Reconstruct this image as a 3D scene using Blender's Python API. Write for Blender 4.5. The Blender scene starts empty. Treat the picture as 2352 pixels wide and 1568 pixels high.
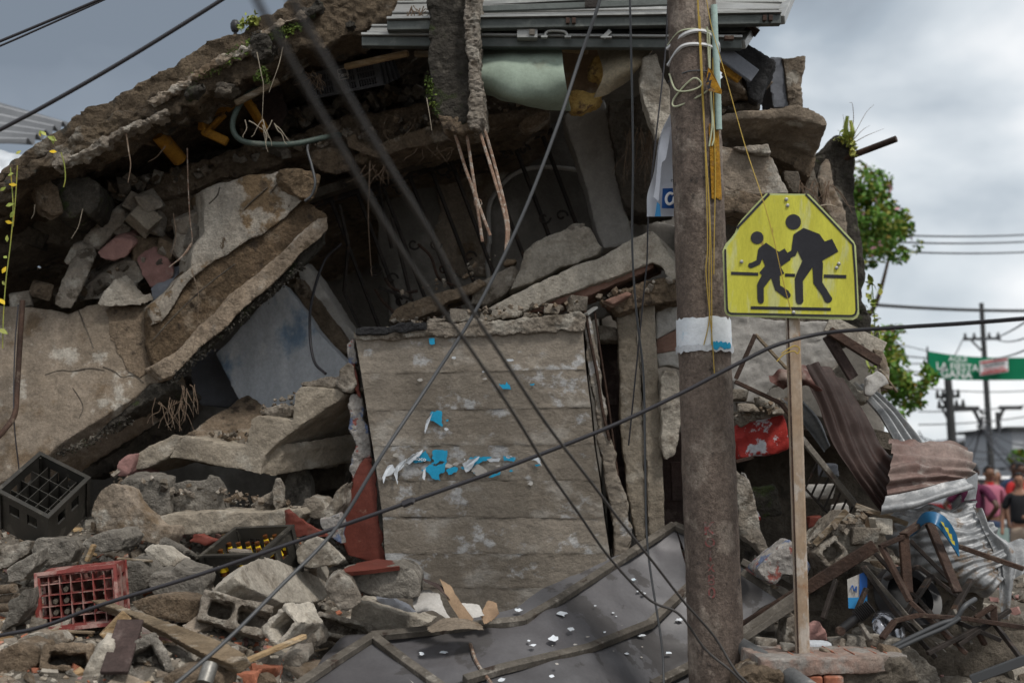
import bpy, bmesh, math, random
import numpy as np
from mathutils import Vector, Matrix, noise
random.seed(7)
S = bpy.context.scene
COL = S.collection
# ------------------------------------------------------------------ camera
W, H, F = 2352.0, 1568.0, 2940.0
TH = math.atan(321.0 / F)
CAM = Vector((0, 0, 1.5))
FWD = Vector((0, math.cos(TH), math.sin(TH)))
UP = Vector((0, -math.sin(TH), math.cos(TH)))
RT = Vector((1, 0, 0))
cd = bpy.data.cameras.new('camera'); cam = bpy.data.objects.new('camera', cd); COL.objects.link(cam)
cam.location = CAM; cam.rotation_euler = (math.pi / 2 + TH, 0, 0)
cd.sensor_width = 36; cd.lens = F / W * 36; cd.clip_end = 2000; cd.clip_start = 0.05
cd.dof.use_dof = True; cd.dof.focus_distance = 6.5; cd.dof.aperture_fstop = 1.85
S.camera = cam
# ------------------------------------------------------------------ sky, sun, exposure
SUN_DIR = Vector((0.34, -0.48, 0.81)).normalized()
EL = math.asin(SUN_DIR.z); AZ = math.atan2(SUN_DIR.x, SUN_DIR.y)
w = bpy.data.worlds.new('World'); S.world = w; w.use_nodes = True
nt = w.node_tree; nt.nodes.clear()
def N(t, **k):
    n = nt.nodes.new(t)
    for a, b in k.items(): setattr(n, a, b)
    return n
out = N('ShaderNodeOutputWorld'); bg1 = N('ShaderNodeBackground'); bg2 = N('ShaderNodeBackground'); mix = N('ShaderNodeMixShader')
sky = N('ShaderNodeTexSky', sky_type='NISHITA', sun_disc=False); sky.sun_elevation = EL; sky.sun_rotation = AZ
nt.links.new(sky.outputs[0], bg1.inputs[0]); bg1.inputs[1].default_value = 0.08
tc = N('ShaderNodeTexCoord')
mp = N('ShaderNodeMapping'); mp.inputs['Scale'].default_value = (1.0, 1.0, 1.7); mp.inputs['Location'].default_value = (0.3, 0.1, 0.25)
nt.links.new(tc.outputs['Generated'], mp.inputs[0])
nz = N('ShaderNodeTexNoise'); nz.inputs['Scale'].default_value = 4.2; nz.inputs['Detail'].default_value = 6; nz.inputs['Roughness'].default_value = 0.45; nz.inputs['Distortion'].default_value = 0.25
nt.links.new(mp.outputs[0], nz.inputs[0])
# a thick grey cloud bank stands over the left of the street, thinner cloud everywhere else
dt = N('ShaderNodeVectorMath', operation='DOT_PRODUCT'); dt.inputs[1].default_value = (-0.52, 0.80, 0.30)
nt.links.new(tc.outputs['Generated'], dt.inputs[0])
mr = N('ShaderNodeMapRange'); mr.inputs[1].default_value = 0.56; mr.inputs[2].default_value = 0.98; mr.inputs[3].default_value = 0.155; mr.inputs[4].default_value = -0.36; mr.interpolation_type = 'SMOOTHSTEP'
nt.links.new(dt.outputs['Value'], mr.inputs[0])
ad = N('ShaderNodeMath', operation='ADD'); nt.links.new(nz.outputs[0], ad.inputs[0]); nt.links.new(mr.outputs[0], ad.inputs[1])
cr = N('ShaderNodeValToRGB'); e = cr.color_ramp.elements
e[0].position = 0.20; e[0].color = (0.20, 0.235, 0.28, 1); e[1].position = 0.68; e[1].color = (0.98, 0.99, 1.0, 1)
x = e.new(0.36); x.color = (0.27, 0.31, 0.36, 1); x = e.new(0.48); x.color = (0.42, 0.48, 0.54, 1); x = e.new(0.59); x.color = (0.70, 0.75, 0.79, 1)
nt.links.new(ad.outputs[0], cr.inputs[0]); nt.links.new(cr.outputs[0], bg2.inputs[0]); bg2.inputs[1].default_value = 0.68
mix.inputs[0].default_value = 0.93
nt.links.new(bg1.outputs[0], mix.inputs[1]); nt.links.new(bg2.outputs[0], mix.inputs[2]); nt.links.new(mix.outputs[0], out.inputs[0])
sl = bpy.data.lights.new('sun', 'SUN'); so = bpy.data.objects.new('sun', sl); COL.objects.link(so)
sl.energy = 1.5; sl.angle = math.radians(10); sl.color = (1, 0.96, 0.9)
so.rotation_euler = (-SUN_DIR).to_track_quat('-Z', 'Y').to_euler(); so.location = (5, 2, 12)
S.view_settings.view_transform = 'Standard'; S.view_settings.look = 'None'; S.view_settings.gamma = 1.0
S.view_settings.use_curve_mapping = False; S.view_settings.exposure = 0.63
S.render.engine = 'CYCLES'; S.cycles.use_denoising = True; S.cycles.max_bounces = 6; S.cycles.diffuse_bounces = 3
# ------------------------------------------------------------------ helpers
def P(x, y, d): return CAM + d * (FWD + RT * ((x - W / 2) / F) - UP * ((y - H / 2) / F))
def px(m, d): return m * F / d
def sstep(a, b, v):
    t = min(1, max(0, (v - a) / (b - a))); return t * t * (3 - 2 * t)
def lin(v, xs, ys): return float(np.interp(v, xs, ys))
def mh(X, Y):
    zl = lin(Y, [-5, 3.5, 5, 6, 7.2, 7.7, 8.3, 12, 14], [0, .1, .62, .80, 1.0, 1.18, 1.25, 1.2, 0])
    zr = lin(Y, [-5, 3.5, 5, 6, 7, 7.6, 8, 9, 12, 14], [0, .1, .15, .28, .42, .62, .78, .95, .9, 0])
    t = sstep(-1.5, -0.6, X); z = zl * (1 - t) + zr * t
    z *= 1 - sstep(3.4, 5.4, X + .12 * (Y - 7)); z *= 1 - sstep(5.5, 9, -X)
    return z
def bumpy(X, Y):
    return 0.05 * noise.fractal(Vector((X * 2.3, Y * 2.3, 3)), 1, 2, 4)
def G(x, y, h=0.0):
    """point where the view through a picture position meets the heap, h above it"""
    a = 3.6; p = P(x, y, a)
    while a < 12:
        p = P(x, y, a)
        if p.z <= mh(p.x, p.y) + h: return p
        a += 0.02
    return p
ORG = {}
def tag(o, label=None, cat=None, group=None, kind=None):
    if label: o['label'] = label
    if cat: o['category'] = cat
    if group: o['group'] = group
    if kind: o['kind'] = kind
    return o
def empty(name, loc, label=None, cat=None, group=None):
    o = bpy.data.objects.new(name, None); COL.objects.link(o); o.location = loc; o.empty_display_size = 0.1
    ORG[o] = Vector(loc); return tag(o, label, cat, group)
def mk(name, verts, faces, mat, parent=None, smooth=False):
    v = np.array([tuple(a) for a in verts], dtype=np.float64).reshape(-1, 3)
    if parent is not None: org = ORG[parent]
    else: org = Vector(((v[:, 0].min() + v[:, 0].max()) / 2, (v[:, 1].min() + v[:, 1].max()) / 2, v[:, 2].min()))
    v = v - np.array(org)
    me = bpy.data.meshes.new(name); me.from_pydata(v.tolist(), [], faces)
    o = bpy.data.objects.new(name, me); COL.objects.link(o)
    if isinstance(mat, (list, tuple)):
        for m in mat: me.materials.append(m)
    elif mat: me.materials.append(mat)
    if parent is not None: o.parent = parent; ORG[o] = org
    else: o.location = org; ORG[o] = org
    if smooth: me.shade_smooth(); me.set_sharp_from_angle(angle=.9)
    return o
def fixn(o, bev=0.0, seg=1):
    bm = bmesh.new(); bm.from_mesh(o.data)
    bmesh.ops.recalc_face_normals(bm, faces=bm.faces)
    if bev: bmesh.ops.bevel(bm, geom=[e for e in bm.edges if e.is_manifold and e.calc_face_angle(0) > .5], offset=bev, segments=seg, affect='EDGES', clamp_overlap=True)
    bm.to_mesh(o.data); bm.free(); return o
def prism_vf(front, ext):
    n = len(front); ext = Vector(ext); v = [Vector(p) for p in front] + [Vector(p) + ext for p in front]
    f = [tuple(range(n)), tuple(range(2 * n - 1, n - 1, -1))]
    for i in range(n):
        j = (i + 1) % n; f.append((j, i, i + n, j + n))
    return v, f
def pts3(pts, d):
    r = []
    for p in pts:
        if callable(d): r.append(P(p[0], p[1], d(p[0], p[1])))
        elif len(p) == 3: r.append(P(p[0], p[1], d + p[2]))
        else: r.append(P(p[0], p[1], d))
    return r
def plate(name, pts, d, ext, mat, parent=None, bev=0.0):
    """straight sided slab: outline, thickness vector"""
    front = pts if isinstance(pts[0], Vector) else pts3(pts, d)
    v, f = prism_vf(front, ext); o = mk(name, v, f, mat, parent); return fixn(o, bev)
QUEUE = []
def tri_mesh(o):
    bm = bmesh.new(); bm.from_mesh(o.data)
    bmesh.ops.triangulate(bm, faces=bm.faces, ngon_method='EAR_CLIP'); bmesh.ops.recalc_face_normals(bm, faces=bm.faces)
    bm.to_mesh(o.data); bm.free()
VS = .82
def rough(o, vox=0.018, amp=0.014, fq=7.0, amp2=0.006, flat=False, rag=0.0):
    vox = max(.0075, vox * VS); tri_mesh(o); m = o.modifiers.new('r', 'REMESH'); m.mode = 'VOXEL'; m.voxel_size = vox; m.adaptivity = 0
    QUEUE.append((o, amp, fq, amp2, flat, random.uniform(-40, 40))); return o
def jag(front, step=0.10, amp=0.018):
    """break the straight edges of an outline into an uneven line"""
    r = []; n = len(front)
    nrm = (front[1] - front[0]).cross(front[-1] - front[0])
    if nrm.length < 1e-9: nrm = Vector((0, 1, 0))
    nrm.normalize()
    for i in range(n):
        a, b = front[i], front[(i + 1) % n]; L = (b - a).length; k = max(1, int(L / step))
        r.append(a)
        if L < 1e-6: continue
        side = (b - a).normalized().cross(nrm)
        for j in range(1, k):
            r.append(a.lerp(b, (j + random.uniform(-.25, .25)) / k) + side * random.uniform(-amp, amp))
    return r
def chunk(name, pts, d, ext, mat, label=None, cat='concrete', parent=None, vox=0.018, amp=0.009, fq=7.0, amp2=0.005, jamp=0.018, jstep=0.10, group=None, flat=False):
    front = pts if isinstance(pts[0], Vector) else pts3(pts, d)
    if jamp: front = jag(front, jstep, jamp)
    if not isinstance(ext, (tuple, Vector)): ext = (0, ext, 0)
    v, f = prism_vf(front, ext); o = mk(name, v, f, mat, parent)
    rough(o, vox, amp, fq, amp2, flat)
    if parent is None: tag(o, label, cat, group)
    elif label: o['label'] = label
    return o
def flatten(pts):
    """drop an outline onto its best plane"""
    a = np.array([tuple(p) for p in pts]); c = a.mean(0); n = Vector(np.linalg.svd(a - c)[2][2]); c = Vector(c)
    return [p - n * (p - c).dot(n) for p in pts]
def gslab(name, pts, h, t, mat, label, cat='rubble', **k):
    """slab lying on the heap: outline of its top in the picture, height above the heap, thickness"""
    front = flatten([G(p[0], p[1], h if len(p) < 3 else p[2]) for p in pts])
    n = (front[1] - front[0]).cross(front[-1] - front[0])
    for i in range(1, len(front) - 1):
        q = (front[i] - front[0]).cross(front[i + 1] - front[0]); n = n + q if q.dot(n) >= 0 else n - q
    n.normalize(); n = n if n.dot(CAM - front[0]) > 0 else -n
    return chunk(name, front, 0, n * -t, mat, label, cat, **k)
def rockmesh(sz, jit=0.22, R=None, rnd=random):
    v = []
    for sx in (-1, 1):
        for sy in (-1, 1):
            for s in (-1, 1):
                v.append(Vector((sx * sz[0] * .5 * (1 + rnd.uniform(-jit, jit)), sy * sz[1] * .5 * (1 + rnd.uniform(-jit, jit)), s * sz[2] * .5 * (1 + rnd.uniform(-jit, jit)))))
    c = rnd.randrange(8); v[c] = v[c] * rnd.uniform(.45, .8)
    bm = bmesh.new()
    for p in v: bm.verts.new(p)
    for k in range(rnd.randrange(2, 5)):
        p = Vector((rnd.uniform(-.5, .5) * sz[0], rnd.uniform(-.5, .5) * sz[1], rnd.uniform(-.5, .5) * sz[2])) * .96; bm.verts.new(p)
    r = bmesh.ops.convex_hull(bm, input=bm.verts)
    bmesh.ops.delete(bm, geom=list({g for g in r['geom_interior'] + r['geom_unused'] if isinstance(g, bmesh.types.BMVert)}), context='VERTS')
    bm.verts.index_update(); M = R or Matrix.Identity(3)
    vs = [M @ p.co for p in bm.verts]; fs = [tuple(q.index for q in f.verts) for f in bm.faces]; bm.free()
    return vs, fs
def rot(a, b, c): return Matrix.Rotation(c, 3, 'Z') @ Matrix.Rotation(b, 3, 'Y') @ Matrix.Rotation(a, 3, 'X')
def rock(name, x, y, wpx, hpx, mat, label, d=None, dep=None, r=(0, 0, 0), cat='rubble', group=None, lift=0.0, seed=None, jit=.2, amp=None, flat=False, vox=None):
    """broken lump centred on a picture position; on the heap unless a distance is given"""
    rnd = random.Random(seed if seed is not None else int(x * 31 + y * 7))
    if d is None:
        p = G(x, y + hpx * .42); dd = (p - CAM).dot(FWD); c = P(x, y, dd + .02)
    else: dd = d; c = P(x, y, d)
    sw = wpx * dd / F; sh = hpx * dd / F; sd = dep or (sw + sh) * .5
    c = c + Vector((0, sd * .3, lift))
    v, f = rockmesh((sw * 1.05, sd, sh * 1.05), jit, rot(*r), rnd)
    o = mk(name, [q + c for q in v], f, mat); tag(o, label, cat, group)
    s = max(sw, sh); return rough(o, vox or min(.018, max(.008, s / 22)), amp if amp is not None else min(.006, s * .02), 9 if s > .15 else 16, min(.005, s * .016), flat)
def catmull(pts, n=8):
    pts = [Vector(p) for p in pts]
    if len(pts) < 3:
        return [pts[0].lerp(pts[-1], i / n) for i in range(n + 1)]
    q = [2 * pts[0] - pts[1]] + pts + [2 * pts[-1] - pts[-2]]; r = []
    for i in range(1, len(q) - 2):
        a, b, c, e_ = q[i - 1], q[i], q[i + 1], q[i + 2]
        for k in range(n):
            t = k / n
            r.append(.5 * ((2 * b) + (c - a) * t + (2 * a - 5 * b + 4 * c - e_) * t * t + (-a + 3 * b - 3 * c + e_) * t ** 3))
    r.append(pts[-1]); return r
def tube_vf(pts, rad, sides=7, cap=True):
    v, f = [], []; n = len(pts); up = Vector((.31, .17, .94))
    for i, p in enumerate(pts):
        t = (pts[min(i + 1, n - 1)] - pts[max(i - 1, 0)])
        if t.length < 1e-9: t = Vector((0, 0, 1))
        t.normalize(); u = up - t * up.dot(t)
        if u.length < .05: u = Vector((1, 0, 0)) - t * t.x
        u.normalize(); up = u; b = t.cross(u); r = rad(i / max(1, n - 1)) if callable(rad) else rad
        for k in range(sides):
            a = 2 * math.pi * k / sides; v.append(p + (u * math.cos(a) + b * math.sin(a)) * r)
    for i in range(n - 1):
        for k in range(sides):
            k2 = (k + 1) % sides; f.append((i * sides + k, i * sides + k2, (i + 1) * sides + k2, (i + 1) * sides + k))
    if cap: f.append(tuple(range(sides - 1, -1, -1))); f.append(tuple(range((n - 1) * sides, n * sides)))
    return v, f
def tube(name, pts, rad, mat, parent=None, n=8, sides=7, label=None, cat=None, group=None, smooth_path=True):
    p = catmull(pts, n) if smooth_path else [Vector(q) for q in pts]
    v, f = tube_vf(p, rad, sides); o = mk(name, v, f, mat, parent, smooth=True)
    return tag(o, label, cat, group)
def pt(path, d=None):
    """picture path with distances -> points"""
    return [P(q[0], q[1], q[2] if len(q) > 2 else d) for q in path]
def bar_vf(a, b, w_, h_, upv=(0, 0, 1)):
    a, b = Vector(a), Vector(b); t = (b - a).normalized(); u = Vector(upv); u = u - t * u.dot(t)
    if u.length < 1e-3: u = Vector((0, 1, 0)) - t * t.y
    u.normalize(); s = t.cross(u); v = []
    for p in (a, b):
        for i, j in ((-1, -1), (1, -1), (1, 1), (-1, 1)): v.append(p + s * (w_ / 2 * i) + u * (h_ / 2 * j))
    return v, [(3, 2, 1, 0), (4, 5, 6, 7), (0, 1, 5, 4), (1, 2, 6, 5), (2, 3, 7, 6), (3, 0, 4, 7)]
def bar(name, a, b, w_, h_, mat, parent=None, upv=(0, 0, 1), bev=0.0, label=None, cat=None, group=None):
    v, f = bar_vf(a, b, w_, h_, upv); o = fixn(mk(name, v, f, mat, parent), bev); return tag(o, label, cat, group)
class MB:
    def __init__(s): s.v, s.f = [], []
    def add(s, vf):
        n = len(s.v); s.v += list(vf[0]); s.f += [tuple(i + n for i in q) for q in vf[1]]; return s
    def build(s, name, mat, parent=None, smooth=False): return fixn(mk(name, s.v, s.f, mat, parent, smooth))
def box_vf(c, sx, sy, sz, ax=None):
    X, Y, Z = ax or (Vector((1, 0, 0)), Vector((0, 1, 0)), Vector((0, 0, 1))); c = Vector(c)
    v = [c + X * (sx / 2 * i) + Y * (sy / 2 * j) + Z * (sz / 2 * k) for k in (-1, 1) for i, j in ((-1, -1), (1, -1), (1, 1), (-1, 1))]
    return v, [(3, 2, 1, 0), (4, 5, 6, 7), (0, 1, 5, 4), (1, 2, 6, 5), (2, 3, 7, 6), (3, 0, 4, 7)]
def patch(name, grid, nu, nv, mat, parent=None, corr=0, camp=0.0, thick=0.0012, crum=0.0, cf=5.0, dirv='u', smooth=True, curve=True, phase=0.0, ragged=0.0):
    """bent sheet through a grid of points (rows v, columns u); corr ridges across u (or v)"""
    R_, C_ = len(grid), len(grid[0])
    def row(rp, n):
        if curve and len(rp) > 2:
            c = catmull(rp, 12); 
        else: c = [Vector(q) for q in rp]
        L = [0]
        for i in range(1, len(c)): L.append(i)
        r = []
        for k in range(n + 1):
            t = k / n * (len(c) - 1); i = min(int(t), len(c) - 2); r.append(c[i].lerp(c[i + 1], t - i))
        return r
    rows = [row(g, nu) for g in grid]
    cols = [row([rows[j][i] for j in range(R_)], nv) for i in range(nu + 1)]
    A = np.array([[tuple(cols[i][j]) for i in range(nu + 1)] for j in range(nv + 1)])
    du = np.gradient(A, axis=1); dv = np.gradient(A, axis=0); nm = np.cross(du, dv); nm /= np.linalg.norm(nm, axis=2, keepdims=True) + 1e-9
    U, V = np.meshgrid(np.linspace(0, 1, nu + 1), np.linspace(0, 1, nv + 1))
    off = np.zeros_like(U)
    if corr: off += camp * np.sin((U if dirv == 'u' else V) * 2 * math.pi * corr + phase)
    if crum:
        s0 = random.uniform(0, 50)
        for j in range(nv + 1):
            for i in range(nu + 1):
                q = Vector(A[j, i]) * cf + Vector((s0, s0, 0)); off[j, i] += crum * (noise.noise(q) + .5 * noise.noise(q * 2.3) + .7 * (abs(noise.noise(q * 1.3 + Vector((9, 3, 1)))) - .3))
    A = A + nm * off[..., None]
    if ragged:
        for j in range(nv + 1):
            for i in (0, nu):
                A[j, i] += du[j, min(i, nu - 1)] * random.uniform(-ragged, ragged)
        for i in range(nu + 1):
            for j in (0, nv): A[j, i] += dv[min(j, nv - 1), i] * random.uniform(-ragged, ragged)
    B = A + nm * thick
    n1 = (nu + 1) * (nv + 1); v = np.concatenate([A.reshape(-1, 3), B.reshape(-1, 3)])
    f = []; I = lambda j, i: j * (nu + 1) + i
    for j in range(nv):
        for i in range(nu):
            f.append((I(j, i), I(j, i + 1), I(j + 1, i + 1), I(j + 1, i))); f.append((n1 + I(j + 1, i), n1 + I(j + 1, i + 1), n1 + I(j, i + 1), n1 + I(j, i)))
    for i in range(nu):
        f.append((I(0, i + 1), I(0, i), n1 + I(0, i), n1 + I(0, i + 1))); f.append((I(nv, i), I(nv, i + 1), n1 + I(nv, i + 1), n1 + I(nv, i)))
    for j in range(nv):
        f.append((I(j, 0), I(j + 1, 0), n1 + I(j + 1, 0), n1 + I(j, 0))); f.append((I(j + 1, nu), I(j, nu), n1 + I(j, nu), n1 + I(j + 1, nu)))
    return mk(name, v, f, mat, parent, smooth)
def cyl_vf(c0, c1, r0, r1, n=24):
    return tube_vf([Vector(c0), Vector(c1)], lambda t: r0 + (r1 - r0) * t, n)
def lathe_vf(base, axis, prof, n=14):
    """prof: (radius, height) pairs along axis from base"""
    a = Vector(axis).normalized(); u = a.orthogonal().normalized(); b = a.cross(u); v, f = [], []
    for r, h in prof:
        for k in range(n):
            t = 2 * math.pi * k / n; v.append(Vector(base) + a * h + (u * math.cos(t) + b * math.sin(t)) * r)
    for i in range(len(prof) - 1):
        for k in range(n):
            k2 = (k + 1) % n; f.append((i * n + k, i * n + k2, (i + 1) * n + k2, (i + 1) * n + k))
    f.append(tuple(range(n - 1, -1, -1))); f.append(tuple(range((len(prof) - 1) * n, len(prof) * n))); return v, f
def text_vf(s, size):
    c = bpy.data.curves.new('t', 'FONT'); c.body = s; c.size = size; c.offset = .012 * size; c.align_x = 'CENTER'; c.align_y = 'CENTER'; c.resolution_u = 3
    o = bpy.data.objects.new('t', c); COL.objects.link(o); bpy.context.view_layer.update()
    me = bpy.data.meshes.new_from_object(o.evaluated_get(bpy.context.evaluated_depsgraph_get()))
    v = [p.co.copy() for p in me.vertices]; f = [tuple(p.vertices) for p in me.polygons]
    bpy.data.objects.remove(o); bpy.data.curves.remove(c); bpy.data.meshes.remove(me); return v, f
def text_on(name, s, size, org, ux, uy, mat, parent, sx=1.0, warp=None):
    v, f = text_vf(s, size)
    vv = []
    for p in v:
        q = Vector(org) + Vector(ux) * (p.x * sx) + Vector(uy) * p.y
        if warp: q = warp(q)
        vv.append(q)
    return mk(name, vv, f, mat, parent)
# ------------------------------------------------------------------ materials
def newmat(name):
    m = bpy.data.materials.new(name); m.use_nodes = True; t = m.node_tree; b = t.nodes['Principled BSDF']; return m, t, b
def conc(name, c1, c2, c3=None, th=.58, s1=2.2, s2=4.0, grain=.35, bump=.5, roughness=.93, c4=None, th4=.62, s4=9.0, stretch=(1, 1, 1), metallic=0.0, soft=.06, bscale=60.0, spec=.25):
    m, t, b = newmat(name); L = t.links.new; Nn = t.nodes.new
    tc = Nn('ShaderNodeTexCoord'); mp = Nn('ShaderNodeMapping'); mp.inputs['Scale'].default_value = stretch; L(tc.outputs['Object'], mp.inputs[0])
    oi = Nn('ShaderNodeObjectInfo'); vm = Nn('ShaderNodeVectorMath'); vm.operation = 'MULTIPLY_ADD'
    cmb = Nn('ShaderNodeCombineXYZ'); L(oi.outputs['Random'], cmb.inputs[0]); L(oi.outputs['Random'], cmb.inputs[1])
    vm.inputs[1].default_value = (37, 53, 11); L(cmb.outputs[0], vm.inputs[0]); L(mp.outputs[0], vm.inputs[2]); vec = vm.outputs[0]
    def noi(sc, det=6, ro=.6, off=0):
        n = Nn('ShaderNodeTexNoise'); n.inputs['Scale'].default_value = sc; n.inputs['Detail'].default_value = det; n.inputs['Roughness'].default_value = ro
        if off:
            a = Nn('ShaderNodeVectorMath'); a.operation = 'ADD'; a.inputs[1].default_value = (off, off * .7, off * 1.3); L(vec, a.inputs[0]); L(a.outputs[0], n.inputs[0])
        else: L(vec, n.inputs[0])
        return n.outputs[0]
    def ramp(s, a, c):
        r = Nn('ShaderNodeMapRange'); r.inputs[1].default_value = a; r.inputs[2].default_value = c; r.interpolation_type = 'SMOOTHSTEP'; L(s, r.inputs[0]); return r.outputs[0]
    def mixc(f, a, c, mode='MIX'):
        x = Nn('ShaderNodeMix'); x.data_type = 'RGBA'; x.blend_type = mode
        if isinstance(f, float): x.inputs[0].default_value = f
        else: L(f, x.inputs[0])
        for s, k in ((a, 6), (c, 7)):
            if isinstance(s, tuple): x.inputs[k].default_value = (*s, 1)
            else: L(s, x.inputs[k])
        return x.outputs[2]
    col = mixc(ramp(noi(s1), .32, .68), c1, c2)
    if c3: col = mixc(ramp(noi(s2, 8, .62, 5), th - soft, th + soft), col, c3)
    if c4: col = mixc(ramp(noi(s4, 8, .65, 11), th4 - soft * .7, th4 + soft * .7), col, c4)
    g = noi(70, 5, .75, 2); gr = Nn('ShaderNodeMapRange'); gr.inputs[1].default_value = .28; gr.inputs[2].default_value = .72; gr.inputs[3].default_value = 1 - grain * .95; gr.inputs[4].default_value = 1 + grain * .6; L(g, gr.inputs[0])
    g2 = noi(17, 6, .7, 8); gr2 = Nn('ShaderNodeMapRange'); gr2.inputs[1].default_value = .3; gr2.inputs[2].default_value = .7; gr2.inputs[3].default_value = 1 - grain * .75; gr2.inputs[4].default_value = 1 + grain * .4; L(g2, gr2.inputs[0])
    # broad stains and water runs
    sv = Nn('ShaderNodeMapping'); sv.inputs['Scale'].default_value = (7, 7, .9); L(vec, sv.inputs[0]); sn = Nn('ShaderNodeTexNoise'); sn.inputs['Scale'].default_value = 1.0; sn.inputs['Detail'].default_value = 5; L(sv.outputs[0], sn.inputs[0])
    g3 = Nn('ShaderNodeMapRange'); g3.inputs[1].default_value = .3; g3.inputs[2].default_value = .7; g3.inputs[3].default_value = 1 - grain * .6; g3.inputs[4].default_value = 1 + grain * .3; L(sn.outputs[0], g3.inputs[0])
    m0 = Nn('ShaderNodeMath'); m0.operation = 'MULTIPLY'; L(gr.outputs[0], m0.inputs[0]); L(g3.outputs[0], m0.inputs[1])
    mu = Nn('ShaderNodeMath'); mu.operation = 'MULTIPLY'; L(m0.outputs[0], mu.inputs[0]); L(gr2.outputs[0], mu.inputs[1])
    cc = Nn('ShaderNodeCombineColor'); [L(mu.outputs[0], cc.inputs[i]) for i in range(3)]
    col = mixc(1.0, col, cc.outputs[0], 'MULTIPLY')
    # each lump a little lighter or darker than the next
    ri = Nn('ShaderNodeMapRange'); ri.inputs[3].default_value = .84; ri.inputs[4].default_value = 1.12; L(oi.outputs['Random'], ri.inputs[0])
    c2_ = Nn('ShaderNodeCombineColor'); [L(ri.outputs[0], c2_.inputs[i]) for i in range(3)]
    col = mixc(1.0, col, c2_.outputs[0], 'MULTIPLY')
    L(col, b.inputs['Base Color']); b.inputs['Roughness'].default_value = roughness; b.inputs['Metallic'].default_value = metallic; b.inputs['Specular IOR Level'].default_value = spec
    if bump:
        n1 = noi(bscale, 8, .7, 3); n2 = noi(bscale * .25, 6, .65, 6); a = Nn('ShaderNodeMath'); a.operation = 'MULTIPLY_ADD'; a.inputs[1].default_value = 2.0; a.inputs[1].default_value = 2.6; L(n2, a.inputs[0]); L(n1, a.inputs[2])
        bp = Nn('ShaderNodeBump'); bp.inputs['Strength'].default_value = bump; bp.inputs['Distance'].default_value = .018; L(a.outputs[0], bp.inputs['Height']); L(bp.outputs[0], b.inputs['Normal'])
    return m
def plain(name, c, rough=.6, metal=0.0, spec=.4, trans=0.0, alpha=1.0):
    m, t, b = newmat(name); b.inputs['Base Color'].default_value = (*c, 1); b.inputs['Roughness'].default_value = rough; b.inputs['Metallic'].default_value = metal
    b.inputs['Specular IOR Level'].default_value = spec; b.inputs['Transmission Weight'].default_value = trans; b.inputs['Alpha'].default_value = alpha
    return m
M = {}
M['rubble'] = conc('rubble concrete', (.31, .27, .225), (.225, .19, .15), (.42, .385, .33), .57, 3, 7, c4=(.12, .098, .075), th4=.60, bump=.75)
M['grey'] = conc('grey concrete block', (.275, .25, .215), (.20, .18, .153), (.36, .33, .285), .58, 3, 9, c4=(.12, .108, .092), th4=.61, bump=.95)
M['pale'] = conc('pale plastered concrete', (.50, .455, .385), (.40, .355, .295), (.29, .25, .20), .60, 3, 6, c4=(.20, .17, .14), th4=.66, bump=.6)
M['tan'] = conc('tan plaster', (.31, .255, .20), (.25, .20, .15), (.18, .13, .085), .57, 1.6, 3.2, c4=(.46, .42, .36), th4=.60, s4=4.5, bump=.5, grain=.4)
M['brown'] = conc('brown soiled concrete', (.27, .205, .145), (.185, .135, .09), (.38, .325, .26), .61, 2.2, 5, c4=(.10, .075, .055), th4=.60, bump=1.0, grain=.5)
M['darkbrown'] = conc('dark brown concrete', (.12, .10, .08), (.17, .145, .115), (.07, .06, .05), .58, 3, 6, bump=.8)  # one dark brown tone, shared by gap fill and debris
M['beamwhite'] = conc('beam with flaking white plaster', (.25, .18, .115), (.18, .125, .075), (.44, .40, .34), .595, 2.4, 3.0, c4=(.10, .072, .048), th4=.60, s4=7, bump=.9, grain=.5)
M['mossy'] = conc('mossy and shaded black concrete', (.085, .075, .062), (.05, .045, .037), (.25, .225, .185), .63, 5, 4.5, c4=(.06, .075, .03), th4=.60, s4=7, bump=.9, grain=.5)
M['beamtop'] = conc('stained white plaster', (.46, .42, .36), (.37, .32, .26), (.21, .145, .085), .55, 2.6, 3.4, c4=(.12, .085, .055), th4=.62, s4=8, bump=.6, grain=.4, soft=.03)
M['bare'] = conc('stripped brown concrete', (.17, .118, .072), (.12, .082, .05), (.27, .21, .15), .62, 2.6, 5, c4=(.07, .05, .035), th4=.60, bump=1.0, grain=.5)
M['lip'] = conc('pale brown beam edge', (.33, .265, .20), (.25, .19, .135), (.42, .37, .31), .62, 3, 6, c4=(.12, .09, .06), th4=.62, bump=.8, grain=.45, stretch=(1, 1, 1))
M['roofedge'] = conc('weathered roof edge', (.20, .15, .10), (.115, .085, .058), (.40, .36, .30), .62, 3, 4.0, c4=(.07, .065, .055), th4=.62, s4=5, bump=1.0, grain=.5)
M['board'] = conc('board marked concrete', (.275, .238, .195), (.215, .183, .147), (.35, .32, .28), .58, 1.7, 3.2, c4=(.45, .445, .44), th4=.60, s4=4.2, stretch=(1, 1, 1.3), bump=.35, grain=.26, soft=.06)
M['stair'] = conc('stair concrete', (.34, .295, .235), (.26, .22, .17), (.41, .37, .31), .60, 3, 5, bump=.45)
M['bluewash'] = conc('blue washed plaster', (.58, .60, .63), (.48, .51, .55), (.22, .31, .42), .60, 1.8, 2.6, c4=(.64, .65, .66), th4=.6, s4=8, stretch=(1, 1, .6), bump=.15, grain=.2)
M['bluegrey'] = conc('blue grey plaster', (.20, .21, .235), (.17, .18, .205), None, bump=.15, grain=.15)
M['pink'] = conc('pink painted plaster', (.35, .20, .175), (.30, .165, .15), (.35, .31, .28), .63, 3, 4, bump=.25, grain=.2)
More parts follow.
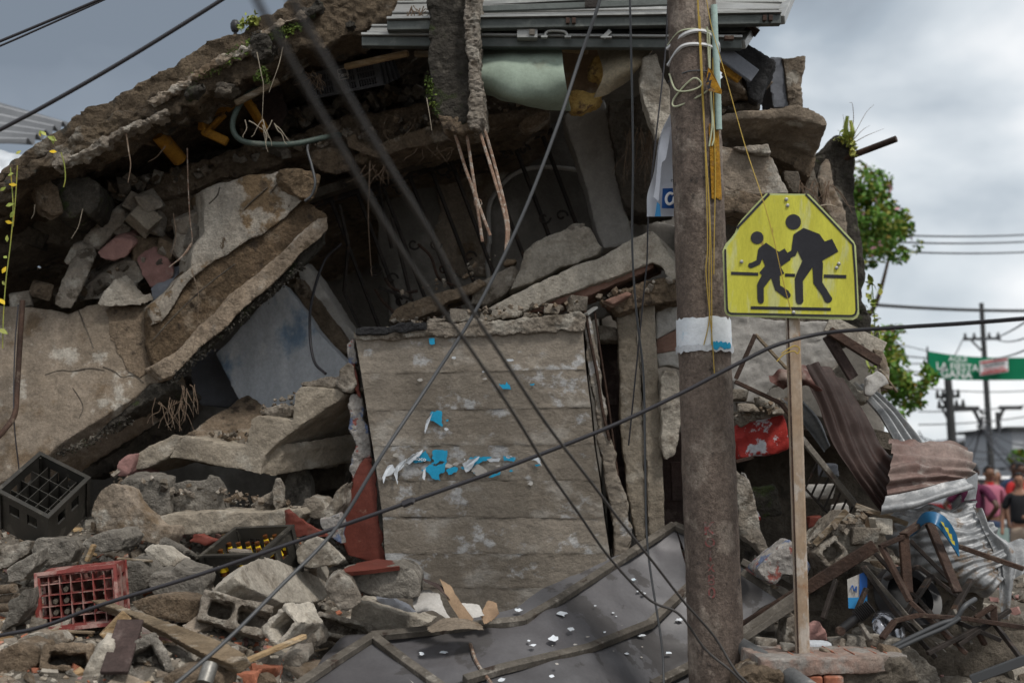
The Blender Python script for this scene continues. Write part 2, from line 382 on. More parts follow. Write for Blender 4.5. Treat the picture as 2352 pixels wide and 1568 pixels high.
M['red'] = conc('oxblood painted plaster', (.165, .043, .030), (.125, .034, .024), (.13, .05, .036), .64, 2.4, 5, c4=(.28, .16, .12), th4=.70, s4=6, bump=.12, roughness=.6, grain=.22)
M['redbright'] = conc('bright red flaking paint', (.40, .035, .028), (.30, .03, .028), (.55, .56, .60), .60, 2.4, 6, c4=(.15, .08, .07), th4=.66, bump=.3, roughness=.6, grain=.25, soft=.02)
M['flake'] = conc('layered blue and red paint flakes', (.40, .37, .34), (.33, .31, .29), (.15, .19, .30), .56, 4, 10, c4=(.33, .12, .10), th4=.60, s4=13, bump=.6, soft=.03)
M['wallgrey'] = conc('light grey render', (.43, .405, .375), (.36, .34, .315), (.49, .47, .44), .6, 2, 3, bump=.25, grain=.18)
M['wallwhite'] = conc('white painted render', (.55, .53, .50), (.47, .445, .41), (.29, .255, .215), .62, 2, 4, bump=.25, grain=.2)
M['orange'] = conc('orange painted band', (.30, .165, .125), (.26, .165, .13), (.5, .40, .34), .6, 3, 6, bump=.2, grain=.2)
M['inner'] = conc('dim room plaster', (.24, .22, .195), (.18, .165, .145), (.31, .29, .26), .60, 1.4, 2.2, bump=.3, grain=.2)
M['dirt'] = conc('dusty rubble ground', (.20, .175, .145), (.14, .12, .095), (.27, .24, .205), .56, 3, 8, c4=(.10, .08, .06), th4=.62, bump=1.0)
M['asphalt'] = conc('asphalt', (.055, .055, .055), (.045, .045, .045), (.07, .068, .065), .6, .6, 3, bump=.3)
M['pole'] = conc('pole concrete', (.195, .152, .125), (.14, .108, .09), (.29, .24, .20), .58, 1.6, 6, c4=(.06, .05, .046), th4=.65, s4=13, stretch=(1, 1, .8), bump=.5, grain=.5, bscale=130)
M['wood'] = conc('dusty plank', (.24, .185, .125), (.17, .125, .08), (.33, .28, .22), .58, 3, 9, stretch=(.6, 1, 3), bump=.5)
M['woodraw'] = conc('splintered raw wood', (.45, .32, .18), (.33, .21, .11), (.55, .43, .29), .6, 4, 12, stretch=(.5, 1, 3), bump=.5)
M['wooddark'] = conc('dark stained board', (.075, .05, .045), (.055, .04, .036), (.12, .09, .08), .6, 3, 8, bump=.3)
M['ochre'] = conc('yellow enamel worn', (.42, .21, .025), (.33, .15, .02), (.15, .085, .04), .62, 4, 9, bump=.3, roughness=.6)
M['clay'] = conc('hollow clay brick', (.44, .17, .10), (.36, .135, .08), (.40, .34, .29), .60, 3, 6, bump=.4)
M['claydust'] = conc('dusty clay tile', (.31, .20, .16), (.27, .225, .19), (.30, .275, .25), .52, 2.4, 5, bump=.45)
M['rust'] = conc('rusty steel', (.055, .036, .029), (.085, .05, .036), (.14, .105, .08), .62, 6, 14, bump=.4, roughness=.75, metallic=.25)
M['rebar'] = conc('rusty rebar', (.36, .255, .19), (.27, .165, .115), (.46, .40, .34), .56, 14, 30, bump=.4, roughness=.85)
M['postrust'] = conc('rust stained galvanised post', (.46, .39, .32), (.38, .27, .18), (.30, .145, .065), .59, 4, 6, c4=(.52, .46, .40), th4=.58, s4=9, stretch=(1, 1, .6), bump=.12, grain=.22, roughness=.55, metallic=.15)
M['gate'] = conc('dark painted sheet metal', (.105, .10, .105), (.15, .147, .153), (.085, .08, .08), .56, 1.4, 3, c4=(.60, .61, .63), th4=.745, s4=14, bump=.03, roughness=.50, metallic=.22, grain=.14, soft=.012, spec=.5)
M['gaterail'] = conc('scuffed gate rail', (.185, .165, .14), (.12, .105, .088), (.33, .30, .26), .62, 5, 9, c4=(.07, .05, .04), th4=.62, bump=.15, roughness=.65, metallic=.25, grain=.35)
M['galv'] = conc('dull galvanised sheet', (.30, .305, .31), (.22, .225, .23), (.40, .40, .40), .58, 3, 8, c4=(.17, .12, .085), th4=.64, s4=6, bump=.12, roughness=.5, metallic=.6, grain=.22)
M['silver'] = conc('crumpled galvanised sheet', (.34, .345, .35), (.25, .255, .26), (.46, .46, .46), .60, 4, 10, c4=(.19, .14, .10), th4=.60, s4=5, bump=.2, roughness=.55, metallic=.45, grain=.25)
M['brownsheet'] = conc('brown painted roofing', (.095, .042, .034), (.13, .062, .05), (.24, .18, .15), .60, 2.4, 4, c4=(.30, .255, .23), th4=.67, s4=8, bump=.12, roughness=.55, grain=.3, metallic=.1)
M['sheetdust'] = conc('dusty brown roofing', (.27, .205, .18), (.17, .10, .085), (.36, .31, .28), .57, 3, 6, bump=.15, roughness=.65, grain=.3, metallic=.1)
M['sheetdark'] = conc('darkened brown roofing', (.038, .021, .017), (.028, .016, .013), (.06, .036, .03), .6, 2, 4, bump=.12, roughness=.6, grain=.2)  # colour lowered because the sheet using it faces the light
M['aluminium'] = conc('grey aluminium door', (.34, .34, .325), (.27, .27, .26), (.42, .42, .40), .6, 2, 6, c4=(.18, .15, .12), th4=.70, s4=7, stretch=(.5, 1, 1), bump=.1, roughness=.42, metallic=.35, grain=.15, spec=.5)
M['greendoor'] = conc('green grey door lip', (.12, .13, .122), (.09, .10, .094), (.2, .21, .19), .62, 3, 6, bump=.1, roughness=.45, metallic=.3, grain=.2)
M['black'] = plain('black rubber', (.018, .017, .018), .45)
M['cable'] = plain('black cable sheath', (.028, .026, .030), .42)
M['cablegrey'] = plain('grey cable sheath', (.055, .057, .06), .45)
M['cablebrown'] = plain('faded brown black cable sheath', (.05, .046, .044), .6)
M['tar'] = conc('tarred felt', (.022, .022, .024), (.035, .034, .035), None, bump=.6, roughness=.7)
M['iron'] = conc('dark wrought iron', (.045, .035, .03), (.03, .025, .022), (.09, .055, .038), .62, 8, 15, bump=.3, roughness=.6, metallic=.3)
M['mattress'] = conc('green quilted mattress ticking', (.33, .40, .33), (.28, .34, .275), (.24, .26, .2), .62, 2, 4, bump=.1, grain=.15)
M['beige'] = conc('beige mattress back', (.34, .29, .21), (.27, .22, .15), (.2, .165, .11), .62, 2, 4, bump=.2)
M['foam'] = conc('yellowed foam', (.55, .38, .13), (.42, .25, .07), (.15, .09, .05), .60, 6, 12, bump=.6)
M['cratedark'] = conc('black crate plastic', (.040, .036, .030), (.028, .026, .022), (.085, .078, .064), .60, 6, 12, bump=.08, roughness=.5, grain=.25, spec=.5)
M['cratered'] = conc('dusty red crate plastic', (.235, .05, .042), (.19, .042, .036), (.36, .22, .19), .53, 4, 8, bump=.08, roughness=.55, grain=.25)
M['crategrey'] = conc('grey crate plastic', (.075, .075, .08), (.06, .06, .065), None, bump=.08, roughness=.5, grain=.2)
M['amber'] = plain('amber bottle glass', (.10, .035, .012), .12, 0, .6)
M['yellowlabel'] = conc('yellow bottle label', (.75, .52, .02), (.62, .42, .02), (.75, .7, .55), .68, 8, 14, bump=0, roughness=.6, grain=.15)
M['white'] = plain('white paint', (.75, .75, .75), .6)
M['paper'] = conc('white paper', (.70, .73, .77), (.62, .66, .70), (.46, .58, .66), .66, 5, 9, bump=.15, roughness=.8, grain=.1)
M['cyan'] = conc('cyan poster paper', (.02, .36, .60), (.02, .31, .53), (.6, .66, .7), .70, 4, 12, bump=.1, roughness=.6, grain=.12)
M['paperdust'] = conc('dusty paper scrap', (.52, .50, .47), (.42, .39, .35), None, bump=.15, grain=.2)
M['card'] = conc('torn cardboard', (.34, .235, .15), (.27, .18, .115), (.43, .35, .27), .62, 4, 8, bump=.15, grain=.2)
M['signyellow'] = conc('faded fluorescent yellow', (.60, .58, .075), (.53, .50, .06), (.56, .56, .22), .58, 3, 5, c4=(.34, .24, .07), th4=.68, s4=9, stretch=(3, 1, .6), bump=.04, roughness=.55, grain=.16)
M['signedge'] = conc('pale green sign edge', (.50, .55, .25), (.42, .47, .2), (.35, .3, .15), .66, 5, 12, bump=.05, roughness=.6, grain=.15)
M['signblack'] = conc('sign black', (.026, .026, .032), (.036, .036, .042), None, bump=.03, roughness=.55, grain=.2)
M['yellowpaint'] = conc('ochre yellow paint mark', (.46, .24, .015), (.38, .18, .012), (.15, .115, .09), .60, 5, 9, c4=(.14, .11, .09), th4=.64, s4=18, bump=.5, grain=.4, roughness=.8)
M['yellowrope'] = plain('yellow string', (.42, .29, .06), .8)
M['paleline'] = plain('pale green rope', (.42, .44, .30), .8)
M['strap'] = plain('white strap', (.55, .55, .55), .5)
M['mint'] = conc('pale mint pipe', (.38, .50, .46), (.32, .43, .40), (.2, .17, .13), .68, 5, 12, bump=.1, roughness=.5, grain=.15)
M['redpaint'] = conc('faded red marking paint', (.24, .07, .065), (.2, .1, .09), (.19, .155, .14), .54, 20, 60, bump=0)
M['banner'] = conc('white vinyl banner', (.68, .70, .75), (.6, .62, .68), None, bump=.03, roughness=.5, grain=.05)
M['bannerblue'] = plain('banner blue', (.02, .10, .34), .5)
M['bannercyan'] = plain('banner light blue', (.04, .26, .55), .5)
M['green'] = conc('green banner', (.006, .26, .12), (.005, .22, .10), None, s1=1, bump=0, roughness=.5, grain=.04)
M['leaf'] = conc('leaf', (.12, .26, .035), (.07, .16, .02), (.2, .30, .05), .58, 3, 6, bump=0, roughness=.5, grain=.25)
M['leafyellow'] = conc('yellowing leaf', (.24, .23, .03), (.15, .19, .025), (.30, .2, .035), .58, 3, 6, bump=0, roughness=.5, grain=.2)
M['leafbright'] = conc('bright vine leaf', (.28, .36, .07), (.36, .36, .09), (.45, .33, .05), .6, 5, 9, bump=0, roughness=.5, grain=.2)
M['blossom'] = plain('pink blossom', (.55, .28, .33), .6)
M['moss'] = conc('moss tuft', (.10, .15, .03), (.05, .07, .02), (.2, .26, .05), .6, 8, 15, bump=0, grain=.4)
M['grass'] = conc('grass blade', (.14, .19, .05), (.09, .13, .035), (.25, .24, .10), .6, 8, 15, bump=0, grain=.2)
M['bark'] = conc('bark', (.12, .09, .065), (.08, .06, .045), None, bump=.6)
M['root'] = conc('dry root', (.24, .17, .12), (.17, .12, .085), (.34, .28, .22), .6, 9, 20, bump=.2)
M['rootpale'] = conc('pale dry root', (.46, .40, .31), (.36, .30, .23), None, bump=.1)
M['hose'] = conc('green hose', (.075, .10, .085), (.06, .08, .07), (.13, .14, .12), .62, 6, 12, bump=.1, roughness=.5)
M['conduit'] = conc('grey plastic conduit', (.14, .142, .142), (.10, .102, .102), (.24, .23, .21), .62, 4, 9, bump=.15, roughness=.5)
M['corrugrey'] = plain('grey warehouse cladding', (.20, .205, .22), .6)
M['farwall'] = plain('far white wall', (.40, .41, .43), .7)
M['farpole'] = plain('far pole concrete', (.045, .045, .045), .85)
M['skin1'] = plain('brown skin', (.17, .085, .05), .55); M['skin2'] = plain('dark brown skin', (.085, .04, .025), .5); M['skin3'] = plain('light brown skin', (.30, .155, .10), .55)
M['hair'] = plain('black hair', (.012, .010, .010), .6)
M['maroon'] = plain('maroon shirt', (.10, .012, .045), .8); M['pinkpolo'] = plain('pink polo shirt', (.42, .13, .19), .85); M['redshirt'] = plain('red shirt', (.45, .02, .02), .8)
M['blacktee'] = plain('black tee', (.013, .013, .015), .85); M['jeans'] = plain('blue jeans', (.03, .05, .10), .85); M['beigetrousers'] = plain('beige trousers', (.40, .31, .24), .85); M['lavender'] = plain('lavender trousers', (.22, .16, .24), .85)
M['bluegloss'] = conc('blue printed board', (.01, .12, .27), (.008, .10, .22), (.03, .2, .36), .6, 3, 6, bump=.03, roughness=.35, grain=.1, spec=.5)
M['yellowprint'] = plain('yellow print', (.45, .37, .03), .5)
M['chrome'] = plain('shiny dark lid', (.30, .30, .32), .18, .9)
M['dustcloth'] = conc('dusty white sack', (.42, .40, .38), (.36, .34, .31), None, bump=.2, grain=.2)
M['roofwhite'] = conc('pale far roofing', (.30, .305, .315), (.26, .265, .275), None, bump=0, roughness=.5, grain=.08)
M['tin'] = conc('tin can', (.30, .29, .27), (.22, .21, .19), (.2, .13, .08), .62, 5, 12, bump=.05, roughness=.45, metallic=.6)
# ------------------------------------------------------------------ ground
def ground():
    xs = np.concatenate([np.linspace(-600, -9, 14), np.arange(-8, 6.01, .07), np.linspace(7, 600, 14)])
    ys = np.concatenate([np.linspace(-300, -4, 8), np.arange(-3, 3.2, .4), np.arange(3.4, 10, .07), np.arange(10, 15, .35), np.linspace(16, 900, 16)])
    v = []
    for Y in ys:
        for X in xs:
            z = mh(X, Y)
            if z > .02: z += bumpy(X, Y) * min(1, z * 3)
            v.append((X, Y, z))
    nx = len(xs); f = [(j * nx + i, j * nx + i + 1, (j + 1) * nx + i + 1, (j + 1) * nx + i) for j in range(len(ys) - 1) for i in range(nx - 1)]
    o = mk('ground', v, f, [M['dirt'], M['asphalt']], smooth=True); o['kind'] = 'structure'
    z = np.array([p[2] for p in v])
    for p in o.data.polygons:
        if max(z[i] for i in p.vertices) < .03: p.material_index = 1
ground()
# ------------------------------------------------------------------ collapsed house: the shell that closes the rooms
house = empty('collapsed_house', P(900, 1250, 10.5), 'collapsed two storey concrete house with its roof slab hanging over the dark rooms', 'house')
chunk('back_wall', [P(-900, 900, 11.6), P(430, 640, 11.6), P(812, 412, 11.6), P(937, 340, 11.6), P(1100, 300, 11.6), P(1600, 300, 11.6), P(1860, 420, 11.6), P(1860, 1420, 11.6), P(-900, 1420, 11.6)], 0, (0, .2, 0), M['inner'], None, parent=house, vox=.08, amp=.02, jamp=0)
# roof slab, sloping down to the left; two layers of its broken edge face the street
chunk('roof_slab', [(-700, 760), (-40, 420), (3, 391), (40, 359), (79, 327), (158, 277), (244, 231), (343, 178), (422, 132), (495, 89), (603, 35), (660, 2), (800, -80), (1000, -170), (1000, -40), (900, 20), (690, 84), (605, 118), (462, 195), (287, 268), (125, 350), (-40, 440), (-700, 800)], 7.5, (0.1, 4.3, -.1), M['roofedge'], None, parent=house, vox=.028, amp=.024, fq=7, amp2=.014, jamp=.028, jstep=.07)
chunk('roof_edge', [(-40, 428), (60, 378), (150, 322), (250, 276), (343, 226), (400, 202), (462, 155), (541, 122), (587, 99), (600, 70), (640, 52), (701, 30), (712, -10), (960, -40), (946, 12), (890, 43), (850, 62), (781, 86), (740, 112), (675, 119), (620, 152), (560, 176), (462, 227), (380, 262), (287, 297), (200, 344), (125, 382), (60, 412), (-40, 470)], 7.36, (0, .34, 0), M['roofedge'], None, parent=house, vox=.013, amp=.026, fq=9, amp2=.012, jamp=.03, jstep=.05)
plate('roof_deck', [P(960, -150, 7.6), P(1690, -110, 7.6), P(1690, -70, 7.6), P(960, -100, 7.6)], 0, (0, 4, -.1), M['inner'], house)  # unseen roof part above the doors, added to keep the rooms dark
for (pts, m, d_) in [([(335, 232), (343, 222), (395, 198), (425, 184), (462, 150), (500, 132), (541, 116), (587, 94), (594, 70), (640, 46), (701, 26), (702, 40), (645, 62), (608, 82), (598, 106), (545, 132), (505, 150), (470, 170), (430, 200), (400, 214), (350, 240)], 'tan', 7.30), ([(120, 376), (200, 338), (290, 290), (380, 254), (384, 262), (292, 302), (204, 350), (126, 388)], 'rubble', 7.33), ([(420, 206), (445, 196), (466, 188), (474, 206), (450, 214), (428, 222)], 'mossy', 7.3), ([(576, 84), (600, 78), (622, 96), (620, 124), (600, 140), (580, 128)], 'mossy', 7.27), ([(690, 30), (712, 8), (740, 4), (742, 22), (716, 36)], 'mossy', 7.3), ([(790, 52), (804, 46), (818, 50), (812, 60), (796, 62)], 'mossy', 7.3), ([(488, 212), (500, 192), (520, 186), (540, 196), (524, 214)], 'darkbrown', 7.33)]:
    chunk('edge_crust', pts, d_, (0, .12, 0), M[m], None, parent=house, vox=.011, amp=.022, fq=13, amp2=.012, jamp=.016, jstep=.035)
# broken edge of the upper floor
chunk('upper_floor', [(330, 420), (520, 345), (700, 300), (800, 262), (985, 240), (1260, 205), (1262, 262), (1120, 300), (1000, 332), (930, 342), (860, 362), (812, 372), (800, 345), (700, 352), (600, 390), (470, 430), (340, 470)], 8.15, (0.1, 3.3, -.15), M['brown'], None, parent=house, vox=.024, amp=.025, amp2=.01)
plate('window_sill_beam', [(700, 462), (861, 408), (1004, 368), (1250, 300), (1250, 282), (1004, 350), (861, 390), (700, 440)], 8.5, (0, .2, 0), M['darkbrown'], house)
chunk('room_wall', [(985, 390), (1330, 260), (1480, 260), (1560, 700), (900, 800), (880, 640), (860, 480)], 9.1, (0, .12, 0), M['inner'], None, parent=house, vox=.05, amp=.01, jamp=.03)
chunk('plaster_patch', [(1000, 430), (1012, 395), (1060, 372), (1160, 345), (1190, 372), (1150, 420), (1128, 480), (1125, 560), (1140, 640), (1060, 640), (1010, 600), (996, 530), (1010, 480)], 9.06, (0, .03, 0), M['tan'], None, parent=house, vox=.03, amp=.004, jamp=.02)
tube('arch_trim', pt([(1125, 560), (1122, 487), (1133, 451), (1165, 412), (1201, 391), (1254, 384), (1326, 391), (1380, 410)], 9.05), .016, M['wallwhite'], house)
tube('arch_trim', pt([(1122, 560), (1120, 620), (1135, 680), (1165, 720)], 9.05), .016, M['wallgrey'], house)
# dark inner partitions so that no light leaks in from the sides
plate('side_wall', [P(-420, 480, 8.6), P(-420, 1400, 8.6), P(-420, 1400, 8.9), P(-420, 480, 8.9)], 0, (0.1, 3, 0), M['inner'], house)
chunk('rear_column', [(1294, 264), (1388, 228), (1400, 297), (1413, 363), (1430, 462), (1462, 560), (1388, 570), (1367, 517), (1347, 429), (1308, 317)], 8.55, (0, .25, 0), M['wallgrey'], None, parent=house, vox=.016, amp=.005, jamp=.006)
chunk('rear_wall_stub', [(1395, 232), (1440, 226), (1492, 214), (1505, 300), (1520, 400), (1545, 475), (1480, 490), (1436, 478), (1413, 363), (1400, 297)], 8.4, (0.05, .4, 0), M['darkbrown'], None, parent=house, vox=.018, amp=.02, amp2=.01)
chunk('lower_wall', [(1380, 540), (1470, 500), (1560, 520), (1580, 650), (1420, 650)], 8.9, (0, .15, 0), M['wallgrey'], None, parent=house, vox=.03, amp=.008)
chunk('ground_floor_wall', [(1380, 700), (2020, 760), (2060, 1330), (1380, 1330)], 9.6, (0, .15, 0), M['inner'], None, parent=house, vox=.06, amp=.01)
# ------------------------------------------------------------------ big fallen pieces on the left
chunk('leaning_wall', [(-60, 705), (0, 702), (70, 706), (122, 711), (158, 721), (204, 699), (280, 690), (343, 698), (350, 760), (343, 805), (355, 845), (392, 879), (343, 882), (300, 918), (246, 951), (180, 992), (128, 1025), (108, 1043), (60, 1072), (0, 1108), (-60, 1140)], lambda x, y: 7.55 + (1000 - y) * .0011, (0.12, .30, -.10), M['tan'], 'tall tan plastered wall panel leaning at the left edge, cracked along its top', 'wall panel', vox=.016, amp=.010, fq=4, amp2=.003, jamp=.014)
lw = bpy.data.objects['leaning_wall']
for pth in [[(104, 860), (140, 850), (165, 852), (205, 845), (240, 850)], [(236, 842), (262, 852), (280, 866), (306, 862), (330, 878)], [(180, 712), (200, 760), (215, 800)], [(160, 880), (190, 930), (182, 960)]]:
    tube('crack', [P(a, b, 7.545 + (1000 - b) * .0011 + .001) for a, b in pth], .0035, M['darkbrown'], lw, n=5, sides=5)
chunk('plaster_stain', [P(a, b, 7.545 + (1000 - b) * .0011 - .008) for a, b in [(240, 712), (290, 696), (338, 702), (344, 760), (340, 810), (346, 850), (320, 868), (290, 850), (268, 810), (250, 760)]], 0, (0, .02, 0), M['brown'], None, parent=lw, vox=.012, amp=.004, amp2=.003, jamp=.02, jstep=.05)
bm_ = empty('fallen_beam', P(560, 700, 7.7), 'big diagonal beam with flaking white plaster on its upper face, rising from the tan wall panel', 'beam')
dB = lambda x, y: 7.62 - (x - 550) * .0004 + (700 - y) * .0003
chunk('plaster_face', [(464, 434), (505, 418), (553, 407), (599, 401), (640, 392), (690, 452), (697, 458), (655, 500), (600, 540), (550, 566), (500, 596), (448, 632), (408, 690), (372, 740), (343, 750), (350, 740), (343, 702), (388, 668), (437, 618), (440, 582), (470, 536), (470, 490)], lambda x, y: dB(x, y) - .03, (-.16, .34, 0), M['beamtop'], None, parent=bm_, vox=.013, amp=.010, fq=5, amp2=.004, jamp=.014, jstep=.05)
chunk('bare_face', [(690, 448), (717, 467), (745, 488), (757, 498), (735, 520), (700, 560), (640, 616), (560, 690), (480, 770), (400, 850), (352, 838), (340, 790), (346, 720), (385, 672), (436, 612), (490, 578), (540, 548), (590, 524), (640, 478)], dB, (-.16, .32, 0), M['bare'], None, parent=bm_, vox=.013, amp=.014, fq=6, amp2=.008, jamp=.010)
chunk('side_lip', [(757, 496), (754, 523), (735, 548), (690, 585), (640, 640), (580, 688), (520, 752), (454, 804), (401, 862), (375, 872), (345, 842), (400, 812), (460, 750), (530, 678), (600, 620), (650, 580), (700, 530), (735, 498)], lambda x, y: dB(x, y) - .07, (-.18, .34, -.03), M['lip'], None, parent=bm_, vox=.014, amp=.012, fq=8, amp2=.006, jamp=.010)
chunk('underside', [(752, 520), (748, 560), (701, 604), (618, 676), (520, 765), (454, 815), (401, 861), (380, 878), (384, 858), (440, 800), (520, 738), (600, 668), (660, 612), (715, 555)], lambda x, y: dB(x, y) + .0, (-.15, .30, -.05), M['mossy'], None, parent=bm_, vox=.016, amp=.016, amp2=.01, jamp=.014)  # black material puts the shade of the beam's underside into its colour
chunk('broken_end', [(640, 392), (661, 387), (691, 389), (734, 404), (731, 425), (727, 442), (712, 458), (690, 455), (668, 438), (645, 415)], 7.55, (-.10, .3, 0), M['beamwhite'], 'broken corner lump cracked away from the upper end', parent=bm_, vox=.012, amp=.016, fq=9, amp2=.008)
chunk('bluewash_panel', [(494, 812), (546, 757), (618, 674), (651, 652), (681, 688), (724, 753), (750, 783), (797, 833), (810, 880), (720, 900), (640, 955), (548, 918), (520, 862)], lambda x, y: 8.35 - (y - 650) * .0006, (.02, .14, 0), M['bluewash'], 'pale plaster panel with blue wash below the diagonal beam', 'wall panel', vox=.016, amp=.006, fq=3, amp2=.002, jamp=.008)
chunk('grey_wall_strip', [(690, 598), (712, 620), (760, 690), (815, 768), (808, 800), (770, 752), (722, 690), (686, 640)], 8.5, (.05, .12, 0), M['wallgrey'], 'narrow grey wall strip slanting beside the blue washed panel', 'wall panel', vox=.014, amp=.005)
chunk('brown_wall_edge', [(684, 636), (722, 690), (770, 752), (806, 806), (780, 820), (735, 752), (700, 705), (672, 660)], 8.42, (.05, .12, 0), M['brown'], 'rough brown edge stripped of plaster next to the blue washed panel', 'wall edge', vox=.014, amp=.012)
chunk('blue_grey_panel', [(436, 815), (500, 800), (548, 912), (520, 935), (460, 930), (440, 880)], 8.5, (0, .1, 0), M['bluegrey'], 'dark blue grey panel standing in shade left of the blue washed panel', 'wall panel', vox=.02, amp=.004)
# the dark heap inside the left of the house: each lump seen singly
for (nm, pts, d, t, m, lab) in [
    ('beam_stub', [(84, 418), (118, 404), (200, 405), (228, 420), (231, 450), (222, 480), (205, 494), (190, 480), (170, 500), (140, 498), (112, 480), (92, 450)], 7.62, .5, 'mossy', 'dark beam stub jutting below the roof edge at upper left'),
    ('beam_stub', [(76, 410), (112, 404), (130, 430), (142, 470), (146, 488), (124, 498), (96, 482), (84, 450)], 7.54, .12, 'brown', 'crumbling reddish brown broken end of the beam stub under the roof'),
    ('tilted_block', [(181, 560), (200, 540), (236, 500), (270, 474), (287, 486), (286, 512), (250, 545), (226, 573), (205, 575)], 8.0, .22, 'rubble', 'tilted grey block above the pink patch in the dark left heap'),
    ('tilted_block', [(145, 602), (165, 560), (185, 556), (211, 572), (206, 598), (180, 610), (158, 610)], 7.95, .2, 'rubble', 'small dusty block wedged at the top of the pale upright post'),
    ('pink_chunk', [(221, 580), (262, 548), (296, 548), (308, 562), (290, 590), (258, 600), (232, 594)], 7.92, .16, 'pink', 'pinkish plaster lump under the tilted grey block'),
    ('post_stub', [(125, 700), (140, 650), (168, 612), (196, 608), (204, 625), (186, 670), (164, 712), (140, 710)], 7.8, .16, 'rubble', 'pale upright post stub leaning behind the tan wall panel'),
    ('tilted_block', [(185, 690), (190, 662), (240, 625), (280, 597), (312, 600), (330, 640), (318, 650), (300, 690)], 8.0, .25, 'rubble', 'square grey block with a shaded notch behind the tan wall panel'),
    ('pale_shard', [(222, 700), (238, 668), (262, 640), (280, 664), (300, 690), (318, 685), (324, 702)], 7.78, .12, 'pale', 'light pointed shard standing on top of the tan wall panel'),
    ('wall_scrap', [(313, 600), (352, 592), (390, 594), (402, 628), (396, 648), (346, 662), (330, 640)], 7.98, .08, 'pink', 'pink painted panel between the dark heap and the diagonal beam'),
    ('wall_scrap', [(344, 664), (396, 650), (404, 668), (372, 690), (356, 705)], 7.96, .08, 'bluegrey', 'blue grey strip just under the pink painted panel'),
    ('dark_mass', [(-40, 470), (60, 440), (180, 470), (260, 500), (230, 560), (90, 560), (-40, 600)], 8.3, .6, 'darkbrown', 'dark slab below the roof edge at the far left'),  # dark brown fill under the roof edge
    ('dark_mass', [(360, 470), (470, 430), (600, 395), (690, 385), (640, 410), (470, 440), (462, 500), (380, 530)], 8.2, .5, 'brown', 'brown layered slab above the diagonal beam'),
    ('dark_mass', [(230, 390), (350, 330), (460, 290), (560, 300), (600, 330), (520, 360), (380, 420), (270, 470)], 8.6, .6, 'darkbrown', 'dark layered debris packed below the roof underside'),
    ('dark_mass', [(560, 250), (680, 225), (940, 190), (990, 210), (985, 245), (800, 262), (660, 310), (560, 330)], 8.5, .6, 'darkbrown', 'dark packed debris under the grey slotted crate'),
    ('round_lump', [(712, 352), (735, 342), (790, 340), (808, 365), (800, 392), (770, 402), (735, 390), (716, 374)], 7.9, .3, 'brown', 'rounded mossy lump hanging under the upper floor edge'),
    ('floor_edge_block', [(812, 356), (840, 342), (870, 330), (985, 288), (1130, 262), (1256, 236), (1260, 256), (1130, 290), (1040, 318), (1000, 330), (930, 342), (868, 362), (830, 374), (812, 372)], 7.95, .3, 'brown', 'long broken floor edge with roots above the iron grille'),
    ('ochre_rock', [(795, 318), (815, 308), (826, 330), (862, 345), (880, 352), (870, 364), (830, 354), (800, 338)], 7.85, .14, 'brown', 'small rusty brown stone lying at the end of the green hose'),
    ('pale_slab', [(1012, 214), (1062, 212), (1070, 228), (1040, 236), (1010, 230)], 8.0, .14, 'rubble', 'pale flat shard on the dark packed debris beside the hanging column'),
    ('underside_dark', [(110, 1046), (200, 1000), (320, 930), (430, 860), (470, 900), (420, 960), (400, 1010), (300, 1070), (200, 1100)], 8.6, .5, 'darkbrown', 'dark fill in the gap below the tan wall panel'),  # dark brown lump filling the gap below the panel
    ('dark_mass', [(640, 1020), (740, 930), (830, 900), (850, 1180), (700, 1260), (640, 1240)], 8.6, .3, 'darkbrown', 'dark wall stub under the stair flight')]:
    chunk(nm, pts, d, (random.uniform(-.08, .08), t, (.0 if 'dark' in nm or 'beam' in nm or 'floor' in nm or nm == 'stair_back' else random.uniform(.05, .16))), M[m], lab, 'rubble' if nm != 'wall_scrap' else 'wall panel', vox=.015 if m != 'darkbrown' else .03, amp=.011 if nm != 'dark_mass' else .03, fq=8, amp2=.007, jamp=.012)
for (x, y, w_, h_, d_, m, lab, r_) in [(305, 462, 44, 40, 7.95, 'rubble', 'square grey stone at the top of the dark left heap', (.2, .4, .5)), (338, 458, 50, 46, 7.9, 'rubble', 'angular grey stone high in the dark left heap', (.3, -.5, .2)), (322, 500, 56, 44, 7.9, 'stair', 'sandy split stone in the middle of the dark left heap', (-.2, .6, .4)), (352, 505, 40, 60, 8.0, 'rubble', 'upright grey splinter stone left of the diagonal beam', (.1, .2, -.3)), (340, 562, 74, 50, 8.05, 'brown', 'brown earthy lump above the pink painted panel', (.2, -.2, .3)), (380, 570, 44, 44, 8.0, 'brown', 'crumbly brown stone touching the pink painted panel', (.3, .5, 0)), (425, 512, 58, 44, 7.85, 'rubble', 'grey crumbly stone touching the top of the diagonal beam', (.3, -.4, .3)), (418, 560, 48, 60, 7.88, 'rubble', 'long grey stone along the upper left of the diagonal beam', (.1, .5, .2)), (445, 545, 36, 50, 7.82, 'grey', 'small grey stone pinched by the diagonal beam', (.2, .3, .6)), (270, 520, 60, 30, 8.05, 'rubble', 'flat dusty stone over the pinkish lump', (.2, .5, .2)), (90, 665, 46, 36, 8.0, 'brown', 'dim stone in the black gap at far left', (.2, .2, .2)), (40, 685, 50, 34, 7.95, 'rubble', 'dim pale stone at the top of the tan wall panel', (.1, -.2, .2)), (60, 540, 90, 40, 8.3, 'darkbrown', 'dark lump under the roof at far left', (.1, .3, .2)), (255, 640, 90, 60, 8.15, 'rubble', 'grey stone behind the pale pointed shard', (.2, -.5, .3))]:
    rock('broken_stone', x, y, w_, h_, M[m], lab, d=d_, r=r_, cat='stone', jit=.18)
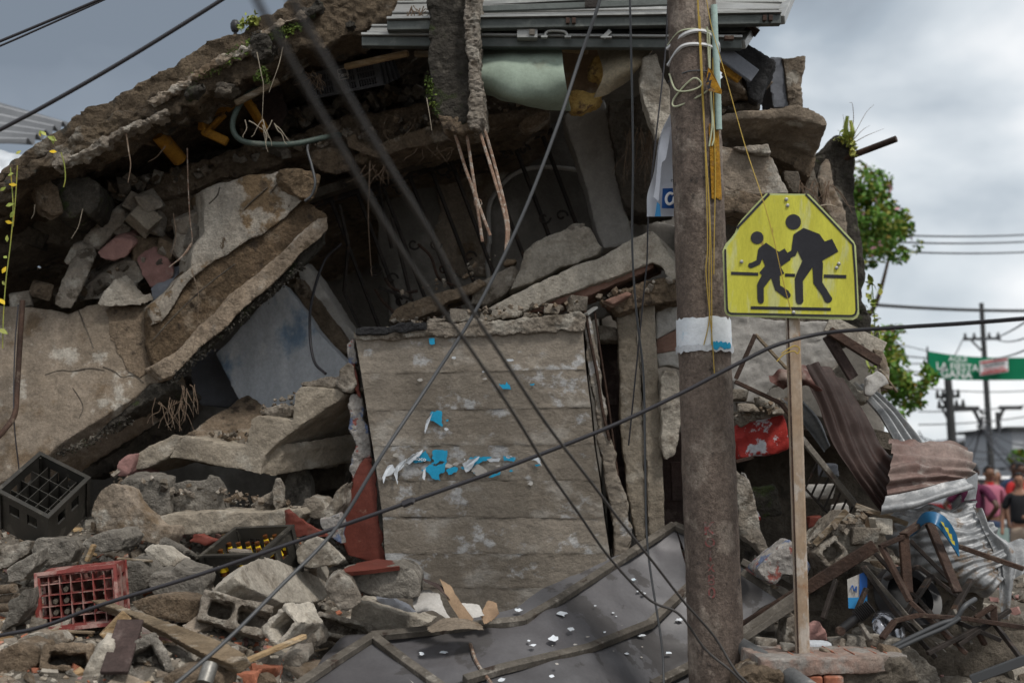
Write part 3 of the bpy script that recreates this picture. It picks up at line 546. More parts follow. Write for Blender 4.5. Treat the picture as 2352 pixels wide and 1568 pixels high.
for pth in [[(620, 442), (640, 420), (655, 410), (668, 398)], [(661, 396), (680, 425), (700, 446), (718, 456)], [(560, 480), (590, 452), (615, 430)], [(352, 780), (400, 726), (470, 660), (540, 606)], [(505, 430), (498, 450), (480, 468)]]:
    tube('crack', [P(a, b, dB(a, b) - .036) for a, b in pth], .0045, M['darkbrown'], bm_, n=5, sides=5)
tm = chunk('mossy_strip', [(392, 878), (400, 890), (372, 912), (343, 922), (290, 950), (246, 985), (190, 1018), (150, 1042), (112, 1052), (104, 1043), (128, 1020), (180, 990), (246, 948), (300, 915), (343, 880)], 7.66, (.1, .3, -.05), M['mossy'], 'black mossy bottom edge running under the tan wall panel', 'wall edge', vox=.016, amp=.016, amp2=.01)
# stair flight
st = empty('stair_flight', P(620, 1080, 7.4), 'broken concrete stair flight with three steps and a long landing arm', 'stairs')
chunk('step_profile', [(388, 1051), (404, 1020), (423, 1002), (484, 1011), (552, 1023), (566, 1021), (570, 990), (577, 961), (590, 953), (635, 960), (672, 967), (674, 930), (677, 901), (692, 888), (737, 890), (777, 896), (790, 905), (776, 921), (745, 940), (700, 970), (662, 998), (632, 1022), (608, 1047), (602, 1068), (599, 1089), (553, 1078), (470, 1063)], 7.45, (.34, .85, .05), M['stair'], None, parent=st, vox=.013, amp=.008, fq=6, amp2=.003, jamp=.006, jstep=.06)
chunk('landing_arm', [(300, 1052), (345, 1022), (400, 996), (425, 1000), (404, 1026), (386, 1052), (330, 1075), (300, 1080)], 7.5, (.1, .4, 0), M['stair'], None, parent=st, vox=.014, amp=.01)
chunk('landing_end', [(266, 1092), (272, 1062), (290, 1045), (312, 1038), (308, 1060), (300, 1080), (290, 1092)], 7.46, (.1, .3, 0), M['pink'], 'red painted end of the landing arm', parent=st, vox=.012, amp=.012)
chunk('soffit_beam', [(602, 1089), (600, 1070), (612, 1040), (640, 1020), (650, 1040), (640, 1060), (632, 1092)], 7.5, (.55, .7, .12), M['stair'], None, parent=st, vox=.016, amp=.006)
chunk('tilted_slab', [(424, 996, .0), (500, 948, .25), (569, 904, .5), (616, 942, .35), (600, 975, .2), (562, 1021, .05), (480, 1008, 0)], 7.62, (0, .12, -.16), M['brown'], 'dark brown slab tilted up behind the stair landing', 'slab', vox=.015, amp=.01)
chunk('step_rubble', [(590, 945), (612, 936), (655, 930), (672, 940), (668, 962), (620, 958)], 7.55, .3, M['rubble'], 'broken stone layer on the second stair step', 'rubble', vox=.012, amp=.018, fq=14)
chunk('step_rubble', [(690, 882), (740, 865), (790, 862), (800, 885), (780, 893), (720, 888)], 7.5, .3, M['rubble'], 'stone fragments piled on the top stair step', 'rubble', vox=.012, amp=.02, fq=14)
chunk('edge_block', [(775, 888), (780, 850), (800, 832), (812, 842), (818, 880), (808, 900), (790, 898)], 7.42, .25, M['rubble'], 'pale block wedged between the stairs and the board marked wall', 'rubble', vox=.012, amp=.015)
chunk('column_stub', [(650, 1110), (660, 1085), (700, 1075), (712, 1100), (712, 1200), (650, 1200)], 7.85, .2, M['grey'], 'dark round topped column stub in the hole under the stairs', 'column', vox=.014, amp=.008)
chunk('dark_soffit', [(640, 1060), (700, 1010), (790, 960), (805, 1040), (790, 1120), (720, 1140)], 8.3, .3, M['darkbrown'], 'dark soffit fill in the hole between stairs and wall', 'rubble', vox=.02, amp=.03)  # dark brown piece filling the hole where the soffit recedes
# ------------------------------------------------------------------ board marked wall block
blk = empty('board_marked_wall', P(1120, 1400, 7.4), 'large square concrete wall block with board marks and torn cyan poster scraps', 'wall')
def board_face():
    # eight lifts of formwork boards, each a piece with its own edge; the joints keep thin mortar fins
    L = [(816, 776), (830, 858), (843, 943), (856, 1024), (868, 1104), (879, 1186), (884, 1270), (896, 1350), (905, 1440)]
    R = [(1338, 757), (1345, 848), (1356, 935), (1364, 1021), (1377, 1103), (1387, 1190), (1400, 1272), (1412, 1350), (1420, 1440)]
    for k in range(8):
        d = 7.4
        tl, tr, br, bl = P(*L[k], d), P(*R[k], d), P(*R[k + 1], d), P(*L[k + 1], d)
        nu, nv = 110, 26; v = []; s0 = k * 7.7
        proud = random.uniform(-.003, .004)
        dep = .42
        for j in range(nv + 1):
            for i in range(nu + 1):
                a = i / nu; b = j / nv
                p = tl.lerp(tr, a).lerp(bl.lerp(br, a), b)
                q = Vector((p.x * 6, p.z * 6, s0))
                off = proud + .004 * noise.noise(q) + .0009 * noise.noise(Vector((p.x * 2, p.z * 40, s0))) + .002 * noise.noise(q * 5)
                if j == 0: off -= .007 * max(0, noise.noise(Vector((p.x * 8, s0, 1))) + .15) ; p = p + Vector((0, 0, .006 * noise.noise(Vector((p.x * 14, s0, 7)))))
                if j == nv: off += .002 + .004 * noise.noise(Vector((p.x * 9, s0, 4)))
                v.append(p + Vector((0, off, 0)))
        I = lambda j, i: j * (nu + 1) + i
        f = [(I(j, i), I(j + 1, i), I(j + 1, i + 1), I(j, i + 1)) for j in range(nv) for i in range(nu)]
        n0 = len(v)
        bd = [I(0, i) for i in range(nu + 1)] + [I(j, nu) for j in range(1, nv + 1)] + [I(nv, i) for i in range(nu - 1, -1, -1)] + [I(j, 0) for j in range(nv - 1, 0, -1)]
        for q in bd: v.append(v[q] + Vector((.04, dep, 0)))
        m = len(bd)
        for q in range(m): f.append((bd[q], bd[(q + 1) % m], n0 + (q + 1) % m, n0 + q))
        f.append(tuple(range(n0 + m - 1, n0 - 1, -1)))
        o = mk('cast_lift', v, f, M['board'], blk, smooth=True)
        o.data.set_sharp_from_angle(angle=.6)
board_face()
chunk('top_crust', [(812, 778), (812, 762), (860, 757), (905, 750), (976, 744), (1060, 741), (1140, 734), (1240, 727), (1334, 716), (1342, 724), (1342, 757), (1240, 764), (1140, 768), (1060, 770), (930, 776), (860, 779)], 7.37, (0, .45, 0), M['rubble'], None, parent=blk, vox=.010, amp=.012, fq=18, amp2=.006, jamp=.012, jstep=.04)
chunk('tar_strip', [(816, 768), (818, 754), (870, 750), (915, 742), (978, 738), (980, 756), (905, 762), (850, 768)], 7.35, (0, .3, 0), M['tar'], 'black tar strip along the top left edge', parent=blk, vox=.010, amp=.008, fq=18, jamp=.01, jstep=.05)
chunk('side_layer', [(1340, 722), (1346, 780), (1352, 848), (1372, 960), (1382, 1050), (1402, 1160), (1414, 1290), (1434, 1300), (1450, 1230), (1452, 1212), (1440, 1195), (1442, 1160), (1430, 1120), (1418, 1090), (1412, 1040), (1398, 1000), (1392, 940), (1378, 880), (1374, 820), (1362, 770), (1352, 716)], 7.45, (.03, .38, 0), M['board'], None, parent=blk, vox=.011, amp=.012, fq=12, amp2=.005, jamp=.012, jstep=.05)
tube('corner_angle', pt([(1364, 705), (1378, 800), (1398, 930), (1415, 1060), (1437, 1210)], 7.5), .007, M['rust'], blk, n=4, sides=5)
tube('corner_angle', pt([(1344, 712), (1356, 780), (1372, 860), (1384, 940), (1400, 1010)], 7.44), .010, M['rust'], blk, n=4, sides=5)
bar('corner_flat', P(1346, 722, 7.42), P(1368, 706, 7.5), .03, .012, M['aluminium'], blk)
# left flank of the block: plaster layers and red paint
chunk('painted_flank', [(790, 1150), (812, 1100), (838, 1052), (856, 1050), (868, 1140), (884, 1280), (888, 1300), (850, 1288), (800, 1275), (782, 1240), (780, 1180)], 7.44, (-.02, .1, 0), M['red'], 'oxblood painted plaster left on the flank', parent=blk, vox=.009, amp=.0025, amp2=.001, jamp=.012, jstep=.035)
chunk('painted_flank', [(800, 840), (816, 832), (822, 870), (830, 914), (822, 908), (806, 870)], 7.44, (-.02, .1, 0), M['red'], 'narrow red strip high on the flank', parent=blk, vox=.009, amp=.004, jamp=.006)
chunk('flaked_flank', [(798, 790), (812, 776), (820, 834), (800, 840)], 7.46, (0, .12, 0), M['flake'], None, parent=blk, vox=.009, amp=.008)
chunk('flaked_flank', [(806, 905), (826, 905), (836, 940), (846, 1000), (852, 1050), (836, 1052), (812, 1098), (802, 1080), (808, 1050), (818, 1020), (800, 985), (808, 950), (800, 930)], 7.47, (0, .14, 0), M['flake'], None, parent=blk, vox=.010, amp=.012, fq=14, jstep=.05)
# poster remnants
def scrap(name, pts, mat, d=7.385, curl=0.0, lab=None):
    f3 = [P(x, y, d - curl * k) for (x, y, k) in [(p + (0,))[:3] for p in pts]]
    f3 = jag(f3, .012, .005); o = plate(name, f3, 0, (0, .0015, 0), mat, blk)
    return o
scrap('cyan_scrap', [(985, 777), (998, 776), (999, 790), (987, 790)], M['cyan'])
scrap('cyan_scrap', [(1146, 880), (1160, 884), (1164, 876), (1174, 894), (1155, 893)], M['cyan'])
scrap('cyan_scrap', [(984, 962), (992, 944), (1014, 943), (1016, 980), (1000, 970)], M['cyan'])
scrap('white_scrap', [(974, 990), (980, 965, .5), (994, 946, .4), (985, 972, .5), (976, 996, .6)], M['paper'], curl=.05)
scrap('cyan_scrap', [(936, 1056), (960, 1044), (978, 1034), (990, 1058), (950, 1062)], M['cyan'])
scrap('cyan_scrap', [(994, 1034), (1027, 1033), (1027, 1062), (1010, 1058), (1000, 1066), (992, 1052)], M['cyan'])
scrap('cyan_scrap', [(974, 1074), (986, 1066), (1002, 1070), (1026, 1060), (1022, 1082), (1008, 1090), (1012, 1104), (992, 1098), (984, 1086)], M['cyan'])
scrap('cyan_scrap', [(1024, 1080), (1040, 1072), (1052, 1074), (1048, 1084), (1030, 1090)], M['cyan'])
scrap('cyan_scrap', [(1060, 1076), (1090, 1048), (1130, 1050), (1100, 1064), (1075, 1082)], M['cyan'])
scrap('cyan_scrap', [(1156, 1046), (1184, 1050), (1180, 1060), (1158, 1058)], M['cyan'])
scrap('cyan_scrap', [(1118, 1096), (1150, 1082), (1148, 1090), (1130, 1096)], M['cyan'])
scrap('white_scrap', [(930, 1062), (944, 1046, .6), (972, 1032, .3), (966, 1044, .5), (940, 1066, .2)], M['paper'], curl=.04)
scrap('white_scrap', [(884, 1082), (890, 1070, .4), (902, 1066, .6), (908, 1078, .5), (900, 1090, .4), (886, 1094, .6), (881, 1110, .8), (878, 1096, .3)], M['paper'], curl=.05)
scrap('white_scrap', [(906, 1076), (918, 1062, .4), (934, 1052, .6), (928, 1070, .4), (914, 1084, .5), (913, 1112, .9), (905, 1090, .4)], M['paper'], curl=.04)
scrap('white_scrap', [(1062, 1064), (1080, 1054, .5), (1102, 1048, .4), (1090, 1062, .6), (1080, 1078, .3), (1070, 1084, .2)], M['paper'], curl=.04)
scrap('white_scrap', [(1082, 1082), (1094, 1064), (1110, 1072), (1126, 1090), (1094, 1092)], M['paperdust'])
scrap('white_scrap', [(1118, 1054), (1150, 1052, .3), (1146, 1060, .2), (1124, 1060)], M['paper'], curl=.03)
scrap('white_scrap', [(972, 1078), (978, 1074, .4), (976, 1102, .7), (970, 1096, .4)], M['paper'], curl=.04)
scrap('white_scrap', [(1214, 1054), (1240, 1050, .4), (1244, 1070, .6), (1232, 1058, .3)], M['paper'], curl=.03)
rnd = random.Random(12)
for k in range(26):
    x = rnd.choice([rnd.uniform(880, 1250), rnd.uniform(960, 1240)]); y = 1068 + rnd.gauss(0, 14) if k < 18 else rnd.uniform(790, 1000); r = rnd.uniform(2.5, 8)
    scrap(rnd.choice(['white_scrap', 'white_scrap', 'cyan_scrap']) if r < 6 else 'white_scrap', [(x + r * rnd.uniform(.4, 1.6) * math.cos(q * .9), y + .6 * r * rnd.uniform(.4, 1.4) * math.sin(q * .9)) for q in range(7)], M[rnd.choice(['paper', 'paperdust', 'paperdust'])] if r >= 6 else M[rnd.choice(['paper', 'cyan', 'paperdust'])])
text_on('poster_print', 'choco', .034, P(962, 1053, 7.378), (1, 0, -.10), (.05, 0, 1), M['white'], blk)
# ------------------------------------------------------------------ beam and rubble on top of the block
tb = empty('long_capping_beam', P(1200, 740, 7.7), 'long whitewashed concrete beam sloping up to the pole on top of the board marked wall', 'beam')
chunk('beam_body', [(1088, 740), (1110, 712), (1180, 676), (1240, 648), (1330, 606), (1405, 574), (1455, 548), (1496, 532), (1510, 545), (1525, 565), (1548, 600), (1552, 640), (1540, 650), (1518, 612), (1496, 604), (1430, 628), (1350, 656), (1280, 684), (1200, 716), (1110, 742)], 7.6, (.12, .45, .04), M['pale'], None, parent=tb, vox=.014, amp=.012, fq=6, amp2=.005, jamp=.010)
chunk('painted_underside', [(1190, 716), (1280, 682), (1350, 654), (1430, 626), (1500, 602), (1500, 616), (1430, 646), (1330, 690), (1250, 716)], 7.66, (.1, .4, .03), M['orange'], 'orange painted strip under the beam', parent=tb, vox=.014, amp=.008)
chunk('grey_block_piece', [(1168, 668), (1196, 620), (1206, 580), (1230, 556), (1270, 536), (1318, 516), (1352, 520), (1372, 552), (1384, 570), (1372, 584), (1320, 606), (1240, 640)], 7.7, .4, M['pale'], 'large grey concrete block resting on the long whitewashed beam', 'concrete block', vox=.014, amp=.012, fq=6, amp2=.006)  # pale material makes up for the light blocked above this block
chunk('dusty_slab', [(888, 740), (905, 712), (925, 700), (1000, 676), (1060, 658), (1100, 640), (1118, 650), (1090, 672), (1030, 692), (1000, 716), (960, 730), (915, 742)], 7.7, .35, M['brown'], 'rounded tan slab on the upper left of the board marked wall', 'slab', vox=.014, amp=.012, jamp=.008)
chunk('grey_block_piece', [(1080, 700), (1090, 660), (1130, 632), (1178, 610), (1196, 622), (1168, 668), (1120, 700)], 7.75, .3, M['rubble'], 'smaller grey concrete block leaning beside the large one', 'concrete block', vox=.014, amp=.012)
chunk('loose_stone', [(1302, 522), (1316, 512), (1344, 512), (1340, 524), (1310, 530)], 7.7, .12, M['rubble'], 'flat stone lying on top of the large grey block', 'stone', vox=.010, amp=.012)
chunk('loose_stone', [(1155, 604), (1164, 596), (1186, 597), (1180, 606), (1160, 610)], 7.75, .1, M['tan'], 'little flat stone at the foot of the hanging rebars', 'stone', vox=.010, amp=.008)
for (x, y, w_, h_, lab) in [(1062, 724, 44, 34, 'upright pale lump on the wall top beside the beam end'), (1170, 722, 40, 14, 'flat pale stone on the wall top under the beam'), (1326, 700, 36, 34, 'crumbly lump at the right corner of the wall top'), (1270, 710, 34, 20, 'rounded earthy clod on the wall top'), (1100, 736, 30, 16, 'small stone fragment on the wall top'), (1006, 738, 40, 14, 'thin shard on the wall top near the tan slab'), (1220, 724, 36, 12, 'dark flat chip on the wall top')]:
    rock('loose_stone', x, y, w_, h_, M['rubble'], lab, d=7.5, dep=.12, cat='stone', jit=.3)
# ------------------------------------------------------------------ pilaster between block and pole
pil = empty('pilaster', P(1480, 1230, 7.7), 'tall grooved concrete pilaster standing between the wall block and the pole', 'column')
chunk('left_shaft', [(1418, 722), (1428, 706), (1462, 700), (1470, 820), (1478, 980), (1486, 1240), (1462, 1245), (1450, 1180), (1440, 1120), (1430, 1040), (1424, 980), (1426, 900), (1420, 820)], 7.7, (.02, .25, 0), M['stair'], None, parent=pil, vox=.013, amp=.010, amp2=.004, jamp=.012)
chunk('right_shaft', [(1466, 700), (1504, 694), (1510, 820), (1518, 980), (1530, 1240), (1490, 1240), (1482, 980), (1474, 820)], 7.67, (.02, .25, 0), M['stair'], None, parent=pil, vox=.013, amp=.006, amp2=.003, jamp=.004)
chunk('capital', [(1390, 690), (1420, 668), (1470, 650), (1500, 640), (1545, 644), (1566, 660), (1560, 690), (1505, 698), (1440, 712), (1412, 722)], 7.6, (.05, .4, 0), M['brown'], 'cracked capital', parent=pil, vox=.014, amp=.025, fq=9, amp2=.01)
chunk('cap_shard', [(1386, 690), (1440, 668), (1452, 676), (1410, 700)], 7.5, (0, .3, 0), M['orange'], 'orange painted shard', parent=pil, vox=.012, amp=.01)
chunk('striped_wall_piece', [(1506, 700), (1580, 690), (1580, 740), (1506, 780)], 7.9, .1, M['wallwhite'], 'white wall piece above the orange band beside the pole', 'wall piece', vox=.014, amp=.004, jamp=.004)
chunk('striped_wall_piece', [(1507, 780), (1580, 740), (1580, 800), (1509, 812)], 7.895, .1, M['orange'], 'orange band painted on the wall beside the pole', 'wall piece', vox=.012, amp=.003, jamp=.004)
chunk('striped_wall_piece', [(1509, 812), (1580, 800), (1580, 850), (1530, 838), (1512, 845)], 7.9, .1, M['wallwhite'], 'white wall piece below the orange band beside the pole', 'wall piece', vox=.014, amp=.008)
chunk('hanging_shard', [(1516, 870), (1528, 850), (1552, 850), (1566, 880), (1564, 960), (1548, 1040), (1530, 1056), (1518, 1020), (1518, 940)], 7.6, .12, M['pale'], 'long pale shard hanging between the pilaster and the pole', 'shard', vox=.012, amp=.016)
sd = empty('steel_door', P(1440, 1230, 8.1), 'dark brown steel door seen in the gaps around the pilaster', 'door')
plate('door_leaf', [(1372, 760), (1425, 760), (1450, 1260), (1400, 1260)], 8.0, (0, .05, 0), M['wooddark'], sd, .006)
plate('door_leaf', [(1512, 1000), (1620, 980), (1620, 1260), (1520, 1260)], 8.0, (0, .05, 0), M['wooddark'], sd, .006)
for y in (860, 960, 1060): plate('door_panel', [(1388, y), (1412, y), (1416, y + 70), (1394, y + 70)], 7.985, (0, .02, 0), M['wooddark'], sd, .004)
plate('door_panel', [(1540, 1060), (1600, 1060), (1600, 1150), (1544, 1150)], 7.985, (0, .02, 0), M['wooddark'], sd, .004)
rock('loose_stone', 1395, 768, 40, 34, M['rubble'], 'loose lump on top of the brown steel door', d=7.8, cat='stone')
# ------------------------------------------------------------------ iron grille in the dark room
gr = empty('iron_grille', P(1050, 760, 8.6), 'dark wrought iron grille with scrolls tilted inside the dark room', 'grille')
dg = 8.62
bar('top_rail', P(700, 478, dg), P(1270, 300, dg), .03, .035, M['iron'], gr)
bar('middle_rail', P(1000, 700, dg), P(1330, 585, dg), .02, .02, M['iron'], gr)
for (x, L_) in [(760, 300), (820, 300), (877, 300), (940, 330), (990, 330), (1037, 330), (1112, 300), (1180, 300), (1245, 260)]:
    y0 = 478 - (x - 700) * .312
    bar('upright', P(x, y0, dg), P(x + L_ * .38, y0 + L_ * 1.0, dg), .028, .02, M['iron'], gr)
def scroll(cx, cy, r, s, a0=0):
    p = []
    for k in range(15):
        a = a0 + s * k * .42; rr = r * (1 - k / 19); p.append((cx + rr * math.cos(a), cy + rr * math.sin(a), dg - .02))
    tube('scroll', pt(p), .008, M['iron'], gr, n=2, sides=5)
for (x, y) in [(1020, 388), (1052, 378), (1150, 342), (1190, 330), (905, 425), (860, 440)]:
    scroll(x, y, 17, 1 if int(x) % 20 else -1, math.pi * .9); scroll(x + 14, y + 14, 14, -1, 0)
for (x, y) in [(1020, 620), (1080, 590), (1250, 500), (1290, 496), (950, 560), (900, 640), (1000, 560), (860, 620), (920, 690)]:
    scroll(x, y, 15, 1 if int(x) % 3 else -1, 0)
for a in [((870, 660, 8.5), (950, 690, 8.5)), ((900, 500, 8.5), (945, 690, 8.5)), ((780, 470, 8.5), (800, 560, 8.5)), ((800, 560, 8.5), (790, 670, 8.5)), ((790, 670, 8.5), (830, 760, 8.5)), ((868, 420, 8.6), (900, 570, 8.6))]:
    bar('bent_bar', P(*a[0]), P(*a[1]), .018, .018, M['iron'], gr)
for p in [[(885, 640, 8.3), (900, 660, 8.2), (930, 672, 8.2), (960, 668, 8.2)], [(862, 665, 8.3), (880, 692, 8.2), (900, 712, 8.1), (920, 730, 8.1)], [(960, 560, 8.4), (990, 590, 8.4), (1010, 640, 8.4), (1060, 660, 8.4)]]:
    tube('bent_bar', pt(p), .010, M['rust'], gr)
# ------------------------------------------------------------------ hanging column stub at the top with its rebars
hc = empty('hanging_column', P(1045, 300, 6.9), 'mossy black column stub hanging from the roof with rusty rebars below', 'column')
chunk('mossy_face', [(984, -40), (1076, -40), (1078, 60), (1080, 160), (1085, 240), (1076, 280), (1050, 292), (1020, 284), (1000, 262), (992, 210), (984, 150), (986, 80)], 6.9, (.03, .30, 0), M['mossy'], None, parent=hc, vox=.011, amp=.010, fq=10, amp2=.006, jamp=.012, jstep=.05)
chunk('rough_edge', [(1072, -40), (1098, -40), (1097, 60), (1096, 120), (1104, 190), (1108, 246), (1112, 270), (1098, 296), (1080, 296), (1076, 240), (1078, 160), (1070, 90), (1066, 40)], 6.84, (.02, .26, 0), M['rubble'], 'pale crumbling edge', parent=hc, vox=.010, amp=.010, fq=20, amp2=.009, jamp=.007, jstep=.03)
chunk('lower_end', [(1004, 262), (1040, 270), (1080, 262), (1100, 280), (1096, 300), (1060, 306), (1020, 296)], 6.9, (.02, .24, 0), M['brown'], None, parent=hc, vox=.011, amp=.018, fq=14)
for p in [[(1030, 280), (1044, 305), (1069, 387), (1092, 455), (1108, 555)], [(1064, 290), (1072, 310), (1087, 409), (1097, 462), (1126, 541)], [(1092, 280), (1101, 301), (1133, 402), (1162, 509), (1162, 577)], [(1104, 290), (1115, 305), (1144, 409), (1167, 512), (1165, 570)]]:
    tube('rebar', pt([(a, b, 6.98 - .02 * i) for i, (a, b) in enumerate(p)]), .0085, M['rebar'], hc, n=7, sides=6)
tube('tie_wire', pt([(1090, 462), (1102, 458), (1106, 470), (1092, 472), (1088, 462)], 6.93), .003, M['rebar'], hc, sides=5)
# ------------------------------------------------------------------ doors laid flat on top
def flatdoor(label, bl, br, tr, tl, lip, d0, d1, hard):
    """door leaf lying on its back; front edge seen from below/front"""
    t = empty('metal_door', P((bl[0] + br[0]) / 2, (bl[1] + br[1]) / 2, d0), label, 'door')
    a, b = P(*bl, d0), P(*br, d0); c, dd = P(*tr, d1), P(*tl, d1)
    v, f = prism_vf([a, b, c, dd], (0, 0, .012)); fixn(mk('door_skin', v, f, M['aluminium'], t))
    bar('front_rail', a, b, .05, .055, M['greendoor'], t, bev=.004)
    bar('rail_flange', a + Vector((0, -.015, .034)), b + Vector((0, -.015, .034)), .07, .012, M['aluminium'], t)
    bar('end_rail', b, c, .05, .05, M['aluminium'], t, bev=.004)
    bar('mid_rail', a.lerp(b, .86) + Vector((0, .05, .02)), dd.lerp(c, .86), .05, .03, M['aluminium'], t)
    n = 7
    for k in range(1, n):
        q = k / n; bar('rib', a.lerp(dd, q) + Vector((0, 0, .018)), b.lerp(c, q) + Vector((0, 0, .018)), .03, .014, M['aluminium'], t, bev=.004)
    return t
d1 = flatdoor('lowest grey metal door lying flat across the top, with lock case and handle', (832, 98), (1702, 104), (1790, -30), (900, 0), 0, 7.05, 8.0, True)
lk = P(1211, 78, 7.0)
mb = MB().add(box_vf(lk, .11, .06, .06)); lo = mb.build('lock_case', M['aluminium'], d1)
mk('lock_stud', *lathe_vf(P(1204, 68, 6.98), (0, 0, 1), [(.018, 0), (.018, .025), (.010, .032)], 10), M['aluminium'], lo, True)
mk('lock_plate', *box_vf(P(1222, 74, 6.96), .03, .01, .03), M['gaterail'], d1)
ph_ = tube('pull_handle', pt([(1252, 86), (1254, 76), (1264, 71), (1292, 72), (1301, 77), (1304, 87)], 6.98), .0085, M['aluminium'], d1)
for x in (1250, 1304): mk('handle_foot', *box_vf(P(x, 86, 6.98), .035, .03, .010), M['aluminium'], ph_)
bar('bolt_latch', P(1386, 88, 6.98), P(1402, 72, 6.98), .022, .022, M['aluminium'], d1)
mk('latch_plate', *box_vf(P(1392, 87, 6.98), .06, .03, .008), M['aluminium'], d1)
mk('hinge', *box_vf(P(1674, 88, 6.98), .05, .03, .02), M['rust'], d1)
bar('broken_bracket', P(1716, 60, 7.2), P(1740, 78, 7.2), .05, .03, M['rust'], d1)
d2 = flatdoor('upper metal door overhanging to the right above the lowest door', (890, 62), (1792, 47), (1838, -60), (960, -90), 0, 6.98, 8.2, False)
for x in (1304, 1318, 1756, 1770): mk('hinge_pin', *box_vf(P(x, 42 if x > 1500 else 48, 6.94), .02, .02, .03), M['rust'], d2)
d3 = empty('metal_frame', P(1300, 12, 7.0), 'thin metal door frame rail above the two flat doors', 'frame')
bar('frame_rail', P(1096, 22, 7.1), P(1600, 4, 7.1), .03, .03, M['greendoor'], d3)
bar('frame_rail', P(1100, 10, 7.3), P(1610, -16, 7.3), .03, .02, M['aluminium'], d3)
mk('frame_hinge', *box_vf(P(1358, 10, 7.05), .07, .03, .04), M['iron'], d3)
for (a, b, lab, m) in [((1110, 108, 7.3), (1290, 112, 7.3), 'thin splintered board below the lowest door', 'card'), ((1290, 112, 7.35), (1350, 118, 7.3), 'short splintered stick under the door', 'woodraw'), ((792, 154, 7.7), (938, 122, 7.6), 'splintered timber above the grey slotted crate', 'woodraw'), ((952, 124, 7.6), (1060, 124, 7.6), 'brown timber end left of the hanging column', 'wood'), ((540, 238, 7.45), (640, 186, 7.5), 'brown plank wedged under the roof edge', 'wood'), ((460, 232, 7.5), (560, 184, 7.45), 'straight dusty plank along the roof underside', 'wood'), ((305, 312, 7.5), (352, 330, 7.9), 'short stick poking out below the roof edge', 'wood')]:
    bar('timber', P(*a), P(*b), .035, .035, M[m], label=lab, cat='timber', bev=.006)
# rolled mattress under the doors
mt = empty('folded_mattress', P(1230, 240, 7.3), 'green quilted mattress folded under the doors and torn open at the middle', 'mattress')
g_ = [[P(1085, 112, 7.25), P(1180, 110, 7.15), P(1290, 112, 7.15)], [P(1096, 160, 7.02), P(1180, 160, 6.98), P(1296, 165, 7.0)], [P(1108, 210, 7.1), P(1190, 226, 7.0), P(1304, 215, 7.05)], [P(1150, 230, 7.4), P(1225, 246, 7.25), P(1310, 255, 7.25)]]
patch('quilted_side', g_, 60, 40, M['mattress'], mt, thick=.02, crum=.012, cf=4)
g_ = [[P(1370, 112, 7.3), P(1440, 112, 7.2), P(1500, 112, 7.2)], [P(1385, 170, 7.15), P(1430, 160, 7.12), P(1470, 150, 7.15)], [P(1365, 225, 7.2), P(1400, 215, 7.2), P(1440, 185, 7.25)]]
patch('torn_back', g_, 30, 24, M['beige'], mt, thick=.02, crum=.01)
chunk('foam_core', [(1300, 215), (1320, 205), (1350, 210), (1386, 215), (1370, 238), (1340, 254), (1312, 254)], 7.28, .14, M['foam'], None, parent=mt, vox=.012, amp=.02, fq=14)
chunk('foam_core', [(1352, 150), (1366, 128), (1390, 126), (1400, 150), (1396, 190), (1388, 212), (1378, 200), (1376, 178), (1358, 172)], 7.25, .10, M['foam'], None, parent=mt, vox=.012, amp=.018, fq=14)
plate('mattress_bottom', [(1290, 112), (1390, 112), (1380, 235), (1310, 250)], 7.5, (0, .1, 0), M['card'], mt)
chunk('sill_shard', [(1190, 278), (1220, 262), (1252, 250), (1262, 262), (1230, 282), (1205, 292)], 7.7, .2, M['brown'], 'broken plaster lip below the folded mattress', 'shard', vox=.012, amp=.018)
chunk('plaster_shard', [(1478, 130), (1508, 122), (1522, 165), (1540, 214), (1542, 268), (1512, 323), (1496, 280), (1470, 200)], 7.1, .12, M['pale'], 'long pale shard standing left of the pole under the doors', 'shard', vox=.013, amp=.015)
# slotted grey crate up in the rubble
ck = empty('slotted_crate', P(800, 225, 7.9), 'grey slotted plastic crate with a white emblem lodged under the roof', 'crate')
A_, B_, C_, D_ = P(697, 174, 7.9), P(868, 130, 7.8), P(883, 196, 7.8), P(708, 231, 7.9)
def quadpt(u, v): return A_.lerp(B_, u).lerp(D_.lerp(C_, u), v)
nrm_ = (B_ - A_).cross(D_ - A_).normalized()
if nrm_.y > 0: nrm_ = -nrm_
def qbox(u0, u1, v0, v1, t0, t1):
    q = [quadpt(u0, v0), quadpt(u1, v0), quadpt(u1, v1), quadpt(u0, v1)]
    return prism_vf([p + nrm_ * t0 for p in q], nrm_ * (t1 - t0))
mbs = MB()
for (u0, u1, v0, v1) in [(0, 1, 0, .16), (0, 1, .9, 1), (0, .08, .16, .9), (.92, 1, .16, .9), (.36, .42, .16, .9), (.66, .7, .16, .9), (0, 1, .38, .43), (0, 1, .62, .67)]: mbs.add(qbox(u0, u1, v0, v1, 0, .012))
for k in range(26):
    u = .09 + k * .033; mbs.add(qbox(u, u + .015, .16, .9, .001, .010))
mbs.build('slotted_side', M['crategrey'], ck)
em_ = mk('emblem', *qbox(.46, .58, .13, .52, .013, .016), M['crategrey'], ck)
for r_ in [(.455, .585, .12, .15), (.455, .585, .50, .53), (.455, .465, .12, .53), (.575, .585, .12, .53)]: mk('emblem_border', *qbox(*r_, .016, .018), M['paperdust'], em_)
_o = quadpt(.52, .36) + nrm_ * .018
text_on('emblem_lettering', 'Zenú', .035, _o, (B_ - A_).normalized(), (A_ - D_).normalized(), M['paperdust'], em_)
plate('crate_end', [B_, P(900, 120, 8.0), P(920, 178, 8.0), C_], 0, (-.01, .012, 0), M['crategrey'], ck)
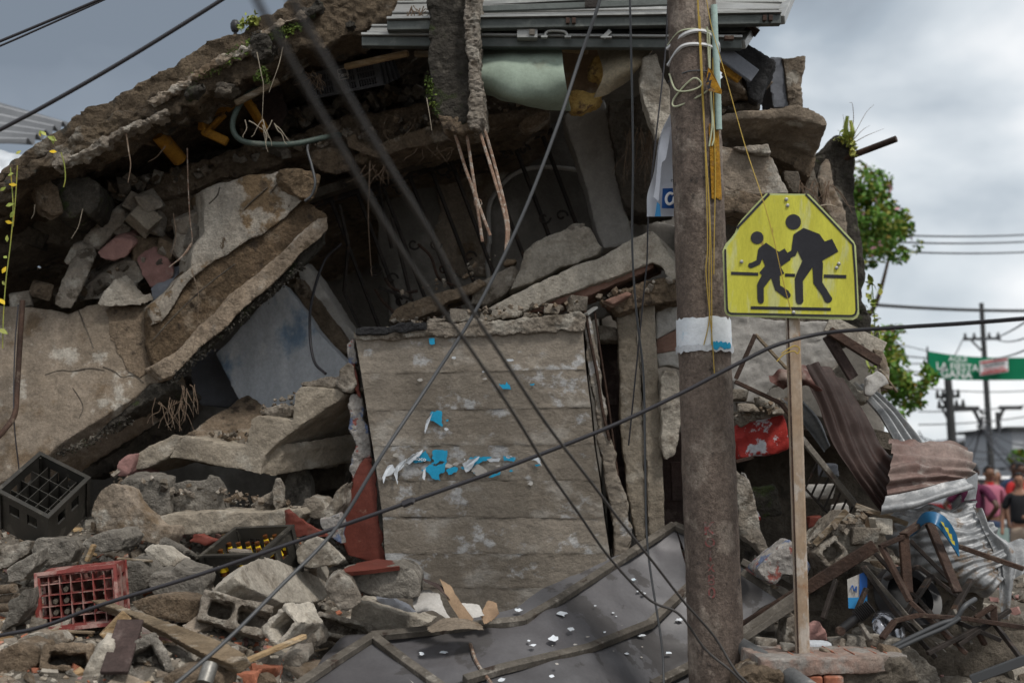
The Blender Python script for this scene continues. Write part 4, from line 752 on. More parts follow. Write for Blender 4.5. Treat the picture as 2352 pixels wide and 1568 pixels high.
for k in range(4):
    a = B_.lerp(P(900, 120, 8.0), (k + .5) / 4); b = C_.lerp(P(920, 178, 8.0), (k + .5) / 4); bar('end_rib', a + Vector((.004, -.008, 0)), b + Vector((.004, -.008, 0)), .014, .014, M['crategrey'], ck)
plate('crate_floor', [D_, C_, P(920, 178, 8.0), P(730, 222, 8.2)], 0, (0, 0, .01), M['crategrey'], ck)
plate('crate_back', [P(720, 165, 8.15), P(900, 118, 8.05), P(918, 178, 8.05), P(735, 222, 8.15)], 0, (0, .01, 0), M['crategrey'], ck)
# yellow machinery and pipe in the rubble
ym = empty('yellow_machine', P(510, 300, 8.0), 'worn yellow machine frame crushed under the roof', 'machine')
for a in [((600, 185, 7.9), (516, 250, 7.9), .10, .03), ((516, 250, 7.85), (468, 262, 7.8), .06, .05), ((470, 262, 7.8), (466, 300, 7.8), .05, .05), ((466, 300, 7.8), (522, 326, 7.8), .05, .05), ((516, 262, 7.8), (470, 310, 7.8), .06, .02), ((560, 220, 7.85), (610, 300, 7.9), .08, .03), ((530, 210, 7.9), (590, 250, 7.9), .12, .02)]:
    bar('frame_bar', P(*a[0]), P(*a[1]), a[2], a[3], M['ochre'], ym, bev=.005)
mk('yellow_pipe', *tube_vf([P(362, 306, 7.75), P(412, 366, 7.95)], .048, 16), M['ochre'], None, True)
tag(bpy.data.objects['yellow_pipe'], 'short worn yellow tube sticking out of the dark debris', 'pipe')
chunk('brown_board', [(575, 200), (640, 190), (660, 260), (640, 300), (590, 290)], 8.1, .05, M['wooddark'], 'dark brown board beside the yellow machine', 'board', vox=.02, amp=.004)
tube('green_hose', pt([(640, 190, 7.6), (572, 215, 7.55), (540, 262, 7.5), (536, 300, 7.5), (560, 325, 7.5), (620, 332, 7.5), (680, 330, 7.5), (745, 316, 7.6), (780, 310, 7.9)]), .017, M['hose'], label='green garden hose looping below the roof edge', cat='hose')
tube('grey_wire', pt([(770, 312, 7.8), (720, 322, 7.6), (706, 340, 7.5), (716, 380, 7.45), (724, 420, 7.4), (716, 448, 7.4), (700, 462, 7.4)]), .008, M['cablegrey'], label='grey wire hanging over the broken top of the diagonal beam', cat='wire')
tube('black_wire', pt([(784, 560, 8.0), (745, 600, 8.0), (716, 690, 7.9), (712, 770, 7.8), (722, 830, 7.7), (748, 858, 7.6)]), .009, M['cable'], label='black wire hanging in front of the blue washed panel', cat='wire')
tube('brown_pipe', pt([(52, 690, 7.5), (46, 780, 7.45), (40, 880, 7.4), (34, 950, 7.3), (12, 985, 7.2), (-6, 1005, 7.1)]), .016, M['rust'], label='brown pipe running down the tan wall panel', cat='pipe')
tube('thin_wire', pt([(42, 700, 7.45), (34, 800, 7.4), (32, 960, 7.3), (44, 1080, 7.3)]), .004, M['cable'], label='thin black wire beside the brown pipe', cat='wire')
# back left: grey roofs seen over the slab
cn = empty('canopy_roof', P(60, 330, 14), 'pale ribbed metal canopy behind the roof edge at the far left', 'canopy')
patch('roof_sheet', [[P(-300, 150, 15), P(160, 282, 13)], [P(-300, 330, 13), P(60, 330, 12.5)]], 40, 30, M['roofwhite'], cn, corr=5, camp=.05, dirv='v', curve=False)
patch('plastic_cover', [[P(-200, 340, 13), P(-20, 350, 12.6), P(95, 362, 12.4)], [P(-200, 420, 12.5), P(-20, 420, 12.3), P(60, 400, 12.2)], [P(-200, 520, 12.4), P(-20, 500, 12.3), P(60, 470, 12.2)]], 30, 20, M['paper'], cn, crum=.06)
plate('canopy_wall', [(-300, 480), (40, 470), (40, 900), (-300, 900)], 13.5, (0, .1, 0), M['farwall'], cn)
# ------------------------------------------------------------------ utility pole
PD = 6.1
pb, ptp = P(1652, 1700, PD), P(1578, -260, PD)
pole = empty('utility_pole', pb, 'thick leaning concrete utility pole with a white paper band and yellow strings', 'utility pole')
def pole_pt(y):  # axis point at picture height y
    t = (1700 - y) / 1960.0; return pb.lerp(ptp, t), (64.5 - 9.5 * (1590 - y) / 1590.0) * PD / F
def pole_shell(y, ang, off=.002):
    c, r = pole_pt(y); return c + Vector((math.sin(ang), -math.cos(ang), 0)) * (r + off)
def pole_mesh():
    v, f = [], []; n = 48; rows = 110
    for j in range(rows + 1):
        c, r = pole_pt(1700 - 1960 * j / rows)
        for k in range(n):
            a = 2 * math.pi * k / n; q = c + Vector((math.sin(a), -math.cos(a), 0)) * r
            q += Vector((math.sin(a), -math.cos(a), 0)) * (.0035 * noise.fractal(q * 16, 1, 2, 4) + (-.006 if abs(a - .38) < .04 and noise.noise(q * 22) > -.05 else 0)); v.append(q)
    for j in range(rows):
        for k in range(n):
            k2 = (k + 1) % n; f.append((j * n + k, j * n + k2, (j + 1) * n + k2, (j + 1) * n + k))
    f.append(tuple(range(rows * n, rows * n + n))); return mk('shaft', v, f, M['pole'], pole, smooth=True)
pole_mesh()
def wrap(name, y0, y1, a0, a1, mat, off=.003, parent=pole, wob=0.0, nu=30, nv=10, thick=.001, ragy=0.0):
    g = []
    for j in range(nv + 1):
        row = []
        for i in range(nu + 1):
            a = a0 + (a1 - a0) * i / nu; y = y0 + (y1 - y0) * j / nv
            if ragy and j in (0, nv): y += ragy * (noise.noise(Vector((a * 6, j, 1))) + .5 * noise.noise(Vector((a * 19, j, 5))))
            row.append(pole_shell(y, a, off + wob * (noise.noise(Vector((a * 3, y * .02, 2))) + 1)))
        g.append(row)
    v = [p for r in g for p in r]; n1 = nu + 1
    f = [(j * n1 + i, j * n1 + i + 1, (j + 1) * n1 + i + 1, (j + 1) * n1 + i) for j in range(nv) for i in range(nu)]
    o = mk(name, v, f, mat, parent, smooth=True); return o
wrap('paper_band', 735, 800, -2.0, 2.0, M['paper'], .005, ragy=9, wob=.002)
wrap('torn_blue_edge', 798, 812, -1.6, 1.3, M['bluewash'], .008, ragy=8, wob=.006, nv=4)
wrap('torn_blue_edge', 792, 806, .1, .9, M['cyan'], .010, ragy=8, wob=.006, nv=4)
wrap('yellow_mark', 300, 468, .34, .86, M['yellowpaint'], .006, ragy=6)
for (ys, m, r_) in [(((112, -1.6), (96, -.4), (92, .3), (108, 1.0), (118, 1.6)), 'strap', .010), (((150, -1.6), (124, -.6), (122, .2), (128, .8), (142, 1.6)), 'strap', .009), (((104, -1.6), (88, -.6), (88, .3), (96, .8), (120, 1.6)), 'paleline', .004), (((188, -1.6), (182, -.4), (182, .5), (186, 1.6)), 'cablegrey', .004)]:
    tube('tie_strap', [pole_shell(y, a, .006) for y, a in ys], r_, M[m], pole, sides=5)
for pth in [[(60, .14), (300, .15), (560, .10), (640, .0), (780, .12), (866, .16)], [(-200, .05), (200, .10), (500, .20), (640, .10), (740, .05), (806, -.2)], [(-200, .08), (240, .13), (520, .22), (700, .16), (800, .1)], [(150, .62), (300, .55), (420, .5), (560, .35), (640, .28)]]:
    tube('yellow_string', [pole_shell(y, a, .012) for y, a in pth], .0025, M['yellowrope'], pole, n=12, sides=5)
for pth in [[(82, .40), (140, .42), (240, .45), (300, .46), (352, .30)], [(82, .40), (110, .5), (210, .45), (320, .52), (350, .42)], [(175, -1.3), (218, -.9), (226, -.3), (214, .1), (200, -.2), (236, -1.0), (256, -.9), (232, .2), (216, .3)]]:
    tube('pale_rope', [pole_shell(y, a, .012) for y, a in pth], .0042, M['paleline'], pole, n=10, sides=5)
# red hand painted letters down the shaft
for ch, y, s in [('K', 1212, .072), ('O', 1243, .052), ('1', 1273, .06), ('X', 1300, .042), ('8', 1327, .06), ('0', 1356, .062)]:
    v, f = text_vf(ch, s * 1.2); c, r = pole_pt(y); a0 = -.22
    vv = [pole_shell(y - px(p.y, PD), a0 + p.x / r, .003) for p in v]
    mk('painted_letter', vv, f, M['redpaint'], pole)
# danger plate tied to the pole
dp = empty('danger_sign', pole_shell(215, .95, .02), 'small yellow triangle sign with a black lightning arrow tied to the pole', 'sign')
tri = [pole_shell(y, a, .016) for y, a in [(153, .86), (160, .92), (215, 1.35), (216, 1.28), (206, .55), (200, .56)]]
tri = [P(1656, 216, 5.95), P(1618, 206, 5.92), P(1620, 198, 5.92), P(1627, 154, 5.93), P(1633, 160, 5.93), P(1657, 208, 5.95)]
plate('sign_plate', tri, 0, (.004, .008, 0), M['yellowpaint'], dp)
bolt = [P(1628, 166, 5.905), P(1633, 170, 5.905), P(1628, 186, 5.905), P(1635, 184, 5.905), P(1631, 200, 5.905), P(1634, 201, 5.905), P(1626, 207, 5.905), P(1624, 197, 5.905), P(1627, 198, 5.905), P(1629, 189, 5.905), P(1621, 192, 5.905)]
plate('lightning_mark', bolt, 0, (0, -.003, 0), M['signblack'], dp)
tube('mint_pipe', pt([(1640, 12, 6.0), (1643, 100, 6.0), (1648, 200, 6.0), (1651, 298, 6.0)]), .0155, M['mint'], label='thin pale mint pipe strapped along the right of the pole', cat='pipe', sides=10)
tube('yellow_twine', pt([(1618, -30, 6.0), (1634, 60, 5.96), (1664, 165, 5.9), (1710, 330, 5.8), (1748, 445, 5.64), (1775, 540, 5.62), (1800, 650, 5.62), (1818, 716, 5.63)]), .0020, M['yellowrope'], label='yellow twine running from the pole across the crossing sign', cat='string', sides=5)
# white banner sheet behind the pole
bn = empty('torn_banner', P(1520, 500, 6.3), 'white torn vinyl banner with a blue logo hanging behind the left of the pole', 'banner')
patch('banner_sheet', [[P(1540, 262, 6.25), P(1560, 262, 6.27), P(1585, 262, 6.3)], [P(1514, 320, 6.22), P(1550, 330, 6.28), P(1600, 330, 6.32)], [P(1500, 400, 6.24), P(1540, 410, 6.3), P(1600, 410, 6.34)], [P(1486, 450, 6.24), P(1535, 455, 6.28), P(1600, 455, 6.34)], [P(1485, 498, 6.22), P(1530, 497, 6.28), P(1600, 496, 6.34)]], 26, 40, M['banner'], bn, crum=.008, cf=6)
patch('banner_fold', [[P(1522, 300, 6.18), P(1541, 290, 6.2)], [P(1513, 345, 6.17), P(1530, 362, 6.15)], [P(1506, 420, 6.2), P(1520, 380, 6.16)], [P(1500, 452, 6.2), P(1512, 462, 6.18)]], 10, 24, M['banner'], bn, crum=.004)
plate('logo_panel', [(1522, 433, .0), (1552, 432, .03), (1552, 479, .03), (1520, 478, 0)], 6.20, (0, .002, 0), M['bannerblue'], bn)
plate('blue_stripe', [(1509, 464), (1516, 470), (1518, 497), (1504, 497)], 6.19, (0, .002, 0), M['bannercyan'], bn)
tube('logo_swirl', pt([(1546, 446), (1538, 444), (1531, 452), (1531, 463), (1537, 469), (1546, 464), (1549, 452)], 6.19), .007, M['white'], bn, sides=5)
text_on('small_print', 'ESE', .016, P(1546, 415, 6.2), (1, 0, 0), (0, 0, 1), M['signblack'], bn)
# ------------------------------------------------------------------ school crossing sign
SD = 5.7
sg = empty('school_crossing_sign', P(1850, 1590, SD), 'five sided yellow school crossing sign with two black walking figures on a rusty post', 'road sign')
def Q(x, y, lift=0.0):
    X = 1636.9 + x * .1978; Y = 430.8 + y * .1978; return P(X, Y, SD - lift)
def arc(c, r, a0, a1, n=8): return [(c[0] + r * math.cos(math.radians(a0 + (a1 - a0) * k / n)), c[1] + r * math.sin(math.radians(a0 + (a1 - a0) * k / n))) for k in range(n + 1)]
outl = [(620, 68), (1110, 76), (1130, 90), (1390, 360), (1640, 625), (1664, 680), (1690, 1200), (1702, 1460), (1680, 1510), (1630, 1535), (900, 1512), (200, 1494), (155, 1470), (140, 1430), (126, 1000), (115, 735), (150, 655), (215, 585), (262, 520), (284, 448), (330, 380), (470, 225)]
plate('sign_panel', [Q(*p) for p in outl], 0, (0, .004, 0), M['signedge'], sg)
inner = [(652, 90), (1075, 92), (1345, 372), (1620, 662), (1645, 1000), (1664, 1440), (1650, 1478), (1610, 1492), (900, 1468), (215, 1456), (180, 1440), (168, 1400), (152, 1000), (146, 740), (180, 670), (250, 585), (300, 500), (318, 445), (480, 268)]
yf_ = plate('yellow_face', [Q(*p, .0025) for p in inner], 0, (0, .0015, 0), M['signyellow'], sg)
def strip(name, path, wd, lift=.0045, closed=False):
    for i in range(len(path) - 1):
        a, b = Vector(path[i]).to_3d(), Vector(path[i + 1]).to_3d(); t = (b - a).normalized(); s = Vector((-t.y, t.x, 0)) * wd / 2; t = t * (wd * .2)
        q = [a - t + s, b + t + s, b + t - s, a - t - s]
        plate(name, [Q(p.x, p.y, lift + .0003 * (i % 3)) for p in q], 0, (0, .0015, 0), M['signblack'], yf_)
strip('border_line', [(655, 75), (470, 272), (285, 468)], 28)
strip('border_line', [(1082, 82), (1350, 360), (1630, 660), (1655, 1000), (1672, 1420), (1658, 1470), (1620, 1488), (1200, 1482), (600, 1468), (215, 1462), (180, 1445), (168, 1400), (150, 900), (146, 720)], 22)
strip('ground_line', [(222, 994), (522, 1005)], 36); strip('ground_line', [(848, 1014), (950, 1018)], 36); strip('ground_line', [(1300, 1028), (1544, 1034)], 40); strip('ground_line', [(450, 1394), (1366, 1412)], 36)
def fig(name, pts): plate(name, [Q(*p, .005) for p in pts], 0, (0, .002, 0), M['signblack'], yf_)
fig('adult_head', arc((937, 399), 90, 0, 345, 23)); fig('child_head', arc((517, 582), 74, 0, 345, 23))
fig('adult_figure', [(1056, 468), (1240, 538), (1302, 626), (1386, 594), (1460, 742), (1272, 850), (1282, 880), (1274, 1100)] + [(1378, 1268)] + arc((1340, 1290), 48, -20, 150, 8) + [(1270, 1250), (1170, 1112), (1160, 925), (1048, 1085), (1052, 1300)] + arc((1010, 1310), 45, 0, 180, 8) + [(962, 1260), (954, 1060), (970, 1010), (1042, 850), (986, 734), (964, 792), (912, 812), (905, 822), (902, 840), (790, 918), (832, 994), (780, 1022), (784, 1134)] + [(880, 1196)] + arc((868, 1248), 38, -50, 130, 8) + [(820, 1262), (726, 1190), (680, 1048), (594, 1162), (594, 1310)] + arc((560, 1312), 35, 0, 180, 8) + [(520, 1290), (516, 1130), (524, 1105), (570, 1016), (544, 984), (608, 908), (578, 826), (550, 890), (470, 928)] + arc((444, 903), 31, 70, 280, 8) + [(510, 842), (528, 720), (540, 700), (620, 640), (770, 745), (836, 706), (868, 756), (914, 730), (936, 560), (944, 540)])
for (x, y) in [(857, 135), (872, 206), (336, 860), (1466, 884), (1440, 930), (940, 1447)]:
    c = Q(x, y, .008); mk('bolt_head', *lathe_vf(c + Vector((0, .004, 0)), (0, -1, 0), [(.008, 0), (.008, .004), (.004, .007)], 10), M['aluminium'], sg, True)
# post: an angle of two flanges
a0, a1 = P(1820, 640, SD + .03), P(1849, 1600, SD + .03)
bar('post', a0 + Vector((0, .02, 0)), a1 + Vector((0, .02, 0)), .060, .045, M['postrust'], sg, upv=(0, 1, 0), bev=.009)
bar('post_edge_strip', a0 + Vector((-.026, -.0035, 0)), a1 + Vector((-.026, -.0035, 0)), .007, .004, M['rust'], sg, upv=(0, 1, 0))  # thin dark rust strip along the left edge of the post
tube('twine_knot', pt([(1795, 812), (1812, 800), (1826, 794), (1836, 800), (1832, 812), (1822, 806), (1800, 814), (1784, 830)], 5.62), .003, M['yellowrope'], sg, sides=5)
# ------------------------------------------------------------------ right upper ruin
for (nm, pts, d, ext, m, lab) in [
    ('jutting_slab', [(1650, 262), (1700, 252), (1755, 251), (1800, 243), (1827, 241), (1870, 252), (1898, 264), (1901, 278), (1898, 290), (1840, 275), (1800, 268), (1740, 272), (1680, 275), (1650, 280)], 7.2, (0, 1.2, -.36), 'tan', 'large tan roof slab jutting out right of the pole above the sign'),
    ('slab_underlayer', [(1640, 290), (1700, 300), (1830, 285), (1888, 300), (1876, 340), (1868, 380), (1858, 408), (1820, 380), (1780, 360), (1700, 330)], 7.5, (.05, .5, -.08), 'brown', 'brown underside block below the jutting roof slab'),  # browner block standing for the slab's underside
    ('layered_shard', [(1650, 190), (1675, 165), (1700, 180), (1745, 208), (1750, 220), (1735, 228), (1700, 222), (1660, 240), (1648, 225)], 7.3, .4, 'brown', 'layered broken shard between the black felt and the jutting slab'),
    ('layered_shard', [(1650, 246), (1690, 232), (1735, 226), (1752, 244), (1740, 252), (1690, 256)], 7.35, .5, 'darkbrown', 'dark thin slab lying just over the jutting roof slab'),
    ('leaning_shard', [(1655, 170), (1662, 156), (1676, 165), (1700, 190), (1712, 208), (1690, 200)], 7.2, .12, 'tan', 'small tan shard leaning against the pole below the brown board'),
    ('pale_boulder', [(1640, 330), (1680, 338), (1730, 350), (1771, 362), (1786, 390), (1800, 420), (1815, 446), (1770, 448), (1740, 452), (1700, 440), (1650, 430)], 7.2, .5, 'tan', 'broad pale boulder face between the pole and the crossing sign'),
    ('pale_boulder', [(1650, 428), (1700, 438), (1745, 452), (1770, 452), (1748, 478), (1722, 496), (1690, 484), (1655, 492)], 7.15, .4, 'brown', 'crumbling brown underside of the pale boulder beside the sign'),
    ('flat_stone', [(1678, 336), (1720, 332), (1762, 330), (1772, 352), (1750, 354), (1700, 345)], 7.15, .25, 'rubble', 'flat grey stone on the pale boulder right of the pole'),
    ('dark_block', [(1796, 388), (1836, 390), (1838, 440), (1822, 448), (1806, 420)], 7.3, .2, 'darkbrown', 'small dark block under the tip of the jutting slab'),
    ('dark_core', [(1640, 300), (1830, 300), (1880, 420), (1900, 760), (1640, 760)], 8.2, .6, 'darkbrown', 'dark heap core behind the crossing sign'),
    ('grey_render_panel', [(1670, 715), (1790, 735), (1905, 738), (1925, 790), (1935, 825), (1915, 850), (1880, 840), (1850, 855), (1800, 880), (1770, 890), (1750, 930), (1720, 925), (1690, 905), (1672, 850)], 7.5, .16, 'wallgrey', 'light grey rendered slab leaning behind the sign post'),
    ('broken_lip', [(1880, 842), (1915, 850), (1936, 825), (1940, 850), (1975, 900), (2000, 890), (1990, 925), (1960, 915), (1930, 900), (1900, 875)], 7.4, .2, 'pale', 'broken grey lip hanging off the grey rendered slab'),
    ('red_painted_block', [(1690, 968), (1740, 948), (1790, 938), (1806, 965), (1812, 1030), (1760, 1042), (1700, 1052), (1685, 1010)], 7.35, .3, 'redbright', 'concrete lintel with bright flaking red paint right of the pole'),
    ('lintel_top', [(1685, 965), (1700, 940), (1740, 925), (1790, 915), (1812, 940), (1800, 950), (1740, 962), (1700, 985)], 7.3, .35, 'rubble', 'crumbled grey ledge on top of the red painted lintel')]:
    chunk(nm, pts, d, ext if isinstance(ext, tuple) else (0.03, ext, 0), M[m], lab, 'rubble', vox=.016 if m != 'darkbrown' else .028, amp=.014, fq=7, amp2=.007)
for (x, y, w_, h_, lab) in [(1720, 936, 44, 22, 'grey stone on the red lintel near the pole'), (1762, 922, 46, 26, 'larger grey stone on the red lintel'), (1785, 945, 24, 14, 'tiny stone at the right of the red lintel'), (1698, 905, 36, 24, 'flat grey stone between pole and the grey rendered slab')]:
    rock('loose_stone', x, y, w_, h_, M['rubble'], lab, d=7.25, dep=.1, cat='stone', jit=.3)
cs = empty('column_stub', P(1810, 246, 7.9), 'upright broken column stub against the bright sky', 'column')
chunk('smooth_face', [(1770, 132), (1786, 130), (1798, 132), (1806, 190), (1812, 248), (1776, 248), (1768, 190)], 7.85, (0, .3, 0), M['bluegrey'], None, parent=cs, vox=.014, amp=.006, jamp=.006)
chunk('rough_face', [(1797, 134), (1820, 134), (1842, 128), (1849, 130), (1846, 180), (1840, 200), (1846, 248), (1812, 248), (1806, 190)], 7.83, (0, .3, 0), M['tan'], None, parent=cs, vox=.012, amp=.016, fq=12)
fe = chunk('roofing_felt', [(1700, 100), (1716, 97), (1745, 118), (1780, 140), (1781, 155), (1762, 186), (1750, 215), (1738, 232), (1722, 222), (1712, 190), (1690, 150), (1684, 118)], 7.25, (.03, .25, 0), M['tar'], 'black torn roofing felt draped beside the metal doors', 'felt', vox=.014, amp=.015, fq=8)
bar('leaning_board', P(1652, 116, 7.1), P(1733, 176, 7.1), .03, .085, M['bluegrey'], upv=(0, 0, 1), bev=.004, label='slate grey board leaning down from the pole under the doors', cat='board')
bar('leaning_board', P(1650, 142, 7.16), P(1703, 180, 7.16), .03, .07, M['ochre'], upv=(0, 0, 1), bev=.004, label='orange brown board behind the slate grey one', cat='board')
dw = empty('end_wall', P(1920, 770, 8.6), 'tall dark mossy end wall of the ruin with a fern on top', 'wall')
chunk('wall_mass', [(1862, 420), (1873, 352), (1900, 330), (1926, 311), (1952, 314), (1960, 345), (1962, 400), (1966, 460), (1972, 520), (1984, 640), (1998, 770), (1940, 780), (1880, 760)], 8.5, (.05, .5, 0), M['mossy'], None, parent=dw, vox=.02, amp=.03, fq=6, amp2=.01, jamp=.02)
chunk('bare_patch', [(1880, 410), (1892, 370), (1905, 360), (1915, 420), (1935, 470), (1950, 560), (1930, 560), (1900, 480)], 8.46, (0, .1, 0), M['tan'], None, parent=dw, vox=.018, amp=.02)
tube('iron_pipe', [P(1940, 364, 8.5), P(2059, 319, 8.3)], .022, M['rust'], label='rusty iron pipe poking out of the dark end wall into the sky', cat='pipe', smooth_path=False, sides=12)
# planks and pieces right of the grey slab
for (a, b, w_, h_, m, lab) in [((1900, 742, 7.3), (2028, 805, 7.3), .03, .10, 'pale', 'broken plaster board edge right of the sign'), ((1905, 760, 7.25), (2020, 832, 7.25), .04, .05, 'rust', 'dark red steel channel under the plaster board edge'), ((1900, 770, 7.3), (1960, 868, 7.3), .03, .06, 'wooddark', 'dark plank slanting right of the grey rendered slab'), ((1690, 870, 7.0), (1735, 768, 7.0), .016, .024, 'rust', 'bent rusty strap rising right of the pole'), ((1735, 768, 7.0), (1810, 850, 7.05), .014, .018, 'wood', 'thin brown rod slanting down behind the sign post'), ((1688, 876, 7.0), (1792, 925, 7.0), .022, .022, 'rust', 'long rusty angle running behind the sign post'), ((1792, 925, 7.0), (1830, 970, 7.0), .022, .022, 'rust', 'lower end of the rusty angle behind the sign post'), ((1840, 1005, 6.9), (1965, 1160, 6.9), .030, .030, 'gaterail', 'long grey tube slanting under the brown roofing'), ((1965, 1160, 6.7), (2085, 1203, 6.6), .030, .026, 'wood', 'grey brown tube lying before the brown roofing'), ((1992, 880, 7.2), (2050, 892, 7.2), .02, .02, 'wood', 'thin stick poking out by the white plaster flap'), ((2020, 848, 7.2), (2060, 900, 7.3), .015, .015, 'wood', 'bent twig like lath beside the tree')]:
    bar('debris_bar', P(*a), P(*b), w_, h_, M[m], bev=.003, label=lab, cat='debris')
chunk('plaster_flap', [(1990, 870), (2015, 850), (2036, 862), (2044, 880), (2020, 890), (2000, 910), (1988, 905)], 7.15, .03, M['wallwhite'], 'white plaster flap dangling at the right of the broken lip', 'plaster', vox=.010, amp=.008)
chunk('plaster_curl', [(2006, 800), (2030, 805), (2044, 850), (2040, 890), (2030, 900), (2028, 860), (2016, 830)], 7.25, .06, M['tan'], 'curled tan plaster edge at the far right of the slab', 'plaster', vox=.010, amp=.01)
# ------------------------------------------------------------------ roofing sheets
def sheet(label, grid, nu, nv, m, **k):
    o = patch('roofing_sheet', grid, nu, nv, M[m], **k); tag(o, label, 'roofing sheet', 'fallen roofing sheets'); return o
sheet('dark brown roofing sheet hanging steeply behind the sign post', [[P(1838, 845, 7.0), P(1880, 835, 7.1), P(1940, 880, 7.2)], [P(1880, 930, 6.95), P(1930, 930, 7.0), P(1988, 955, 7.1)], [P(1925, 1040, 6.85), P(1975, 1050, 6.9), P(2028, 1030, 7.0)], [P(2030, 1185, 6.75), P(2045, 1150, 6.75), P(2062, 1060, 6.8)]], 60, 60, 'sheetdark', corr=4, camp=.014, crum=.01)
sheet('small rusty torn flap of roofing just behind the sign post', [[P(1765, 862, 6.95), P(1800, 848, 6.95), P(1850, 838, 6.95)], [P(1772, 878, 6.9), P(1820, 870, 6.9), P(1870, 878, 6.9)], [P(1800, 895, 6.95), P(1840, 890, 6.95), P(1890, 900, 6.95)]], 30, 20, 'brownsheet', corr=2, camp=.012, crum=.012)
sheet('grey galvanised sheet slanting down behind the brown ones', [[P(1950, 878, 7.5), P(2000, 890, 7.5)], [P(2010, 940, 7.35), P(2060, 945, 7.4)], [P(2060, 1020, 7.2), P(2125, 1025, 7.25)], [P(2090, 1090, 7.1), P(2180, 1100, 7.1)]], 44, 40, 'galv', corr=3, camp=.02, crum=.006)
sheet('narrow pale strip of galvanised sheet behind the sign post', [[P(1795, 915, 7.1), P(1830, 905, 7.15)], [P(1850, 980, 7.1), P(1880, 960, 7.15)], [P(1895, 1040, 7.1), P(1905, 1020, 7.15)]], 20, 24, 'galv', corr=1, camp=.012)
sheet('folded brown roofing sheet with a dusty upper face', [[P(2040, 1012, 6.85), P(2100, 1012, 6.95), P(2170, 1022, 7.0), P(2222, 1030, 6.95)], [P(2050, 1045, 6.7), P(2110, 1045, 6.75), P(2180, 1052, 6.8), P(2240, 1065, 6.85)], [P(2042, 1090, 6.6), P(2110, 1085, 6.62), P(2180, 1086, 6.7), P(2238, 1095, 6.8)], [P(2034, 1140, 6.6), P(2100, 1128, 6.6), P(2170, 1112, 6.65), P(2232, 1112, 6.75)]], 90, 80, 'sheetdust', corr=5, camp=.014, dirv='v', crum=.034, cf=5)
sheet('pale galvanised lower lip folded under the brown sheet', [[P(2034, 1138, 6.58), P(2100, 1126, 6.58), P(2170, 1108, 6.62), P(2216, 1100, 6.7)], [P(2026, 1160, 6.52), P(2100, 1150, 6.5), P(2170, 1128, 6.56), P(2228, 1112, 6.66)], [P(2022, 1182, 6.52), P(2100, 1166, 6.5), P(2180, 1140, 6.58), P(2236, 1120, 6.68)]], 60, 24, 'silver', corr=1, camp=.010, dirv='v', crum=.010)
sheet('white curled end of the folded sheet near the crowd', [[P(2222, 1100, 6.7), P(2240, 1085, 6.8)], [P(2226, 1130, 6.68), P(2242, 1120, 6.75)], [P(2214, 1148, 6.68), P(2240, 1146, 6.72)]], 12, 20, 'galv', crum=.02)
sheet('big crumpled galvanised sheet bulging at the right', [[P(2090, 1165, 6.9), P(2160, 1150, 6.8), P(2215, 1148, 6.75), P(2240, 1146, 6.7)], [P(2050, 1190, 6.85), P(2140, 1185, 6.65), P(2210, 1185, 6.6), P(2246, 1175, 6.65)], [P(2040, 1240, 6.8), P(2140, 1230, 6.55), P(2220, 1230, 6.5), P(2272, 1215, 6.6)], [P(2070, 1300, 6.8), P(2140, 1290, 6.55), P(2220, 1280, 6.45), P(2290, 1255, 6.55)], [P(2150, 1350, 6.75), P(2200, 1330, 6.5), P(2250, 1310, 6.42), P(2310, 1290, 6.5)], [P(2235, 1370, 6.7), P(2270, 1365, 6.5), P(2290, 1345, 6.42), P(2320, 1320, 6.5)]], 120, 140, 'silver', corr=13, camp=.007, dirv='v', crum=.065, cf=4.6)
sheet('bright galvanised edge strip trailing out at the far right', [[P(2236, 1160, 6.6), P(2256, 1172, 6.6)], [P(2262, 1220, 6.55), P(2282, 1222, 6.55)], [P(2290, 1290, 6.5), P(2330, 1262, 6.5)], [P(2296, 1360, 6.45), P(2330, 1330, 6.45)], [P(2300, 1420, 6.45), P(2318, 1424, 6.45)]], 20, 50, 'silver', corr=1, camp=.015, crum=.02)
sheet('bent galvanised sheet corner leaving the frame at the right', [[P(2280, 1245, 6.6), P(2330, 1240, 6.7), P(2400, 1236, 6.8)], [P(2300, 1290, 6.5), P(2340, 1280, 6.6), P(2400, 1270, 6.7)], [P(2310, 1340, 6.45), P(2335, 1325, 6.5), P(2370, 1310, 6.6)]], 30, 24, 'silver', corr=3, camp=.018, crum=.02)
